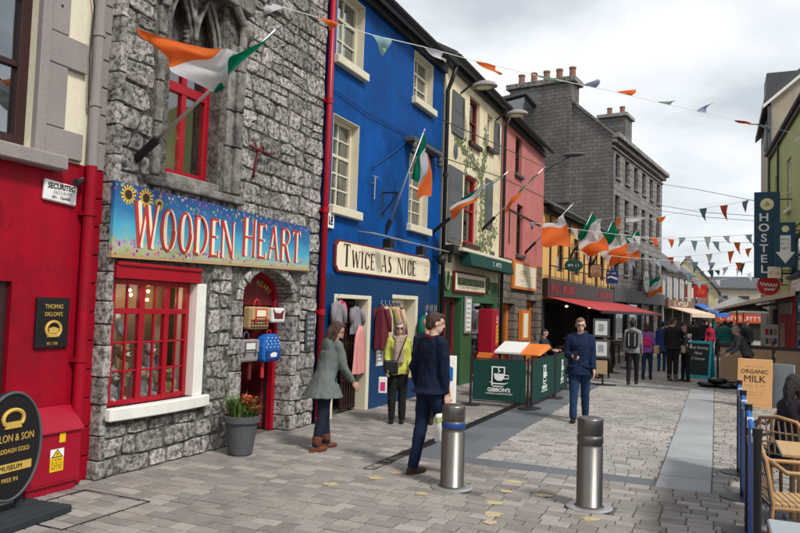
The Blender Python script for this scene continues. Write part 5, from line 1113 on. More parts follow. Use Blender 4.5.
ff_.location = (0.6, 69, 0); MB().box(.02, .25, -.6, 3.6, 1.55, 2.3).build('fascia', 'orange_red', ff_); marks(12, .35, 3.6, 'white_letter', ff_, (.251, 1.5, 1.93), 'L', 2); MB().box(.01, .05, -.4, 3.4, .1, 1.5).build('shop_window', 'interior_dark', ff_)

# ================================================================== GREEN HOSTEL (right)
HA = atan2(2.31 - 1.94, 31.72 - 24.5); HRZ = pi + HA      # local +x faces the street, local +y runs back towards the camera
hs = thing('green_building', 'olive green hostel building on the right edge of the street', 'building', (1.94, 31.72, 0), HRZ)
HWN = [(1.6, 2.5, 5.6, 7.3), (4.6, 5.5, 5.6, 7.3), (8.2, 9.2, 5.6, 7.3), (1.2, 3.6, 3.35, 4.6), (5.2, 7.6, 3.35, 4.6)]
w = MB(); wall_geo(w, 0, 0, 13, 2.7, 8.5, HWN, .18); shell(w, 0, 0, 13, 2.7, 8.5, 7); w.build('upper_wall', 'green_house', hs)
w = MB(); wall_geo(w, .004, 0, 13, 0, 2.7, [(1.0, 4.0, .6, 2.3), (5.0, 6.2, 0, 2.3)], .3); shell(w, .004, 0, 13, 0, 2.7, 7); w.build('lower_wall', 'pot_grey', hs)
for a, b, c, d in HWN: sash(hs, (0, 0, 0), a, b, c, d, 0, .1, 'white_paint' if c > 5 else 'hostel_blue', nx=1, rows=(1, 1), fw=.08, sill=.05)
MB().box(-.8, -.75, .3, 12.5, 0, 8).build('room_back', 'interior_dark', hs)
gutter_roof(hs, (0, 0, 0), 0, 13, 8.5, over=.12, rise=3.2)
MB().box(0, .04, 0, 13, 4.85, 4.95).build('string_course', 'green_house', hs)
for y in (.5, 3.0): MB().path([(.08, y, 8.3), (.08, y, 2.8)], .04, 8).build('downpipe', 'dark_metal', hs)
MB().box(.0, .12, 3.4, 7.0, 0, 2.66).build('red_shopfront', 'red_sign', hs); MB().box(.121, .13, 3.7, 6.6, 2.1, 2.55).build('fascia_panel', 'paper', hs); MB().box(.121, .13, 4.0, 5.0, .5, 1.8).build('shop_window', 'paper', hs)
MB().box(.0, .1, 7.1, 12, 0, 2.66).build('teal_shopfront', 'teal_dark', hs); MB().box(.101, .11, 7.3, 11.5, 2.1, 2.5).build('fascia_panel', 'hostel_blue', hs); marks(8, .26, 3.2, 'white_letter', hs, (.1105, 9.3, 2.3), 'L', 7); MB().box(.101, .108, 7.5, 9, .5, 1.9).build('shop_window', 'glass_bright', hs)
# HOSTEL blade signs
def blade(label, x0, x1, y, z0, z1, m_):
    t = thing('blade_sign', label, 'sign', ((x0 + x1) / 2, y, z0)); hw = (x1 - x0) / 2; MB().box(-hw, hw, -.06, .06, 0, z1 - z0).build('panel', m_, t, bev=.01)
    mb = MB(); 
    for z in (.25, z1 - z0 - .25): mb.tube((hw, 0, z), (2.55 - (x0 + x1) / 2, 0, z), .02, n=6)
    mb.build('bracket', 'dark_metal', t); return t, hw
t, hw = blade('tall dark blue blade sign reading HOSTEL down the green wall', 1.13, 1.88, 26, 3.25, 6.08, 'hostel_blue')
n = 20; MB().prism([(.0 + .2 * cos(2 * pi * k / n), 2.42 + .2 * sin(2 * pi * k / n)) for k in range(n)], -.07, -.061, 'y').build('emblem', 'pale_yellow', t); MB().prism([(-.1, 2.36), (.1, 2.36), (.0, 2.52)], -.074, -.0705, 'y').build('emblem', 'green_house', t)
for i, ch_ in enumerate('HOSTEL'): text(ch_, .36, 'white_letter', t, (-.09, -.062, 1.98 - i * .34), 'C', sx=1.15, bold=.008)
t, hw = blade('dark blue square blade sign with a white arrow beside the HOSTEL sign', 1.62, 2.17, 24.2, 3.5, 4.85, 'hostel_blue')
q = MB(); q.prism([(-.14, .95), (.14, .95), (.14, .45), (.26, .45), (0, .1), (-.26, .45), (-.14, .45)], -.066, -.061, 'y'); q.build('arrow', 'white_letter', t)
MB().prism([(.1 * cos(2 * pi * k / n), 1.15 + .1 * sin(2 * pi * k / n)) for k in range(n)], -.066, -.061, 'y').build('emblem', 'pale_yellow', t)
for i in range(3): marks(4, .075, .24, 'hostel_blue', t, (0, -.0662, .82 - i * .13), 'C', i + 3)
t = thing('round_sign', 'round red sign with white script above the beige awning', 'sign', (1.62, 27, 2.68)); MB().prism([(.38 * cos(2 * pi * k / 28), .38 + .38 * sin(2 * pi * k / 28)) for k in range(28)], -.06, .06, 'y').build('disc', 'red_sign', t)
MB().path([(.36 * cos(2 * pi * k / 28), -.06, .38 + .36 * sin(2 * pi * k / 28)) for k in range(29)], .018, 5, False).build('rim', 'paper', t); MB().path([(-.26 + .52 * k / 22, -.064, .42 + .07 * sin(k * 1.5) - .002 * k) for k in range(23)], .022, 6).build('script', 'white_letter', t); MB().path([(-.14 + .34 * k / 16, -.064, .24 + .05 * sin(k * 1.7 + 1)) for k in range(17)], .02, 6).build('script', 'white_letter', t); MB().tube((.36, 0, .4), (.75, 0, .4), .02, n=6).build('arm', 'dark_metal', t)
t = tag(MB().box(.0, .06, -.75, .75, 0, .36).build('name_board', 'paper', None, bev=.01), 'pale lettered board on the green wall above the beige awning', 'sign'); t.location = (2.26, 24.8, 2.78); t.rotation_euler = (0, 0, HRZ)
marks(9, .1, 1.2, 'mauve_stone', t, (.0602, 0, .24), 'L', 2); marks(7, .07, .8, 'mauve_stone', t, (.0602, 0, .1), 'L', 3)
sm = tag(MB().box(-.19, .19, -.04, .04, 0, .36).build('lightbox_sign', 'sign_cream', None, bev=.01), 'small cream lightbox under the HOSTEL sign', 'sign'); sm.location = (1.68, 25.3, 3.22)
MB().box(.2, .75, -.02, .02, .12, .18).build('arm', 'dark_metal', sm); marks(5, .1, .3, 'orange_red', sm, (0, -.0402, .15), 'C', 4)
# beige awning reaching over the right-hand terrace
ba = thing('awning', 'large beige awning over the right-hand terrace', 'awning', (0, 24.6, 0)); 
MB().hexa([(.02, 0, 2.16), (2.2, 0, 2.66), (2.15, 5.5, 2.66), (-.03, 5.5, 2.16), (.02, 0, 2.2), (2.2, 0, 2.85), (2.15, 5.5, 2.85), (-.03, 5.5, 2.2)]).build('canvas', 'beige_awning', ba)
MB().hexa([(-.02, -.03, 2.07), (.01, -.03, 2.07), (-.04, 5.5, 2.07), (-.07, 5.5, 2.07), (-.02, -.03, 2.22), (.01, -.03, 2.22), (-.04, 5.5, 2.22), (-.07, 5.5, 2.22)]).build('valance', 'white_paint', ba)
for y in (.5, 4.9): MB().path([(2.15, y, 2.5), (1.1, y + .3, 2.3), (.1, y, 2.1)], .03, 6).build('folding_arm', 'pot_grey', ba)
# taller house behind the hostel roof
bh = thing('beige_building', 'tall beige house with white gable trim behind the green building', 'building', (2.05, 36, 0)); mb = MB(); mb.prism([(0.2, 0), (0.2, 11.9), (4.5, 15.6), (8.5, 11.9), (8.5, 0)], 0, 8, 'y'); mb.build('wall', 'pale_stone', bh)
MB().hexa([(-.1, -.25, 11.75), (4.5, -.25, 15.7), (4.5, 8, 15.7), (-.1, 8, 11.75), (-.1, -.25, 12.0), (4.5, -.25, 15.95), (4.5, 8, 15.95), (-.1, 8, 12.0)]).build('roof', 'slate', bh)
MB().hexa([(-.15, -.33, 11.5), (4.5, -.33, 15.5), (4.5, -.25, 15.5), (-.15, -.25, 11.5), (-.15, -.33, 11.66), (4.5, -.33, 15.66), (4.5, -.25, 15.66), (-.15, -.25, 11.66)]).build('bargeboard', 'white_paint', bh)
mb = MB(); mb.box(.0, .6, -.1, .4, 9.6, 10.0); mb.box(.05, .2, -.2, -.05, 6, 11.6); mb.build('gutter_pipe', 'pot_grey', bh)
c = MB(); c.box(.15, 2.6, 2.5, 4.5, 10.5, 14.0); c.build('chimney', 'pot_grey', bh, bev=.03)

# ================================================================== FLAGS AND BUNTING
IN = CAMI
def at(px, py, Y):
    """point of the world plane y = Y seen at a picture position (800 x 533)"""
    m_ = cam.matrix_world; d = m_.to_3x3() @ Vector(((px - 400) / 710, -(py - 266.5) / 710, -1)); c = m_.translation; t = (Y - c.y) / d.y
    return c + d * t
def on_span(px, py, A, B):
    """point of the upright plane through plan points A and B"""
    m_ = cam.matrix_world; d = m_.to_3x3() @ Vector(((px - 400) / 710, -(py - 266.5) / 710, -1)); c = m_.translation
    nx, ny = -(B[1] - A[1]), B[0] - A[0]; t = (nx * (A[0] - c.x) + ny * (A[1] - c.y)) / (nx * d.x + ny * d.y); return c + d * t
F_ = dict(green=(0.0, 0.19, 0.10), white=(0.72, 0.72, 0.74), orange=(0.80, 0.17, 0.035), teal=(0.07, 0.14, 0.16), lilac=(0.20, 0.20, 0.30), sage=(0.10, 0.16, 0.11), rust=(0.42, 0.07, 0.03), sky=(0.35, 0.55, 0.62), lime=(0.2, 0.5, 0.1), red=(0.5, 0.03, 0.02))
for k_, c_ in F_.items(): cloth_mat('cloth_' + k_, c_, trans=.5 if k_ in ('green', 'white', 'orange', 'sky') else .2, rough=.75)
def flag(root, cols, bands=('green', 'white', 'orange'), nu=27, nv=10, rip=.06, ph=0.0):
    """cols: list of (u, top, bottom) from hoist (u=0) to fly (u=1); rippled sheet in three bands"""
    mb = MB(); P_ = []
    for i in range(nu + 1):
        u = i / nu; k = 0
        while k < len(cols) - 2 and cols[k + 1][0] < u: k += 1
        a, b = cols[k], cols[k + 1]; f = (u - a[0]) / (b[0] - a[0]); f = min(max(f, 0), 1)
        T = Vector(a[1]).lerp(Vector(b[1]), f); Bt = Vector(a[2]).lerp(Vector(b[2]), f); row = []
        for j in range(nv + 1):
            v = j / nv; p = T.lerp(Bt, v); amp = rip * min(1, u * 3)
            p.y += amp * sin(u * 9 + v * 4 + ph) + amp * .5 * sin(u * 17 - v * 6 + ph); p.x += amp * .5 * sin(u * 7 + v * 5 + 1 + ph); p.z += amp * .3 * sin(u * 11 + v * 9 + ph); row.append(tuple(p))
        P_.append(row)
    flat = [p for r in P_ for p in r]; fs = []; mi = []
    for i in range(nu):
        for j in range(nv): fs.append((i * (nv + 1) + j, (i + 1) * (nv + 1) + j, (i + 1) * (nv + 1) + j + 1, i * (nv + 1) + j + 1)); mi.append(min(2, int(3 * (i + .5) / nu)))
    lx, ly, lz = root.location; mb.add([(a - lx, b - ly, c - lz) for a, b, c in flat], fs); mb.mi = mi
    return mb.build('flag_cloth', ['cloth_' + b for b in bands], root, smooth=True)
def pole(root, base, tip, r=.018, sleeve=.5, tipm='steel_light'):
    b, t = Vector(base), Vector(tip); l = root.location
    MB(l).tube(b, t, r, r * .8, n=8).build('pole', 'steel_light', root, smooth=True); d = (t - b).normalized()
    MB(l).tube(b - d * .02, b + d * sleeve, r * 2.4, r * 2.4, n=10).build('holder', 'black_paint', root)
    MB(l).tube(t, t + d * .05, r * 1.3, r * .4, n=8).build('finial', 'steel_light', root)
def pole_flag(label, base, tip, cols, rip=.05, ph=0.0, sleeve=.4, r=.018):
    t = thing('flag', label, 'flag', base, 0, 'tricolour flags on the left facades'); pole(t, base, tip, r, sleeve)
    flag(t, cols, rip=rip, ph=ph); return t
Y = 5.9
pole_flag('green white and orange flag on a pole over the Wooden Heart sign', (XS, 5.91, 3.44), at(278, 28, Y), [(0, at(277, 29, Y), at(214, 88, Y)), (.2, at(262, 42, 5.8), at(212, 92, 5.75)), (.36, at(247, 52, 5.75), at(208, 92, 5.65)), (.62, at(228, 52, 5.62), at(180, 72, 5.6)), (.8, at(195, 44, 5.6), at(168, 56, 5.55)), (1, at(146, 33, 5.55), at(143, 38, 5.52))], .075, .9, .38, .02)
Y = 12.5
pole_flag('tricolour flag hanging from a steep pole on the blue wall', (XS, 12.49, 3.37), at(424, 131, Y), [(0, at(424, 133, Y), at(411, 178, Y)), (.4, at(427, 150, Y + .1), at(417, 183, Y + .05)), (.7, at(428, 155, Y + .3), at(422, 188, Y + .2)), (1, at(430, 196, Y + .3), at(416, 199, Y + .1))], .07, .2, .25)
Y = 15.0
pole_flag('tricolour flag furled along a pole on the cream house', (XS, 15.0, 3.65), at(509, 171, Y), [(0, at(508, 172, Y), at(462, 198, Y)), (.36, at(492, 182, Y - .15), at(458, 202, Y - .1)), (.6, at(478, 194, Y - .3), at(452, 208, Y - .2)), (1, at(470, 205, Y - .5), at(450, 221, Y - .3))], .06, 1.2, .5)
Y = 18.7
pole_flag('mostly white and orange flag on a pole before the pink wall', (XS, 18.67, 4.11), at(544, 168, Y), [(0, at(542, 171, Y), at(520, 190, Y)), (.36, at(533, 178, Y - .2), at(512, 199, Y - .2)), (.66, at(522, 188, Y - .4), at(506, 207, Y - .3)), (1, at(516, 203, Y - .6), at(503, 214, Y - .5))], .06, 2.0, .5)
Y = 23.5
pole_flag('broad tricolour flag with large orange fly beside the pink house', (XS, 23.52, 3.88), at(573, 204, Y), [(0, at(572, 205, Y), at(556, 222, Y)), (.33, at(564, 214, Y - .4), at(554, 226, Y - .3)), (.6, at(568, 222, Y - .3), at(545, 224, Y - .8)), (1, at(568, 246, Y - .2), at(541, 247, Y - 1))], .1, 0, .5)
Y = 30
pole_flag('tricolour flag on a pole over the middle of the red awning', (XS + .3, 30, 4.2), at(592, 213, Y), [(0, at(592, 213, Y), at(577, 237, Y)), (.34, at(598, 220, Y), at(578, 242, Y)), (.66, at(603, 236, Y), at(582, 249, Y)), (1, at(609, 251, Y), at(586, 257, Y))], .13, 1, .5)
Y = 34
pole_flag('tricolour flag on a pole at the far end of the yellow pub', (-5.3, 34, 4.2), at(612, 222, Y), [(0, at(613, 221, Y), at(597, 243, Y)), (.33, at(621, 232, Y), at(601, 250, Y)), (.66, at(625, 242, Y), at(604, 258, Y)), (1, at(628, 256, Y), at(606, 268, Y))], .13, 2, .5)
Y = 38.5
pole_flag('tricolour flag hanging flat on the grey stone building', (-4.8, 38.5, 4.4), at(636, 232, Y), [(0, at(639, 231, Y), at(619, 240, Y)), (.33, at(640, 240, Y), at(618, 247, Y)), (.66, at(639, 250, Y), at(615, 256, Y)), (1, at(637, 260, Y), at(613, 265, Y))], .11, .5, .5)
Y = 45
pole_flag('tricolour flag by the pale stone shop', (-3.75, 45.2, 3.2), at(660, 274, Y), [(0, at(660, 275, Y), at(646, 283, Y)), (.33, at(660, 280, Y), at(647, 288, Y)), (.66, at(661, 286, Y), at(648, 293, Y)), (1, at(662, 292, Y), at(648, 298, Y))], .08, .5, .5)

def bunting(label, A, B, pts, pen, col='white_letter', r=.006, auto=None):
    """pts: string path (picture x, y) on the upright plane A-B; pen: (x0,y0,x1,y1,tipx,tipy,colour)"""
    path = [on_span(a, b, A, B) for a, b in pts]; root = thing('bunting', label, 'bunting', tuple(path[0]), 0, 'bunting strings across the street'); l = root.location
    MB(l).path(path, r, 5).build('string', col, root)
    for i, (x0, y0, x1, y1, tx, ty, c_) in enumerate(pen):
        a, b, t_ = on_span(x0, y0, A, B), on_span(x1, y1, A, B), on_span(tx, ty, A, B); mb = MB(l); nrm = Vector((B[1] - A[1], A[0] - B[0], 0)).normalized(); n = 5; rows = []; s_ = (b - a).length
        for j in range(n + 1):
            v = j / n; L_ = a.lerp(t_, v); R_ = b.lerp(t_, v); wav = nrm * (.28 * s_ * sin(v * 3.2 + i) * v); rows.append([tuple(L_ + wav), tuple(L_.lerp(R_, .5) + wav * 1.3 + nrm * .06 * s_), tuple(R_ + wav)])
        vv = [p for r_2 in rows for p in r_2]; fs = []
        for j in range(n):
            for k in range(2): fs.append((j * 3 + k, j * 3 + k + 1, j * 3 + 4 + k, j * 3 + 3 + k))
        mb.add(vv, fs); mb.build('pennant', 'cloth_' + c_, root, smooth=True)
    return root
A1, B1 = (-5.88, 8.3), (2.35, 22.5)
bunting('long near string of bunting rising from the stone shop across the sky', A1, B1, [(225, -12), (258, 0), (316, 17), (372, 35), (424, 47), (475, 61), (534, 75), (582, 85), (616, 92), (657, 102), (696, 111), (734, 120), (766, 126), (800, 135), (815, 138)],
    [(258, 0, 283, 8, 264, 16, 'white'), (316, 17, 339, 23, 333, 29, 'orange'), (372, 35, 392, 40, 386, 55, 'sky'), (378, 37, 388, 39, 386, 53, 'lime'), (424, 47, 444, 52, 441, 62, 'white'), (475, 61, 496, 66, 495, 77, 'orange'), (534, 75, 556, 79, 555, 86, 'sage'), (582, 85, 596, 88, 601, 78, 'lilac'), (616, 92, 631, 96, 642, 88, 'orange'), (657, 102, 670, 105, 678, 100, 'sage'), (696, 111, 707, 113, 709, 104, 'lilac'), (734, 120, 752, 123, 748, 127, 'rust'), (758, 124, 766, 126, 766, 133, 'teal'), (785, 131, 800, 135, 798, 141, 'white')])
A2, B2 = (-5.2, 33.0), (2.2, 27.0)
bunting('second string of bunting from the grey building to the HOSTEL sign', A2, B2, [(575, 222), (600, 219), (630, 216), (652, 219), (668, 215), (699, 209), (726, 205), (748, 200), (775, 195), (800, 190), (812, 188)],
    [(699, 209, 707, 208, 706, 221, 'teal'), (720, 206, 728, 205, 726, 221, 'rust'), (742, 202, 749, 200, 744, 213, 'lilac'), (790, 193, 800, 190, 792, 208, 'orange'), (657, 219, 666, 216, 660, 224, 'orange'), (650, 219, 656, 219, 658, 224, 'white'), (625, 218, 648, 217, 632, 226, 'white'), (616, 219, 622, 218, 617, 231, 'orange'), (594, 220, 602, 219, 598, 229, 'white'), (579, 222, 586, 221, 582, 231, 'lime')])
lows = [('third', (-5.0, 36), (2.0, 30), 236, 229, 5, 560, 815), ('fourth', (-4.4, 41), (1.9, 36), 257, 240, 7, 600, 790), ('fifth', (-3.6, 47), (1.8, 42), 275, 252, 8, 625, 780), ('sixth', (-3.2, 52), (1.7, 50), 268, 262, 6, 640, 770), ('seventh', (-2.8, 56), (1.6, 57), 284, 270, 5, 650, 760)]
lows.append(('eighth', (-5.6, 24.5), (2.2, 30), 218, 243, 6, 506, 770)); lows.append(('ninth', (-5.2, 31), (2.0, 38), 246, 262, 6, 540, 780))
r = random.Random(21); cyc = ['white', 'orange', 'teal', 'white', 'sage', 'orange', 'white', 'sky', 'white', 'lilac']
for i, (nm, A, B, y0, y1, sag, xa, xb) in enumerate(lows):
    f = lambda x_: y0 + (y1 - y0) * (x_ - xa) / (xb - xa) + sag * 4 * ((x_ - xa) / (xb - xa)) * (1 - (x_ - xa) / (xb - xa))
    pts = [(xa + (xb - xa) * k / 16, f(xa + (xb - xa) * k / 16)) for k in range(17)]; pen = []; x_ = xa + 3; wd = (9 - i * .7) if i < 5 else 8.5
    while x_ < xb - 6:
        pen.append((x_, f(x_), x_ + wd * .8, f(x_ + wd * .8), x_ + wd * r.uniform(.2, .9), f(x_) + wd * r.uniform(.8, 1.5), cyc[r.randrange(10)])); x_ += wd * r.uniform(1.9, 3.2)
    bunting('%s string of small bunting across the street, counted from the camera' % nm, A, B, pts, pen, r=.008)
# overhead cables
for lab, A, B, pts in (('thin cable sagging from the grey cornice to the HOSTEL sign', (-4, 46), (1.7, 28), [(655, 183), (700, 190), (760, 202)]), ('pair of low cables beyond the second bunting, upper one', (-4, 46), (1.9, 34), [(645, 203), (700, 212), (770, 217)]), ('pair of low cables beyond the second bunting, lower one', (-4, 46), (1.9, 36), [(648, 209), (705, 217), (770, 222)]), ('cable strung along the cream and pink house fronts', (-5.5, 15.2), (-4.9, 44), [(438, 118), (500, 146), (560, 175), (612, 193)]), ('lower cable strung along the cream and pink fronts', (-5.5, 15.2), (-4.9, 44), [(438, 156), (500, 177), (560, 205), (640, 243)])):
    path = [on_span(a, b, A, B) for a, b in pts]; t = tag(MB(path[0]).path(path, .012, 5).build('cable', 'dark_metal'), lab, 'cable', 'overhead cables'); t.location = path[0]
# lamp arm reaching over the street from the pink eaves
p0, p1 = at(533, 183, 26.5), at(576, 153, 26.5)
t = thing('street_lamp', 'curved street lamp reaching out from the pink house gable end', 'lamp', (XS, 26.3, p0.z - .6)); l = t.location
MB(l).path([(XS, 26.3, p0.z - .6), p0, p0.lerp(p1, .45) + Vector((0, 0, .15)), p1], .04, 8).build('arm', 'pot_grey', t, smooth=True)
d = (p1 - p0).normalized(); MB(l).ball(p1 - d * .1, .42, .16, .09).build('lamp_head', 'pot_grey', t, smooth=True)
# ================================================================== BOLLARDS
for i, (x, y) in enumerate([(-2.57, 7.30), (-1.13, 7.28)]):
    t = thing('bollard', ('steel bollard with a blue band in front of the walking man', 'steel bollard with two pale rings, nearer the middle of the paving')[i], 'bollard', (x, y, 0), 0, 'steel bollards')
    MB().lathe([(.225, 0), (.225, .012), (.2, .02)], 32).build('base_plate', 'steel_light', t); R_ = .125
    prof = [(R_ + .02, .02), (R_, .03), (R_, .60), (R_ - .006, .605), (R_ - .006, .625), (R_, .63), (R_, .70), (R_ - .006, .705), (R_ - .006, .72), (R_, .725), (R_, .86), (R_ - .006, .875), (R_ - .03, .882)]
    MB().lathe(prof, 40).build('shaft', 'steel', t, smooth=False)
    bd = MB(); bd.lathe([(R_ + .0005, .64), (R_ + .003, .645), (R_ + .003, .69), (R_ + .0005, .695)], 40); bd.build('band', 'blue_band' if i == 0 else 'steel', t, smooth=False)
    for c in t.children:
        if c.name.startswith('shaft') or c.name.startswith('band'):
            for p in c.data.polygons: p.use_smooth = len(p.vertices) == 4 and abs(p.normal.z) < .5
# ================================================================== CAFE BARRIERS
def barrier(label, ax, ay, bx, by, flip=False):
    L_ = hypot(bx - ax, by - ay); an = atan2(by - ay, bx - ax); t = thing('cafe_barrier', label, 'barrier', (ax, ay, 0), an, 'green canvas cafe barriers')
    # local x along the banner, facing -y
    mb = MB(); n = 16
    for k in range(n):
        x0, x1 = .04 + (L_ - .08) * k / n, .04 + (L_ - .08) * (k + 1) / n; f = lambda q: .012 * sin(q * 5) - .01
        mb.hexa([(x0, f(x0) - .004, .12), (x1, f(x1) - .004, .12), (x1, f(x1) + .004, .12), (x0, f(x0) + .004, .12), (x0, f(x0) * .3 - .004, .92), (x1, f(x1) * .3 - .004, .92), (x1, f(x1) * .3 + .004, .92), (x0, f(x0) * .3 + .004, .92)])
    mb.build('banner', 'green_canvas', t)
    MB().tube((0, 0, .94), (L_, 0, .94), .014, n=8).build('top_rail', 'dark_metal', t); MB().tube((0, 0, .10), (L_, 0, .10), .012, n=8).build('bottom_rail', 'dark_metal', t)
    for x in (0, L_): m_ = MB(); m_.tube((x, 0, .02), (x, 0, 1.0), .024, n=10); m_.lathe([(.19, .0), (.19, .02), (.05, .035)], 20, (x, 0, 0)); m_.build('post', 'dark_metal', t)
    c = L_ / 2; s = -.028; lg = MB()
    lg.box(c - .15, c - .125, s - .002, s, .42, .80); lg.box(c + .095, c + .12, s - .002, s, .62, .80); lg.box(c - .125, c + .095, s - .002, s, .775, .80)
    lg.prism([(c - .1, .66), (c - .085, .56), (c - .03, .52), (c + .05, .52), (c + .1, .56), (c + .12, .66)], s - .0025, s, 'y'); lg.path([(c + .11, s, .63), (c + .19, s, .63), (c + .19, s, .57), (c + .09, s, .56)], .01, 5); lg.prism([(c - .2, .5), (c - .12, .45), (c + .12, .45), (c + .2, .5), (c + .12, .475), (c - .12, .475)], s - .003, s, 'y'); lg.path([(c - .02, s, .68), (c + .02, s, .71), (c - .02, s, .74), (c + .0, s, .77)], .012, 5); lg.box(c - .12, c + .09, s - .002, s, .40, .42)
    lg.build('cup_logo', 'white_letter', t); text("GIBBON'S", .105, 'white_letter', t, (c, s, .335), 'C', bold=.003); text('COFFEE & SANDWICHES', .045, 'white_letter', t, (c, s, .262), 'C', sx=1.1)
barrier('near green cafe barrier facing the camera with white cup logo', -4.5, 13.76, -3.36, 13.86)
barrier('middle green cafe barrier seen obliquely beside the dark paving band', -3.32, 14.0, -3.3, 16.0)
barrier('far green cafe barrier behind the middle one', -3.3, 16.15, -3.42, 18.1)
# orange table end with a white menu lying over it
t = thing('orange_table', 'orange rounded table with a white sheet behind the green barrier', 'table', (-3.95, 15.6, 0)); MB().hexa([(-.5, -.32, .95), (.5, -.32, .95), (.62, .3, 1.12), (-.5, .3, 1.12), (-.5, -.3, 1.0), (.45, -.3, 1.0), (.55, .3, 1.2), (-.5, .3, 1.2)]).build('tabletop', 'orange_wood', t, bev=.03)
MB().hexa([(-.52, -.34, .97), (.05, -.34, .97), (.12, .28, 1.205), (-.45, .28, 1.205), (-.52, -.34, 1.01), (.05, -.34, 1.01), (.12, .28, 1.22), (-.45, .28, 1.22)]).build('menu_sheet', 'paper', t)
for x in (-.35, .3): MB().box(x - .03, x + .03, -.2, .2, 0, .98).build('leg', 'orange_wood', t)
for i, (x, y) in enumerate(((-4.75, 15.3), (-4.3, 17.0))):
    t = thing('cafe_chair', ('orange cafe chair against the brown stone wall', 'dark metal cafe chair behind the middle barrier')[i], 'chair', (x, y, 0), .6 * i); m_ = ('orange_wood', 'dark_metal')[i]
    MB().box(-.2, .2, -.2, .2, .44, .47).build('seat', m_, t, bev=.01); MB().hexa([(-.2, .19, .6), (.2, .19, .6), (.2, .215, .6), (-.2, .215, .6), (-.18, .25, .95), (.18, .25, .95), (.18, .275, .95), (-.18, .275, .95)]).build('backrest', m_, t, bev=.01)
    for a, b in ((-.18, -.18), (.18, -.18), (-.18, .2), (.18, .2)): MB().tube((a, b, .9 if b > 0 else .44), (a * 1.05, b * 1.1, 0), .016, n=6).build('leg', m_, t)
# white picture A-board at the green shopfront
def a_board(name, label, x, y, rz, w_, h, fm, pm, e=.045):
    t = thing(name, label, 'sign', (x, y, 0), rz); th = .16
    for s in (-1, 1):
        m_ = MB(); m_.hexa([(-w_ / 2, s * .24 - .015, .0), (w_ / 2, s * .24 - .015, 0), (w_ / 2, s * .24 + .015, 0), (-w_ / 2, s * .24 + .015, 0), (-w_ / 2, s * .02 - .015, h), (w_ / 2, s * .02 - .015, h), (w_ / 2, s * .02 + .015, h), (-w_ / 2, s * .02 + .015, h)]); m_.build('frame', fm, t, bev=.006)
    zt, zb = h - e, e + .03; yf = lambda z: -.24 + .22 * z / h - .017
    m_ = MB(); m_.quad((-w_ / 2 + e, yf(zb), zb), (w_ / 2 - e, yf(zb), zb), (w_ / 2 - e, yf(zt), zt), (-w_ / 2 + e, yf(zt), zt)); m_.build('panel', pm, t)
    t_dir = Vector((0, .22 / h, 1)).normalized(); return t, (Vector((1, 0, 0)), t_dir), yf
t, fr_, yf = a_board('picture_board', 'white A-board with blue picture beside the green shopfront', -4.95, 13.4, .35, .5, .98, 'white_paint', 'paper')
q = MB(); q.prism([(-.18, .55), (.18, .5), (.18, .75), (0, .85), (-.18, .7)], yf(.6) - .035, yf(.6) - .03, 'y'); q.build('print', 'blue_awning', t); q = MB(); q.prism([(-.1, .25), (.15, .2), (.12, .4), (-.12, .42)], yf(.3) - .035, yf(.3) - .03, 'y'); q.build('print', 'orange_wood', t)
# chalkboard
t, fr_, yf = a_board('chalkboard', 'black chalkboard A-frame with bright teal frame', -.46, 24.5, -.28, .78, 1.16, 'teal_frame', 'chalk_black', .075)
for i, ln in enumerate(('Early Evening', 'Menu', '3 Course')): z = .95 - i * .17; text(ln, .13, 'white_letter', t, (-.02, yf(z) - .004, z), fr_, shear=.3, sx=.85)
# organic milk board
t, fr_, yf = a_board('milk_board', 'warm wooden A-board reading ORGANIC MILK', .79, 17.5, -.12, .68, 1.03, 'light_wood', 'light_wood')
for tx, s, z in (('ORGANIC', .125, .76), ('MILK', .21, .60)): text(tx, s, 'ink_brown', t, (0, yf(z) - .004, z), fr_, sx=.95)
for z, n_, w_, h_ in ((.87, 10, .34, .028), (.46, 9, .4, .04), (.33, 7, .28, .025), (.28, 7, .3, .025)): marks(n_, h_, w_, 'screen_wood', t, (0, yf(z) - .003, z), fr_, n_)
# grey board leaning behind it
t = tag(MB().hexa([(-.02, -.3, 0), (.02, -.3, 0), (.02, .3, 0), (-.02, .3, 0), (.0, -.3, .95), (.04, -.3, .95), (.04, .3, .95), (.0, .3, .95)]).build('leaning_board', 'table_grey', None, bev=.006), 'grey board leaning beside the milk board', 'board'); t.location = (1.27, 17.5, 0); t.rotation_euler = (0, 0, radians(60))
# timber screens of the right-hand terrace
for i, (x0, x1, y) in enumerate(((.12, .78, 22.9), (.82, 1.48, 22.7), (1.52, 2.2, 22.5))):
    t = thing('terrace_screen', ('leftmost brown timber terrace screen on the right', 'brown timber terrace screen behind the milk board', 'brown timber terrace screen at the right edge')[i], 'screen', ((x0 + x1) / 2, y, 0), -.05, 'timber terrace screens'); hw = (x1 - x0) / 2
    MB().box(-hw, hw, -.015, .015, .08, 1.06).build('panel', 'screen_wood', t); MB().box(-hw - .01, hw + .01, -.035, .035, 1.06, 1.16).build('top_rail', 'dark_wood', t, bev=.006); MB().box(-hw, hw, -.03, .03, .02, .08).build('bottom_rail', 'dark_wood', t)
    MB().box(hw - .03, hw + .02, -.03, .03, 0, 1.3).build('post', 'dark_wood', t)
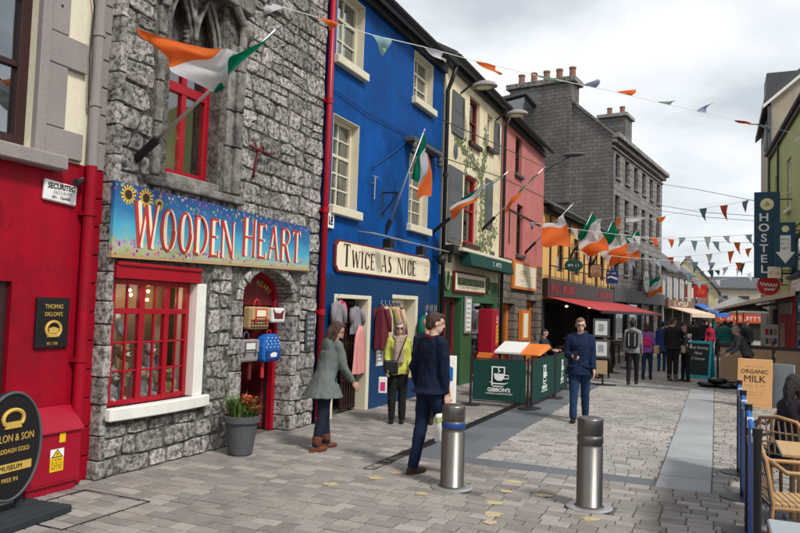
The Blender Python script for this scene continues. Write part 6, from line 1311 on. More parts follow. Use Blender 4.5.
# black post on a pile of ballast bags
t = thing('barrier_post', 'thin black post weighted with black ballast bags', 'post', (.05, 21.5, 0)); MB().tube((0, 0, .1), (0, 0, 1.25), .03, n=10).build('pole', 'black_paint', t)
r = random.Random(3)
for k, (x, y, z, sx, sy) in enumerate(((-.25, -.02, .08, .28, .22), (.2, -.1, .07, .25, .2), (.0, .15, .08, .28, .2), (.55, .0, .08, .26, .22), (.0, -.05, .2, .26, .2), (.85, .1, .07, .2, .18))):
    m_ = MB(); m_.ball((x, y, z), sx, sy, .085, 14, 8); m_.build('ballast_bag', 'black_paint', t, smooth=True)
# menu stand before the pub
t = thing('menu_stand', 'black stand with two framed menus before the red awning', 'menu', (-2.78, 19.85, 0)); m_ = MB(); m_.tube((.0, 0, .02), (0, 0, 1.75), .025, n=8); m_.lathe([(.22, 0), (.22, .02), (.03, .04)], 20); m_.box(-.3, .35, -.05, .05, .0, .03); m_.build('pole', 'black_paint', t)
for z in (1.28, .72): q = MB(); q.box(-.27, .17, -.06, -.025, z, z + .5); f_ = q.build('frame', 'pot_grey', t, bev=.006); MB().box(-.21, .11, -.064, -.061, z + .06, z + .44).build('menu_sheet', 'paper', f_); MB().box(-.12, .02, -.0665, -.065, z + .16, z + .36).build('print', 'table_grey', f_)
MB().box(-.2, .12, -.05, -.02, .3, .66).build('leaflet_box', 'warm_back', t)
# pub terrace furniture in the shade of the awning
for i, (x, y) in enumerate(((-4.4, 24.5), (-3.9, 28.5), (-3.1, 24.2), (-2.9, 26.8))):
    t = thing('high_table', ('dark pub table under the near end of the red awning', 'dark pub table deep under the awning', 'dark pub table by the menu stand', 'dark pub table at the awning edge')[i], 'table', (x, y, 0), .3 * i, 'pub terrace tables'); MB().lathe([(.36, 1.02), (.36, 1.06)], 20).build('tabletop', 'dark_wood', t); m_ = MB(); m_.tube((0, 0, .02), (0, 0, 1.02), .04, n=8); m_.lathe([(.25, 0), (.25, .02), (.05, .05)], 16); m_.build('pedestal', 'black_paint', t)
    for k in range(3):
        a = 2.1 * k + i; s_ = thing('bar_stool', 'dark bar stool %s of the %s pub table' % (('left', 'right', 'beyond')[k], ('first', 'deep', 'stand-side', 'edge')[i]), 'stool', (x + .62 * cos(a), y + .62 * sin(a), 0), 0, 'pub terrace stools'); MB().lathe([(.17, .74), (.17, .79)], 14).build('seat', 'dark_wood', s_)
        for q_ in range(4): b = pi / 4 + pi / 2 * q_; MB().tube((.11 * cos(b), .11 * sin(b), .74), (.18 * cos(b), .18 * sin(b), 0), .015, n=5).build('leg', 'black_paint', s_)
# windbreak of blue canvas along the right-hand tables
t = thing('windbreak', 'blue canvas windbreak on black posts beside the cafe tables', 'barrier', (.27, 8, 0)); ys = [5.62, 7.15, 8.5, 9.85]
for y in ys: m_ = MB((.27, 8, 0)); m_.tube((.27, y, .01), (.27, y, 1.13), .028, n=12); m_.tube((.27, y, 1.08), (.27, y, 1.14), .034, n=12); p = m_.build('post', 'black_paint', t); m_ = MB((.27, 8, 0)); m_.lathe([(.2, .0), (.2, .012), (.06, .022)], 28, (.25, y, 0)); m_.build('base_plate', 'dark_metal', t)
for a, b in zip(ys, ys[1:]):
    m_ = MB((.27, 8, 0)); n = 12
    for k in range(n):
        y0, y1 = a + .03 + (b - a - .06) * k / n, a + .03 + (b - a - .06) * (k + 1) / n; sg_ = lambda y: -.05 * sin(pi * (y - a) / (b - a)); wv = lambda y: .27 + .014 * sin(y * 11)
        m_.hexa([(wv(y0) - .004, y0, .12), (wv(y0) + .004, y0, .12), (wv(y1) + .004, y1, .12), (wv(y1) - .004, y1, .12), (wv(y0) - .004, y0, 1.06 + sg_(y0)), (wv(y0) + .004, y0, 1.06 + sg_(y0)), (wv(y1) + .004, y1, 1.06 + sg_(y1)), (wv(y1) - .004, y1, 1.06 + sg_(y1))])
    c_ = m_.build('canvas', 'blue_cloth', t); m_ = MB((.27, 8, 0)); m_.path([(.27, a + (b - a) * k / 12, 1.075 - .05 * sin(pi * k / 12)) for k in range(13)], .022, 8); m_.build('top_hem', 'blue_awning', c_, smooth=True)
    for k in (1, 3): y = a + (b - a) * k / 4; MB((.27, 8, 0)).box(.245, .295, y - .012, y + .012, .98, 1.07).build('strap', 'white_letter', c_)
t = thing('cafe_table', 'grey topped cafe table at the bottom right corner', 'table', (.7, 4.3, 0)); MB().box(-.42, .4, -.6, .46, .715, .74).build('tabletop', 'table_grey', t, bev=.008); MB().box(-.41, .39, -.59, .45, .69, .714).build('apron', 'black_paint', t)
for a, b in ((-.36, -.5), (.34, -.5), (-.36, .4), (.34, .4)): MB().tube((a, b, .69), (a, b, 0), .02, n=8).build('leg', 'black_paint', t)
t2 = thing('cafe_table', 'bare wooden table top behind the windbreak', 'table', (.98, 7.55, 0)); MB().box(-.45, .6, -.4, .35, .70, .735).build('tabletop', 'straw', t2, bev=.008)
for a, b in ((-.3, -.35), (.5, -.35), (-.3, .35), (.5, .35)): MB().tube((a, b, .7), (a, b, 0), .025, n=8).build('leg', 'bamboo', t2)
def cane_chair(label, x, y, rz):
    t = thing('cane_chair', label, 'chair', (x, y, 0), rz, 'cane armchairs at the right-hand tables'); s = MB()
    for k in range(9): s.box(-.23, .23, -.22 + k * .05, -.18 + k * .05, .43, .45)
    s.build('seat', 'straw', t)
    for a in (-.25, .25): MB().path([(a, -.25, 0), (a, -.24, .4), (a, -.22, .66), (a, -.1, .70), (a, .15, .70), (a * .98, .26, .78)], .019, 8).build('arm', 'bamboo', t, smooth=True)
    MB().path([(-.25, .3, 0), (-.25, .25, .45), (-.25, .3, .78), (-.18, .33, .9), (0, .34, .93), (.18, .33, .9), (.25, .3, .78), (.25, .25, .45), (.25, .3, 0)], .02, 8).build('back_frame', 'bamboo', t, smooth=True)
    b = MB()
    for k in range(7): x_ = -.19 + k * .063; b.path([(x_, .24, .45), (x_, .29, .7), (x_, .33, .89)], .009, 5)
    for z in (.55, .66, .77): b.path([(-.24, .26 + .1 * (z - .5), z), (0, .28 + .1 * (z - .5), z), (.24, .26 + .1 * (z - .5), z)], .009, 5)
    b.build('back_weave', 'straw', t); MB().path([(-.25, -.24, .42), (.25, -.24, .42), (.25, .25, .42), (-.25, .25, .42), (-.25, -.24, .42)], .016, 6).build('seat_rail', 'bamboo', t)
cane_chair('near cane armchair just behind the windbreak', .62, 6.7, radians(100)); cane_chair('cane armchair beyond the seated person', .72, 9.5, radians(200)); cane_chair('cane armchair under the seated person', .74, 8.42, radians(150))
# ================================================================== FLOWER POT
t = thing('flower_pot', 'round grey planter of spiky leaves and rusty flowers by the arched door', 'planter', (-5.45, 7.47, 0)); MB().lathe([(.14, 0), (.15, .02), (.205, .40), (.235, .41), (.24, .485), (.215, .49), (.2, .45), (.19, .44)], 28).build('pot', 'pot_grey', t, smooth=False)
m_ = MB(); m_.lathe([(.196, .43), (.196, .465)], 20); m_.build('soil', 'terracotta', t)
r = random.Random(9); lf_ = MB(); fl = MB()
for k in range(150):
    a = r.random() * 6.28; rr = .16 * sqrt(r.random()); x, y = rr * cos(a), rr * sin(a); left = x < .04; hgt = r.uniform(.16, .34) if left else r.uniform(.08, .2); sp = r.uniform(.05, .2); dx, dy = sp * cos(a), sp * sin(a); wd = r.uniform(.008, .016); px_, py_ = -sin(a) * wd, cos(a) * wd
    p0, p1, p2 = (x, y, .46), (x + dx * .4, y + dy * .4, .46 + hgt * .65), (x + dx * 1.1, y + dy * 1.1, .46 + hgt * (.8 + .2 * r.random()))
    lf_.add([(p0[0] - px_, p0[1] - py_, p0[2]), (p0[0] + px_, p0[1] + py_, p0[2]), (p1[0] + px_, p1[1] + py_, p1[2]), (p1[0] - px_, p1[1] - py_, p1[2]), p2], [(0, 1, 2, 3), (3, 2, 4)])
for k in range(70):
    a = r.random() * 6.28; rr = .14 * sqrt(r.random()); x, y, z = .06 + rr * cos(a) * .9, .05 + rr * sin(a) * .9, .53 + r.random() * .2
    for q_ in range(4): b = q_ * 1.57 + r.random(); l_ = r.uniform(.016, .028); fl.add([(x, y, z), (x + l_ * cos(b), y + l_ * sin(b), z + .01), (x + l_ * 1.2 * cos(b + .7), y + l_ * 1.2 * sin(b + .7), z + r.uniform(-.01, .02)), (x + l_ * cos(b + 1.4), y + l_ * sin(b + 1.4), z + .008)], [(0, 1, 2, 3)])
lf_.build('foliage', 'leaf', t, kind='stuff'); fl.build('blossom', 'flower', t, kind='stuff')
# ================================================================== BAGS HANGING IN THE ARCHED DOORWAY
def satchel(label, y, z, w_, h, m_, trim, kind):
    t = thing('bag', label, 'bag', (XS - .1, y, z), 0, 'bags hanging in the arched doorway')
    MB().box(-.07, .07, -w_ / 2, w_ / 2, 0, h).build('body', m_, t, bev=.03)
    if kind == 'satchel':
        MB().box(.071, .084, -w_ / 2 + .01, w_ / 2 - .01, h * .42, h - .005).build('flap', m_, t, bev=.012); MB().box(.085, .089, -w_ * .3, w_ * .3, h * .52, h * .9).build('patch', trim, t); MB().box(.0895, .092, -w_ * .24, w_ * .24, h * .57, h * .85).build('patch_centre', 'sign_cream' if trim == 'red_sign' else 'paper', t)
        for s in (-1, 1): MB().box(.085, .095, s * w_ * .28 - .02, s * w_ * .28 + .02, h * .3, h * .5).build('buckle', trim, t)
    if kind == 'cat':
        q = MB(); q.prism([(-.12, .06), (.1, .06), (.1, .12), (.13, .2), (.08, .17), (.02, .14), (-.1, .15), (-.16, .22), (-.14, .12)], .071, .075); q.build('cat_print', 'rust', t)
    if m_ == 'straw':      # woven check bands
        q = MB()
        for k in range(7): yy = -w_ * .45 + k * w_ * .15; q.box(.0715, .0735, yy - .008, yy + .008, .015, h * .41)
        for k in range(3): q.box(.0738, .0752, -w_ * .46, w_ * .46, .03 + k * .04, .042 + k * .04)
        q.build('check_weave', 'ink_brown', t)
    hd_ = MB(); hd_.path([(0, -w_ * .16, h - .01), (0, -w_ * .1, h + .08), (0, 0, h + .11), (0, w_ * .1, h + .08), (0, w_ * .16, h - .01)], .012, 6); hd_.build('handle', trim, t, smooth=True); MB().tube((0, 0, h + .1), (0, 0, h + .25), .004, n=4).build('hook', 'dark_metal', t)
    return t
satchel('straw coloured satchel with red patch, upper left in the arched doorway', 8.46, 1.53, .46, .32, 'straw', 'red_sign', 'satchel'); satchel('small white bag with red cat print in the arched doorway', 8.94, 1.62, .34, .22, 'paper', 'rust', 'cat'); satchel('grey felt satchel with white patch, lower left in the arched doorway', 8.24, 1.08, .44, .31, 'mauve_stone', 'pot_grey', 'satchel')
t = thing('backpack', 'blue childrens backpack with printed dots in the arched doorway', 'backpack', (XS - .08, 8.76, 1.06), 0, 'bags hanging in the arched doorway')
MB().prism([(-.24, .03), (-.2, 0), (.2, 0), (.24, .03), (.25, .25), (.2, .38), (.1, .45), (-.1, .45), (-.2, .38), (-.25, .25)], -.1, .09).build('body', 'blue_awning', t, bev=.03); MB().prism([(-.19, .03), (.19, .03), (.19, .2), (-.19, .2)], .091, .13).build('pocket', 'blue_band', t, bev=.02); MB().path([(0, -.06, .44), (0, -.05, .51), (0, .05, .51), (0, .06, .44)], .012, 6).build('handle', 'red_sign', t)
q = MB()
for k in range(16): a, b = -.17 + .11 * (k % 4) + .03 * ((k // 4) % 2), .24 + .05 * (k // 4); q.prism([(a + .012 * cos(c), b + .012 * sin(c)) for c in [2 * pi * i / 6 for i in range(6)]], .0905, .094)
q.prism([(-.1, .08), (.05, .08), (.08, .14), (-.02, .16), (-.12, .13)], .1305, .133); q.build('print', 'white_letter', t); t.scale = (.88, .88, .88)
for y, c_ in ((8.35, 'maroon'), (8.66, 'red_sign')): s_ = tag(MB().box(-.02, .02, -.03, .03, 0, .28).build('hanging_tag', c_, None, bev=.01), '%s ribbon hanging below the bags in the doorway' % ('dark' if c_ == 'maroon' else 'bright red'), 'ribbon'); s_.location = (XS - .1, y, .82)
# ================================================================== TOYS IN THE SHOP WINDOW
P('plush_tan', (.45, .29, .14), rough=.95, var=.25, scale=30, bump=.6, bscale=120); P('plush_grey', (.34, .31, .30), rough=.95, var=.25, scale=30, bump=.6, bscale=120); P('plush_mauve', (.36, .24, .27), rough=.95, var=.25, scale=30, bump=.5, bscale=120)
def teddy(label, x, y, z, s, m_):
    t = thing('teddy_bear', label, 'toy', (x, y, z), 0, 'soft toys in the shop window'); b = MB(); b.ball((0, 0, .11 * s), .085 * s, .09 * s, .12 * s); b.ball((.02 * s, 0, .30 * s), .085 * s, .095 * s, .085 * s)
    for q_ in (-1, 1): b.ball((.0, q_ * .075 * s, .375 * s), .03 * s, .035 * s, .035 * s); b.ball((.05 * s, q_ * .105 * s, .15 * s), .04 * s, .035 * s, .085 * s); b.ball((.10 * s, q_ * .075 * s, .035 * s), .085 * s, .04 * s, .04 * s)
    b.build('body', m_, t, smooth=True); m2 = MB(); m2.ball((.10 * s, 0, .275 * s), .035 * s, .045 * s, .035 * s); m2.build('muzzle', 'sign_cream', t, smooth=True); e_ = MB()
    for q_ in (-1, 1): e_.ball((.09 * s, q_ * .035 * s, .325 * s), .011 * s, n=8, m=6)
    e_.ball((.135 * s, 0, .287 * s), .012 * s, .016 * s, .01 * s, n=8, m=6); e_.build('face', 'ink_black', t)
for a in (('tan teddy bear sitting in the left half of the shop window', -6.12, 6.10, 1.03, .9, 'plush_tan'), ('grey plush rabbit-coloured bear low in the middle of the shop window', -6.14, 6.45, .76, .95, 'plush_grey'), ('small tan bear low at the right of the shop window', -6.13, 6.85, .76, .8, 'plush_tan'), ('mauve bear in the middle row of the shop window', -6.15, 6.55, 1.06, .85, 'plush_mauve'), ('pale grey bear low at the left of the shop window', -6.12, 5.93, .76, 1.0, 'plush_grey')): teddy(*a)
for y, z, c_ in ((6.0, .78, 'paper'), (6.25, .765, 'orange_red'), (6.68, .765, 'straw')): b_ = tag(MB().box(-.05, .05, -.06, .06, 0, .14).build('toy_box', c_, None, bev=.01), {'paper': 'white toy box in the shop window', 'orange_red': 'small orange toy box in the shop window', 'straw': 'small straw basket in the shop window'}[c_], 'box'); b_.location = (XS - .22, y, z)
for y in (6.10, 6.5): q = tag(MB().box(-.12, .12, -.28, .28, 0, .02).build('display_tray', 'light_wood', None), '%s wooden riser inside the shop window' % ('left' if y < 6.3 else 'right'), 'shelf'); q.location = (-6.15, y, 1.03 if y < 6.3 else 1.045)
w_ = tag(MB().path([(0, 0, 0), (.02, .01, -.12), (.05, .03, -.2), (.03, .06, -.27)], [.02, .05, .055, .02], 10).build('hanging_bird', 'paper', None, smooth=True), 'white toy bird hanging in the upper left of the shop window', 'toy'); w_.location = (-6.12, 6.0, 1.74)
# ================================================================== CLOTHES AT THE BLUE SHOP
def garment(label, x, y, z, w_, h, m_, rz=0.0, flare=1.1, depth=.05, sleeves=True, ph=0.0):
    t = thing('garment', label, 'clothing', (x, y, z), rz, 'clothes hung outside the blue shop'); mb = MB(); n = 26; rows = 9; vv = []; ff = []
    for j in range(rows):
        v = j / (rows - 1); hw = w_ / 2 * (.35 + .65 * min(1, v * 6)) * (1 + (flare - 1) * v); zz = -h * v
        for k in range(n): a = 2 * pi * k / n; f = 1 + (.1 + .22 * v) * sin(a * 6 + ph + 1.5 * v) * .8; vv.append((depth * sin(a) * f * (.6 + .6 * v), hw * cos(a) * f, zz))
    for j in range(rows - 1):
        for k in range(n): ff.append((j * n + k, (j + 1) * n + k, (j + 1) * n + (k + 1) % n, j * n + (k + 1) % n))
    ff.append(tuple(range(n))); mb.add(vv, ff); mb.build('cloth', m_, t, smooth=True)
    if sleeves:
        for s in (-1, 1): MB().path([(0, s * w_ * .45, -.05), (.02, s * w_ * .62, -h * .3), (.03, s * w_ * .66, -h * .6)], [.05, .055, .045], 10).build('sleeve', m_, t, smooth=True)
    MB().path([(0, -w_ * .3, -.02), (0, 0, .05), (0, 0, .09), (.03, 0, .11)], .006, 5).build('hanger', 'steel_light', t); return t
for n_, c_ in (('pink', (.55, .03, .16)), ('rose', (.6, .25, .24)), ('dusk', (.22, .2, .22)), ('olive', (.2, .22, .06)), ('wine', (.12, .02, .03)), ('sand', (.5, .38, .25)), ('tealhat', (.0, .12, .085))): cloth_mat('wear_' + n_, c_, bump=.4)
garment('grey jacket hanging at the left of the blue shop door', XS + .08, 10.53, 1.98, .3, .62, 'wear_dusk', 0, 1.1); garment('bright pink top hanging in the blue shop doorway', XS - .02, 10.80, 2.0, .26, .5, 'wear_pink', .2, 1.1); garment('rose coloured dress hanging in the blue shop doorway', XS + .02, 11.5, 1.55, .36, .85, 'wear_rose', .1, 1.5, sleeves=False); garment('dark top hanging above the rose dress', XS - .1, 11.55, 1.9, .34, .5, 'wear_dusk')
rk = thing('wall_rack', 'dark rail of hooks on the blue shopfront', 'rack', (XS + .02, 12.5, 1.95)); MB().tube((.12, -.45, 0), (.12, .55, 0), .012, n=6).build('rail', 'dark_metal', rk); MB().tube((0, -.3, 0), (.12, -.3, 0), .01, n=6).build('arm', 'dark_metal', rk); MB().tube((0, .4, 0), (.12, .4, 0), .01, n=6).build('arm', 'dark_metal', rk)
for i, (y, c_, h) in enumerate(((12.1, 'wine', .8), (12.27, 'sand', .6), (12.45, 'olive', .85), (12.63, 'rose', .5), (12.8, 'sand', .75), (12.95, 'wine', .55))): garment('%s scarf-like garment on the wall rack, number %d from the left end' % (c_, i + 1) if False else ('wine red garment at the left end of the wall rack', 'short sand garment on the wall rack', 'olive garment in the middle of the wall rack', 'short rose garment on the wall rack', 'long sand garment near the right end of the wall rack', 'short wine garment at the right end of the wall rack')[i], XS + .14, y, 1.92, .26, h, 'wear_' + c_, pi / 2 + .2 * (i % 2), 1.2, .06, i % 2 == 0, i)
rk = thing('wall_rack', 'rail of hanging trinkets right of the blue shop window', 'rack', (XS + .02, 14.6, 2.0)); MB().tube((.12, -.35, 0), (.12, .45, 0), .012, n=6).build('rail', 'dark_metal', rk); MB().tube((0, 0, 0), (.12, 0, 0), .01, n=6).build('arm', 'dark_metal', rk)
r = random.Random(6)
for k in range(9): y = -.3 + k * .085; m_ = MB(); m_.tube((.12, y, 0), (.12, y, -.12 - .1 * r.random()), .006, n=4); m_.ball((.12, y, -.2 - .12 * r.random()), .03, .03, .05, 8, 6); m_.build('trinket', ('pot_grey', 'steel_light', 'wear_sand')[k % 3], rk)
ht = thing('hat', 'round teal green hat hung beside the blue shop window', 'hat', (XS + .16, 14.25, 1.50)); MB().ball((0, 0, 0), .11, .26, .26, 20, 12).build('crown', 'wear_tealhat', ht, smooth=True); MB().tube((-.15, 0, .1), (0, 0, .1), .01, n=5).build('hook', 'dark_metal', ht)
# small stall goods on the right beyond the screens
t = thing('card_rack', 'white postcard rack at the red shopfront on the right', 'rack', (1.65, 26.2, 0)); MB().box(-.2, .2, -.05, .05, .3, 1.75).build('rack', 'paper', t); MB().tube((0, 0, 0), (0, 0, .3), .04, n=8).build('stand', 'dark_metal', t)
for k in range(12): MB().box(-.17 + .12 * (k % 3), -.08 + .12 * (k % 3), -.056, -.051, .5 + .3 * (k // 3), .7 + .3 * (k // 3)).build('card', ('blue_awning', 'red_sign', 'green_front', 'straw')[k % 4], t)
for i, (x, y, c_) in enumerate(((.7, 29, 'white_paint'), (1.2, 38, 'paper'))):
    t = thing('parasol', ('white parasol behind the beige awning', 'far pale parasol on the right side')[i], 'parasol', (x, y, 0)); MB().tube((0, 0, 0), (0, 0, 2.6), .03, n=8).build('pole', 'steel_light', t); MB().lathe([(1.1, 2.2), (.6, 2.45), (.05, 2.7)], 8).build('canopy', c_, t)
# ================================================================== PEOPLE
def remesh(mb, voxel, smooth_it=3, wr=0.0, wf=14.0, keep=None):
    me = mb.mesh('tmp'); o = bpy.data.objects.new('tmp', me); COL.objects.link(o)
    m_ = o.modifiers.new('r', 'REMESH'); m_.mode = 'VOXEL'; m_.voxel_size = voxel; m_.adaptivity = 0.0
    if smooth_it: s = o.modifiers.new('s', 'SMOOTH'); s.factor = .5; s.iterations = smooth_it
    dg = bpy.context.evaluated_depsgraph_get(); out_ = bpy.data.meshes.new_from_object(o.evaluated_get(dg)); bpy.data.objects.remove(o); bpy.data.meshes.remove(me)
    if wr:
        ns = [v.normal.copy() for v in out_.vertices]
        for v, nn in zip(out_.vertices, ns):
            p = v.co; k = mnoise.noise(Vector((p.x * wf, p.y * wf, p.z * wf * .55))) + .5 * mnoise.noise(Vector((p.x * wf * 2.3, p.y * wf * 2.3, p.z * wf * 1.6)))
            v.co = p + nn * (wr * k)
    out_.polygons.foreach_set('use_smooth', [True] * len(out_.polygons)); return out_
CM = {}
def cm(col, rough=.85):
    key = tuple(round(c, 3) for c in col)
    if key not in CM: CM[key] = cloth_mat('fabric_%d' % len(CM), col, rough=rough, bump=.12, bscale=120)
    return CM[key]
P('skin', (.46, .25, .18), rough=.55, var=.1, scale=12, bump=.05, spec=.4); P('skin_light', (.55, .33, .26), rough=.55, var=.1, scale=12, bump=.05, spec=.4); P('eye_dark', (.02, .015, .012), rough=.2, bump=0); P('lips', (.36, .11, .09), rough=.5, bump=0)
P('hair_brown', (.055, .03, .018), rough=.5, var=.35, scale=40, bump=.6, bscale=160); P('hair_grey', (.22, .20, .18), rough=.5, var=.3, scale=40, bump=.6, bscale=160); P('hair_sand', (.16, .10, .055), rough=.5, var=.3, scale=40, bump=.6, bscale=160); P('hair_dark', (.02, .014, .012), rough=.45, var=.3, scale=40, bump=.6, bscale=160)
RX = lambda a: Matrix.Rotation(a, 3, 'X'); RY = lambda a: Matrix.Rotation(a, 3, 'Y'); RZ = lambda a: Matrix.Rotation(a, 3, 'Z')
def capsule(mb, pts, rs, n=12):
    mb.path(pts, rs, n)
    for p, r_ in ((pts[0], rs[0]), (pts[-1], rs[-1])): mb.ball(p, r_ * .98, n=n, m=8)
def stack(mb, rings, n=20):
    """closed tube through ellipses: (centre, xaxis*rx, yaxis*ry)"""
    vv = []; ff = []
    for c, u, v in rings:
        for k in range(n): a = 2 * pi * k / n; vv.append(tuple(c + u * cos(a) + v * sin(a)))
    for i in range(len(rings) - 1):
        for k in range(n): ff.append((i * n + k, i * n + (k + 1) % n, (i + 1) * n + (k + 1) % n, (i + 1) * n + k))
    ff.append(tuple(range(n - 1, -1, -1))); ff.append(tuple(range((len(rings) - 1) * n, len(rings) * n))); mb.add(vv, ff)
def person(label, x, y, heading, H=1.75, female=False, lean=0.0, head=(0, 0), arms=((.1, .12, .2, 0), (.1, .12, .2, 0)), legs=((0, 0), (0, 0)), top=(.02, .03, .06), bottom=(.02, .02, .03), shoe=(.02, .015, .012), hair='hair_brown', hairlen=0, skin='skin', coat=0.0, res=1.0, girth=1.0, seat=None, group=None, collar=None, glasses=None, hat=None, leglen=1.0, hemflare=1.0, name='person'):
    """arms/legs: (right, left); arm = (flex, abduct, elbow, inward); leg = (hip flex, knee bend). heading = (dx, dy)"""
    s = H / 1.75; root = thing(name, label, 'person', (x, y, 0), atan2(-heading[0], heading[1]), group); J = {}
    T = RX(-lean); hip0 = Vector((0, 0, .93 * s)); sw = (.145 if female else .168) * s; hw = .09 * s
    def tp(a, b, c): return hip0 + T @ Vector((a * s, b * s, c * s))
    for i, sg in ((0, 1), (1, -1)):
        fl, ab, el, inn = arms[i]; sh = tp(sg * sw / s, -.005, .475); base = T @ RX(fl) @ RY(-sg * ab)
        d1 = base @ Vector((0, 0, -1)); el_p = sh + d1 * .29 * s; d2 = T @ RX(fl) @ RY(-sg * ab) @ RZ(sg * inn) @ RX(el) @ Vector((0, 0, -1)); wr_p = el_p + d2 * .25 * s
        side = (T @ RX(fl) @ RY(-sg * ab) @ RZ(sg * inn) @ RX(el)) @ Vector((1, 0, 0)); J[i] = (sh, el_p, wr_p, d2, side, (T @ RX(fl) @ RY(-sg * ab) @ RZ(sg * inn) @ RX(el)) @ Vector((0, 1, 0)))
        hf, kb = legs[i]; hp = hip0 + Vector((sg * hw, 0, -.02 * s)); d = RX(hf) @ Vector((0, 0, -1)); kn = hp + d * .43 * s * leglen; d_ = RX(hf - kb) @ Vector((0, 0, -1)); an = kn + d_ * .42 * s * leglen; J['L%d' % i] = (hp, kn, an, hf - kb)
    low = min(J['L0'][2].z, J['L1'][2].z) - .075 * s; lift = (seat if seat is not None else 0) ; sh_ = Vector((0, 0, (-low) if seat is None else (seat + .1 * s - hip0.z)))
    hip0 = hip0 + sh_
    for k in list(J): J[k] = tuple((q + sh_) if isinstance(q, Vector) and idx < 3 else q for idx, q in enumerate(J[k]))
    nk = tp(0, -.005, .55); HR = T @ RX(lean * .6) @ RZ(head[0]) @ RX(-head[1]); hc = nk + (T @ RX(lean * .5)) @ Vector((0, .015 * s, .145 * s))
    def hp_(a, b, c): return hc + HR @ Vector((a * s, b * s, c * s))
    vox = .0078 * res
    # ---- body: one continuous skin
    b = MB(); g = girth * s; X = T @ Vector((1, 0, 0)); Yv = T @ Vector((0, 1, 0))
    prof = [(-.09, .145, .10, 0), (.0, .16, .115, 0), (.12, .135, .10, .0), (.25, .14, .10, .005), (.38, .155, .11, .01), (.46, .155, .095, 0), (.52, .10, .07, -.005), (.56, .058, .058, -.005)] if not female else [(-.09, .15, .105, 0), (.0, .165, .12, 0), (.12, .125, .095, 0), (.25, .13, .095, .005), (.36, .14, .115, .015), (.46, .135, .085, 0), (.52, .085, .06, -.005), (.56, .05, .05, -.005)]
    stack(b, [(tp(0, yo, z), X * rx * g, Yv * ry * g) for z, rx, ry, yo in prof]); capsule(b, [tp(0, -.01, .52), nk + Vector((0, 0, .02)), hp_(0, -.01, -.07)], [.055 * s, .052 * s, .05 * s])
    R3 = HR
    b.ball(hc + HR @ Vector((0, -.008 * s, .03 * s)), .077 * s, .095 * s, .09 * s, 20, 14, R3); b.ball(hc + HR @ Vector((0, .022 * s, -.05 * s)), .056 * s, .066 * s, .066 * s, 16, 10, R3); b.ball(hc + HR @ Vector((0, .045 * s, -.085 * s)), .03 * s, .032 * s, .03 * s, 12, 8, R3)
    b.ball(hc + HR @ Vector((0, .097 * s, -.018 * s)), .014 * s, .02 * s, .018 * s, 10, 8, R3); b.ball(hc + HR @ Vector((0, .09 * s, .01 * s)), .011 * s, .016 * s, .028 * s, 10, 8, R3); b.ball(hc + HR @ Vector((0, .078 * s, .035 * s)), .055 * s, .02 * s, .014 * s, 12, 8, R3); b.ball(hc + HR @ Vector((0, .082 * s, -.06 * s)), .026 * s, .014 * s, .014 * s, 10, 8, R3)
    for sg in (1, -1): b.ball(hc + HR @ Vector((sg * .078 * s, -.008 * s, -.005 * s)), .012 * s, .02 * s, .032 * s, 10, 8, R3)
    for i, sg in ((0, 1), (1, -1)):
        sh, el_, wr_, d2, side, fwd = J[i]; capsule(b, [sh, el_, wr_], [.05 * g, .038 * g, .026 * s], 12)
        pa = wr_ + d2 * .05 * s; up_ = side.cross(d2).normalized(); pm = Matrix((side, up_, d2)).transposed()      # palm: thin across, facing inwards
        pm = Matrix((fwd, side, d2)).transposed(); b.ball(pa, .042 * s, .02 * s, .058 * s, 12, 8, pm)
        for q, (off, ln) in enumerate(((-.03, .062), (-.01, .074), (.01, .08), (.03, .072))):
            r0 = wr_ + d2 * .085 * s + fwd * off * s; c1 = r0 + d2 * ln * .45 * s + side * (-sg) * .006 * s; c2 = c1 + (d2 * .75 - side * sg * .65).normalized() * ln * .35 * s; c3 = c2 + (d2 * .25 - side * sg * 1.0).normalized() * ln * .3 * s; rr = (.0088 if res <= 1.2 else .012) * s; b.path([r0 - d2 * .02 * s, c1, c2, c3], [rr * 1.1, rr, rr * .95, rr * .8], 8)
        t0 = wr_ + d2 * .03 * s + fwd * .03 * s; t1 = t0 + (fwd * .7 + d2 * .6).normalized() * .035 * s; t2 = t1 + (d2 * .9 - side * sg * .3).normalized() * .03 * s; b.path([t0 - fwd * .015 * s, t1, t2], [.012 * s, .011 * s, .009 * s], 8)
        hp, kn, an, pit = J['L%d' % i]; capsule(b, [hp, kn, an], [.075 * g, .048 * g, .034 * s], 12); b.ball(an + RX(max(-.9, min(.5, pit * .75)) if abs(pit) > .25 else 0) @ Vector((0, .04 * s, -.035 * s)), .03 * s, .085 * s, .022 * s, 12, 8)
    me = remesh(b, vox, 2); me.materials.append(M[skin]); me.materials.append(M['eye_dark']); me.materials.append(M['lips']); inv = HR.transposed(); mi = []
    for p in me.polygons:
        q = inv @ (p.center - hc) / s; k = 0
        if q.y > .055 and q.z > -.1 and q.z < .06:
            if abs(abs(q.x) - .031) < .0135 and abs(q.z - .012) < .0065: k = 1
            elif abs(abs(q.x) - .032) < .017 and abs(q.z - .038) < .0035: k = 1
            elif abs(q.x) < .024 and abs(q.z + .06) < .006: k = 2
        mi.append(k)
    me.polygons.foreach_set('material_index', mi); bo = bpy.data.objects.new('body', me); COL.objects.link(bo); bo.parent = root
    def wear(nm, mb, v, mat, sm=3, wr=0.0, wf=13.0):
        mm = remesh(mb, v, sm, wr, wf); mm.materials.append(mat if not isinstance(mat, str) else M[mat]); o = bpy.data.objects.new(nm, mm); COL.objects.link(o); o.parent = root; return o
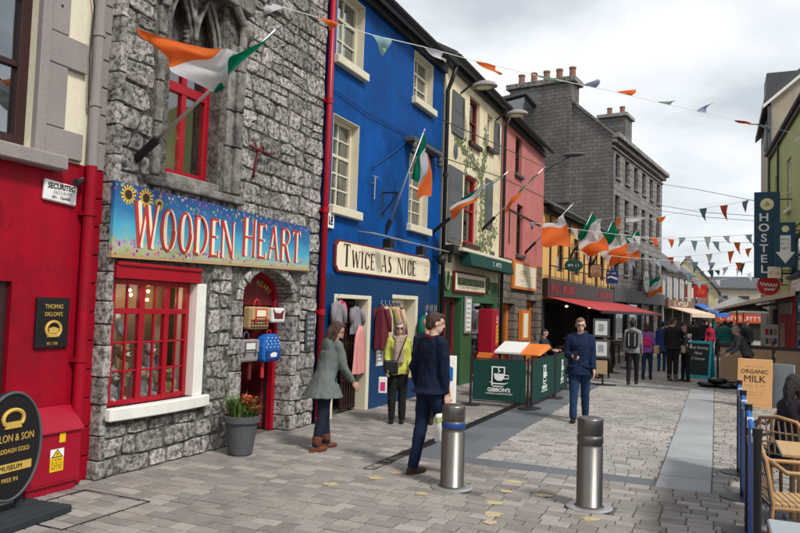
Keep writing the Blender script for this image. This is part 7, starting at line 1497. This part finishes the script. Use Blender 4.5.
    # ---- trousers, shoes
    t = MB(); stack(t, [(tp(0, yo, z), X * (rx * g + .016 * s), Yv * (ry * g + .016 * s)) for z, rx, ry, yo in ((-.1, .14, .10, 0), (.0, .155, .108, 0), (.05, .14, .10, 0))])
    for i in (0, 1):
        hp, kn, an, pit = J['L%d' % i]; hem = an + (an - kn).normalized() * .01 * s; t.ball(hp, .098 * g, n=12, m=8); t.path([hp, hp.lerp(kn, .5), kn, kn.lerp(an, .4), hem], [.097 * g, .085 * g, .064 * g, .062 * g, .052 * g], 14); t.ball(kn, .065 * g, n=12, m=8)
    wear('trousers', t, .0125 * res, cm(bottom), 4, .012 * s, 9)
    for i in (0, 1):
        hp, kn, an, pit = J['L%d' % i]; f = MB(); FR_ = RX(max(-.9, min(.5, pit * .75)) if abs(pit) > .25 else 0); f.ball(an + FR_ @ Vector((0, .055 * s, -.04 * s)), .046 * s, .13 * s, .036 * s, 16, 10, FR_); f.ball(an + FR_ @ Vector((0, -.03 * s, -.035 * s)), .04 * s, .05 * s, .042 * s, 12, 8, FR_); f.tube(an + Vector((0, 0, .05 * s)), an + Vector((0, 0, -.04 * s)), .045 * s, .045 * s, n=12)
        if shoe[0] > .1: f.path([an.lerp(kn, .30), an.lerp(kn, .1), an], [.074 * s, .064 * s, .054 * s], 12)
        sole = an + FR_ @ Vector((0, .035 * s, -.068 * s)); f.ball(sole, .047 * s, .15 * s, .012 * s, 16, 6, FR_); o = wear('shoe', f, .011 * res, cm(shoe, .5), 1)
    # ---- jacket or coat
    j = MB(); th = (.028 if coat else .02) * s
    rings = [(tp(0, yo, z), X * (rx * g + th), Yv * (ry * g + th * 1.1)) for z, rx, ry, yo in prof if z > -.05]; lowr = []
    if coat > 0:
        n = 4
        for k in range(n, 0, -1):
            z = -coat * k / n; lowr.append((hip0 + Vector((0, .0, z * s)) + T @ Vector((0, -.01 * s, 0)) * (k / n), Vector((1, 0, 0)) * ((.17 + .035 * hemflare * k / n) * g + th), Vector((0, 1, 0)) * ((.125 + .045 * hemflare * k / n) * g + th)))
    else: lowr = [(tp(0, 0, -.1), X * (.162 * g + th), Yv * (.115 * g + th)), (tp(0, 0, -.05), X * (.164 * g + th), Yv * (.118 * g + th))]
    rings = lowr + rings; rings[-1] = (rings[-1][0], rings[-1][1] * .92, rings[-1][2] * .92); stack(j, rings)
    for i in (0, 1): sh, el_, wr_, d2, side, fwd = J[i]; j.path([sh - (el_ - sh).normalized() * .02, sh.lerp(el_, .5), el_, el_.lerp(wr_, .55), wr_ - d2 * .012 * s], [(.058 + .2 * th) * g, .056 * g + th * .3, .05 * g + th * .2, .044 * g + th * .2, .038 * s + th * .2], 14); j.ball(sh, .060 * g + th * .2, n=12, m=8); j.path([tp(0, -.01, .53), tp((.09, -.09)[i], -.008, .515), sh], [.055 * s, .052 * s + th * .3, .05 * s + th * .3], 12); j.ball(el_, .054 * g + th * .2, n=12, m=8)
    wear('coat' if coat else 'jacket', j, .0125 * res, cm(top), 5, .015 * s, 8.5)
    if collar: c = MB(); c.path([nk + (T @ Vector((.085 * s * cos(a), .075 * s * sin(a) - .005, .0)) + T @ Vector((0, 0, -.02 * s - .015 * s * sin(a)))) for a in [2 * pi * k / 16 for k in range(17)]], collar[1] * s, 8, False); wear('collar', c, .01 * res, cm(collar[0]), 2)
    # ---- hair
    if hair:
        h = MB(); h.ball(hc + HR @ Vector((0, -.026 * s, .038 * s)), .086 * s, .092 * s, .094 * s, 20, 14, R3); h.ball(hc + HR @ Vector((0, -.062 * s, -.01 * s)), .074 * s, .05 * s, .075 * s, 16, 10, R3); h.ball(hc + HR @ Vector((.012 * s, .045 * s, .092 * s)), .055 * s, .04 * s, .03 * s, 14, 8, R3)
        if hairlen:
            for sg in (1, -1): h.path([hp_(sg * .07, -.01, .03), hp_(sg * .08, -.02, -.05), hp_(sg * .078, .0 if hairlen > 1 else -.03, -.05 - .09 * hairlen)], [.026 * s, .03 * s, .02 * s], 10)
            h.path([hp_(0, -.07, .02), hp_(0, -.085, -.06), hp_(0, -.075, -.06 - .09 * hairlen)], [.06 * s, .06 * s, .04 * s], 12)
        wear('hair', h, .0105 * res, hair, 2, .006 * s, 42)
    if hat: h = MB(); h.ball(hc + HR @ Vector((0, -.015 * s, .05 * s)), .09 * s, .105 * s, .085 * s, 20, 12, R3); wear('hat', h, .012 * res, cm(hat), 2)
    if glasses:
        gl = MB()
        for sg in (1, -1): gl.ball(hp_(sg * .033, .092, .012), .026 * s, .006 * s, .019 * s, 14, 8, R3) if glasses == 'sun' else gl.path([hp_(sg * .033 + .024 * cos(a), .094, .012 + .019 * sin(a)) for a in [2 * pi * k / 14 for k in range(15)]], .0022 * s, 5, False)
        for sg in (1, -1): gl.path([hp_(sg * .056, .088, .018), hp_(sg * .08, .0, .016)], .0028 * s, 5)
        gl.path([hp_(-.01, .1, .016), hp_(.01, .1, .016)], .003 * s, 5); q = gl.build('glasses', 'eye_dark', root)
    root['_j'] = 0; del root['_j']; return root, J, dict(hip=hip0, tp=tp, T=T, hc=hc, HR=HR, s=s, nk=nk)

# 1 woman in the grey-green parka stooping to look into the blue shop
w1, J, I = person('woman in grey green parka and brown boots stooping by the blue shop door', -4.74, 8.27, (.5, .87), 1.70, True, lean=.27, head=(-.2, .3), arms=((.55, .1, .35, .0), (.25, .15, .5, .1)), legs=((-.14, .05), (.16, .04)), top=(.12, .14, .132), bottom=(.012, .016, .032), shoe=(.13, .042, .022), hair='hair_brown', hairlen=1.6, coat=.22, girth=1.12, collar=((.62, .58, .52), .045), hemflare=2.2)
q = MB(); q.ball(I['tp'](0, -.105, .44), .12, .05, .12, 14, 10); mm = remesh(q, .014, 2, .006); mm.materials.append(cm((.105, .125, .118))); o = bpy.data.objects.new('hood', mm); COL.objects.link(o); o.parent = w1
q = MB(); q.path([I['tp'](-.13, .05, .5), I['tp'](0.02, .14, .3), I['tp'](.2, .06, .02)], .012, 6); q.build('bag_strap', 'black_paint', w1)
# 2 man in the navy suit striding past the bollard with a carrier bag
m2, J, I = person('tall man in navy suit striding past the banded bollard with a carrier bag', -3.02, 7.75, (.52, .85), 1.86, False, lean=.05, head=(-.4, .12), arms=((.05, .1, .12, 0), (-.25, .25, .7, .3)), legs=((.30, .02), (-.12, .10)), top=(.004, .009, .026), bottom=(.007, .015, .042), shoe=(.045, .02, .014), hair='hair_brown', coat=.06, girth=1.06, collar=((.10, .012, .02), .024), skin='skin_light')
hd_ = J[0][2] + J[0][3] * .1
MB().box(hd_.x - .03, hd_.x + .03, hd_.y - .17, hd_.y + .15, hd_.z - .42, hd_.z - .10).build('carrier_bag', 'paper', m2, bev=.03)
q = MB(); q.prism([(hd_.y + .07 * cos(a) - .03, hd_.z - .26 + .07 * sin(a)) for a in [2 * pi * k / 14 for k in range(14)]], hd_.x + .031, hd_.x + .034); q.prism([(hd_.y + .07 * cos(a) - .03, hd_.z - .26 + .07 * sin(a)) for a in [2 * pi * k / 14 for k in range(14)]], hd_.x - .034, hd_.x - .031); q.build('bag_print', 'orange_red', m2); q = MB(); q.box(hd_.x - .0315, hd_.x + .0315, hd_.y - .168, hd_.y + .148, hd_.z - .2, hd_.z - .14); q.build('bag_print', 'green_house', m2)
MB().path([(hd_.x, hd_.y - .08, hd_.z - .11), (hd_.x, hd_.y - .03, hd_.z), (hd_.x, hd_.y + .03, hd_.z), (hd_.x, hd_.y + .08, hd_.z - .11)], .006, 5).build('bag_handle', 'paper', m2)
# 3 woman in neon yellow facing the street
w3, J, I = person('woman in neon yellow jumper and sunglasses with a black shoulder bag', -4.82, 10.85, (.42, -.9), 1.66, True, head=(.1, .05), arms=((.12, .16, .55, .25), (.1, .15, .5, .1)), legs=((.02, 0), (-.02, 0)), top=(.46, .46, .09), bottom=(.012, .011, .012), hair='hair_grey', hairlen=1.1, glasses='sun', girth=1.15, skin='skin_light')
s = MB(); s.path([I['nk'] + Vector((.08 * cos(a), .07 * sin(a), -.01 - .02 * sin(a))) for a in [2 * pi * k / 14 for k in range(15)]], .04, 8, False); s.path([I['tp'](.03, .1, .5), I['tp'](.03, .16, .3), I['tp'](.05, .17, .0)], [.045, .05, .055], 10); s.path([I['tp'](-.05, .1, .5), I['tp'](-.04, .15, .3), I['tp'](-.05, .165, .1)], [.04, .045, .045], 10)
mm = remesh(s, .013, 2, .008, 20); mm.materials.append(cm((.30, .22, .18))); o = bpy.data.objects.new('scarf', mm); COL.objects.link(o); o.parent = w3
MB().box(.0, .24, .17, .25, .82, 1.04).build('shoulder_bag', 'black_paint', w3, bev=.03); MB().path([(.02, .22, 1.02), (-.04, .21, 1.2), (-.11, .13, 1.38), (-.13, 0, 1.43), (-.1, -.1, 1.38)], .01, 6).build('bag_strap', 'black_paint', w3)
h_ = J[0][2] + J[0][3] * .1; MB().box(h_.x - .01, h_.x + .13, h_.y - .03, h_.y + .03, h_.z - .3, h_.z - .04).build('gift_bag', 'paper', w3, bev=.01); MB().box(h_.x + .02, h_.x + .1, h_.y + .031, h_.y + .034, h_.z - .26, h_.z - .12).build('bag_print', 'wear_pink', w3)
# 4 man half hidden behind the suit
person('man in dark jacket half hidden behind the man in the suit', -4.35, 10.95, (-.3, .95), 1.74, False, head=(-.9, .1), top=(.012, .016, .03), bottom=(.012, .012, .014), hair=None, coat=.05, legs=((.06, 0), (-.06, .05)), res=1.2)
# 5 man in the navy parka with glasses looking at his phone
m5, J, I = person('man in navy parka and glasses walking towards the camera with a phone', -2.2, 12.9, (.12, -1), 1.82, False, lean=.04, head=(.1, .12), arms=((.25, .1, 1.35, .45), (.12, .12, .25, 0)), legs=((.20, .05), (-.16, .22)), top=(.007, .017, .048), bottom=(.014, .036, .085), shoe=(.02, .014, .01), hair='hair_sand', coat=.14, girth=1.12, glasses='clear', collar=((.012, .02, .05), .038), skin='skin_light', hemflare=.8)
h_ = J[0][2] + J[0][3] * .12; MB().box(h_.x - .04, h_.x + .035, h_.y - .0, h_.y + .012, h_.z - .03, h_.z + .11).build('phone', 'black_paint', m5, bev=.004)
# mid-street figures walking away
m6, J, I = person('man in grey jumper walking away with a black backpack', -2.1, 20.7, (0, 1), 1.78, False, arms=((.2, .1, .3, 0), (-.15, .1, .3, 0)), legs=((.14, .05), (-.14, .1)), top=(.25, .25, .26), bottom=(.012, .012, .014), hair='hair_dark', res=1.5, collar=((.3, .3, .3), .03))
MB().box(-.16, .16, -.29, -.13, 1.0, 1.47).build('backpack', 'black_paint', m6, bev=.06); q = MB()
for sg in (-1, 1): q.box(sg * .08 - .012, sg * .08 + .012, -.296, -.288, 1.06, 1.4)
q.build('backpack_trim', 'steel_light', m6)
w7, J, I = person('woman in purple and pink jacket walking away with a cream bag', -1.88, 22.6, (.1, 1), 1.66, True, arms=((.1, .2, .5, .1), (.1, .15, .3, 0)), legs=((.12, .05), (-.14, .08)), top=(.24, .09, .30), bottom=(.015, .03, .07), hair='hair_brown', hairlen=.8, res=1.5)
MB().box(-.13, .14, -.175, -.13, 1.0, 1.26).build('jacket_panel', 'wear_pink', w7, bev=.03); MB().box(.2, .34, -.14, .12, .78, 1.02).build('tote_bag', 'straw', w7, bev=.03)
person('person in royal blue coat walking away further up the street', -1.72, 26.4, (-.1, 1), 1.72, True, legs=((.12, .02), (-.1, .05)), top=(.018, .045, .15), bottom=(.02, .06, .16), hair='hair_dark', coat=.25, res=1.7, hat=(.018, .045, .13))
person('tall man in black jacket standing with a woman near the chalkboard', -1.16, 22.5, (.4, .9), 1.86, False, head=(-.5, .1), arms=((.9, .1, 1.5, .4), (.05, .1, .2, 0)), top=(.012, .012, .014), bottom=(.012, .012, .014), hair='hair_brown', res=1.5, girth=1.1, coat=.05, shoe=(.12, .1, .08))
w10, J, I = person('woman in black and white patterned top close to the tall man', -.82, 22.75, (-.6, -.3), 1.66, True, head=(.2, 0), arms=((.4, .1, 1.3, .3), (.3, .1, .9, .3)), top=(.05, .05, .055), bottom=(.012, .012, .014), hair='hair_dark', hairlen=1.2, res=1.5, legs=((.05, 0), (-.05, 0)), shoe=(.02, .02, .02))
r = random.Random(2); q = MB()
for k in range(30): a = r.uniform(0, 6.28); z = r.uniform(.95, 1.38); q.ball((.185 * cos(a) * .98, .15 * sin(a) * .98, z), .03, .03, .035, 8, 6)
q.build('pattern_patches', 'paper', w10, smooth=True); MB().box(-.3, -.1, .12, .24, .85, 1.05).build('tan_bag', 'straw', w10, bev=.03)
# behind the timber screen: figure in grey bending forward
person('person in grey jacket bending forward behind the milk board', .80, 21.7, (-.95, -.2), 1.75, False, lean=.5, head=(0, .3), arms=((.9, .1, .6, .1), (.8, .1, .6, .1)), top=(.075, .078, .085), bottom=(.015, .015, .018), hair='hair_grey', res=1.5, girth=1.1)
# seated person at the right edge
w12, J, I = person('person with dark hair and pink scarf seated at the right edge', .69, 8.35, (.75, .55), 1.72, True, lean=.12, head=(.1, .1), arms=((.5, .15, .9, .2), (.5, .15, .9, .2)), legs=((1.5, 1.5), (1.45, 1.45)), top=(.018, .015, .02), bottom=(.02, .02, .025), hair='hair_dark', hairlen=2.2, girth=1.15, seat=.45, collar=((.34, .12, .16), .05), coat=.05)
# pub customers seated under the awning
for i, (x, y, hd, c_) in enumerate(((-4.75, 21.3, (1, -.2), (.03, .03, .035)), (-3.5, 21.6, (-1, -.4), (.14, .10, .07)), (-3.05, 22.2, (-.4, -1), (.10, .09, .08)))):
    person(('seated drinker in dark coat under the near end of the awning', 'seated drinker in brown jacket behind the man with the phone', 'fair haired drinker beside the menu stand')[i], x, y, hd, 1.72, i == 2, lean=.1, head=(0, .15), arms=((.6, .1, 1.0, .2), (.6, .1, 1.0, .2)), legs=((1.35, 1.3), (1.35, 1.3)), top=c_, hair=('hair_dark', 'hair_brown', 'hair_sand')[i], hairlen=i == 2, seat=.5, res=1.8, group='pub customers', skin='skin_light')
    s_ = thing('bar_stool', ('stool under the drinker in the dark coat', 'stool under the drinker in the brown jacket', 'stool under the fair haired drinker')[i], 'stool', (x, y, 0), 0, 'pub terrace stools'); MB().lathe([(.18, .42), (.18, .47)], 14).build('seat', 'dark_wood', s_)
    for q_ in range(4): b = pi / 4 + pi / 2 * q_; MB().tube((.11 * cos(b), .11 * sin(b), .42), (.17 * cos(b), .17 * sin(b), 0), .015, n=5).build('leg', 'black_paint', s_)
# the crowd further on
cols = [((.02, .02, .025), 'black'), ((.35, .02, .05), 'red'), ((.03, .05, .12), 'navy'), ((.02, .14, .14), 'teal'), ((.45, .5, .06), 'yellow'), ((.16, .15, .15), 'grey'), ((.10, .03, .05), 'maroon'), ((.3, .28, .25), 'beige')]
protoA, _, _ = person('person in black coat in the far crowd, nearest on the left', -.9, 33, (0, 1), 1.76, False, legs=((.15, .05), (-.15, .1)), arms=((.2, .1, .3, 0), (-.15, .1, .3, 0)), top=cols[0][0], bottom=(.015, .016, .022), hair='hair_dark', res=2.0, coat=.1, group='crowd far up the street')
protoB, _, _ = person('woman in red top in the far crowd beside the blue awning', -.25, 36, (.1, -1), 1.66, True, legs=((.1, .02), (-.12, .05)), top=cols[1][0], bottom=(.015, .02, .035), hair='hair_brown', hairlen=1, res=2.0, group='crowd far up the street', skin='skin_light')
spots = [(.35, 32.5, 3), (.75, 33.5, 2), (-.55, 38, 0), (.1, 40, 3), (.55, 38.5, 0), (.95, 37, 5), (1.25, 35, 0), (-1.1, 42, 6), (-.3, 45, 2), (.3, 47, 4), (.8, 44, 0), (1.1, 48, 1), (-1.3, 50, 0), (-.6, 53, 7), (.2, 56, 5), (.9, 54, 2), (-2.0, 36, 5), (-1.6, 40, 2), (1.4, 41, 6), (.5, 60, 0), (-.2, 62, 3), (1.2, 58, 7)]
places = ['just beyond the chalkboard', 'near the right terrace', 'in mid street', 'under the blue awning', 'by the parasol', 'by the right shopfronts', 'under the beige awning', 'by the tan awning', 'in the middle distance', 'near the orange fascia', 'beside the teal jacket', 'behind the parasol', 'left before the stone shop', 'further along the centre', 'near the far terrace', 'right of the far centre', 'by the grey building', 'at the awning end', 'on the right beyond the awning', 'at the very back', 'farthest on the left', 'farthest on the right']
for i, (x, y, c_) in enumerate(spots):
    src = (protoA, protoB)[i % 2]; n_ = copy_tree(src); n_.location = (x, y, 0); n_.rotation_euler = (0, 0, (0, pi, .3, 2.8, -.4)[i % 5]); s_ = random.Random(i).uniform(.94, 1.04); n_.scale = (s_, s_, s_); n_['label'] = 'distant person in %s %s' % (cols[c_][1], places[i])
    for ch in n_.children:
        if ch.name.startswith('coat') or ch.name.startswith('jacket'): ch.material_slots[0].link = 'OBJECT'; ch.material_slots[0].material = cm(cols[c_][0])
# pocket flaps, placket and chest badge on the navy parka
for x_, z_, w_ in ((-.13, .95, .07), (.13, .95, .07)): MB().box(x_ - w_, x_ + w_, .14, .175, z_, z_ + .05).build('pocket_flap', cm((.006, .014, .04)), m5, bev=.012)
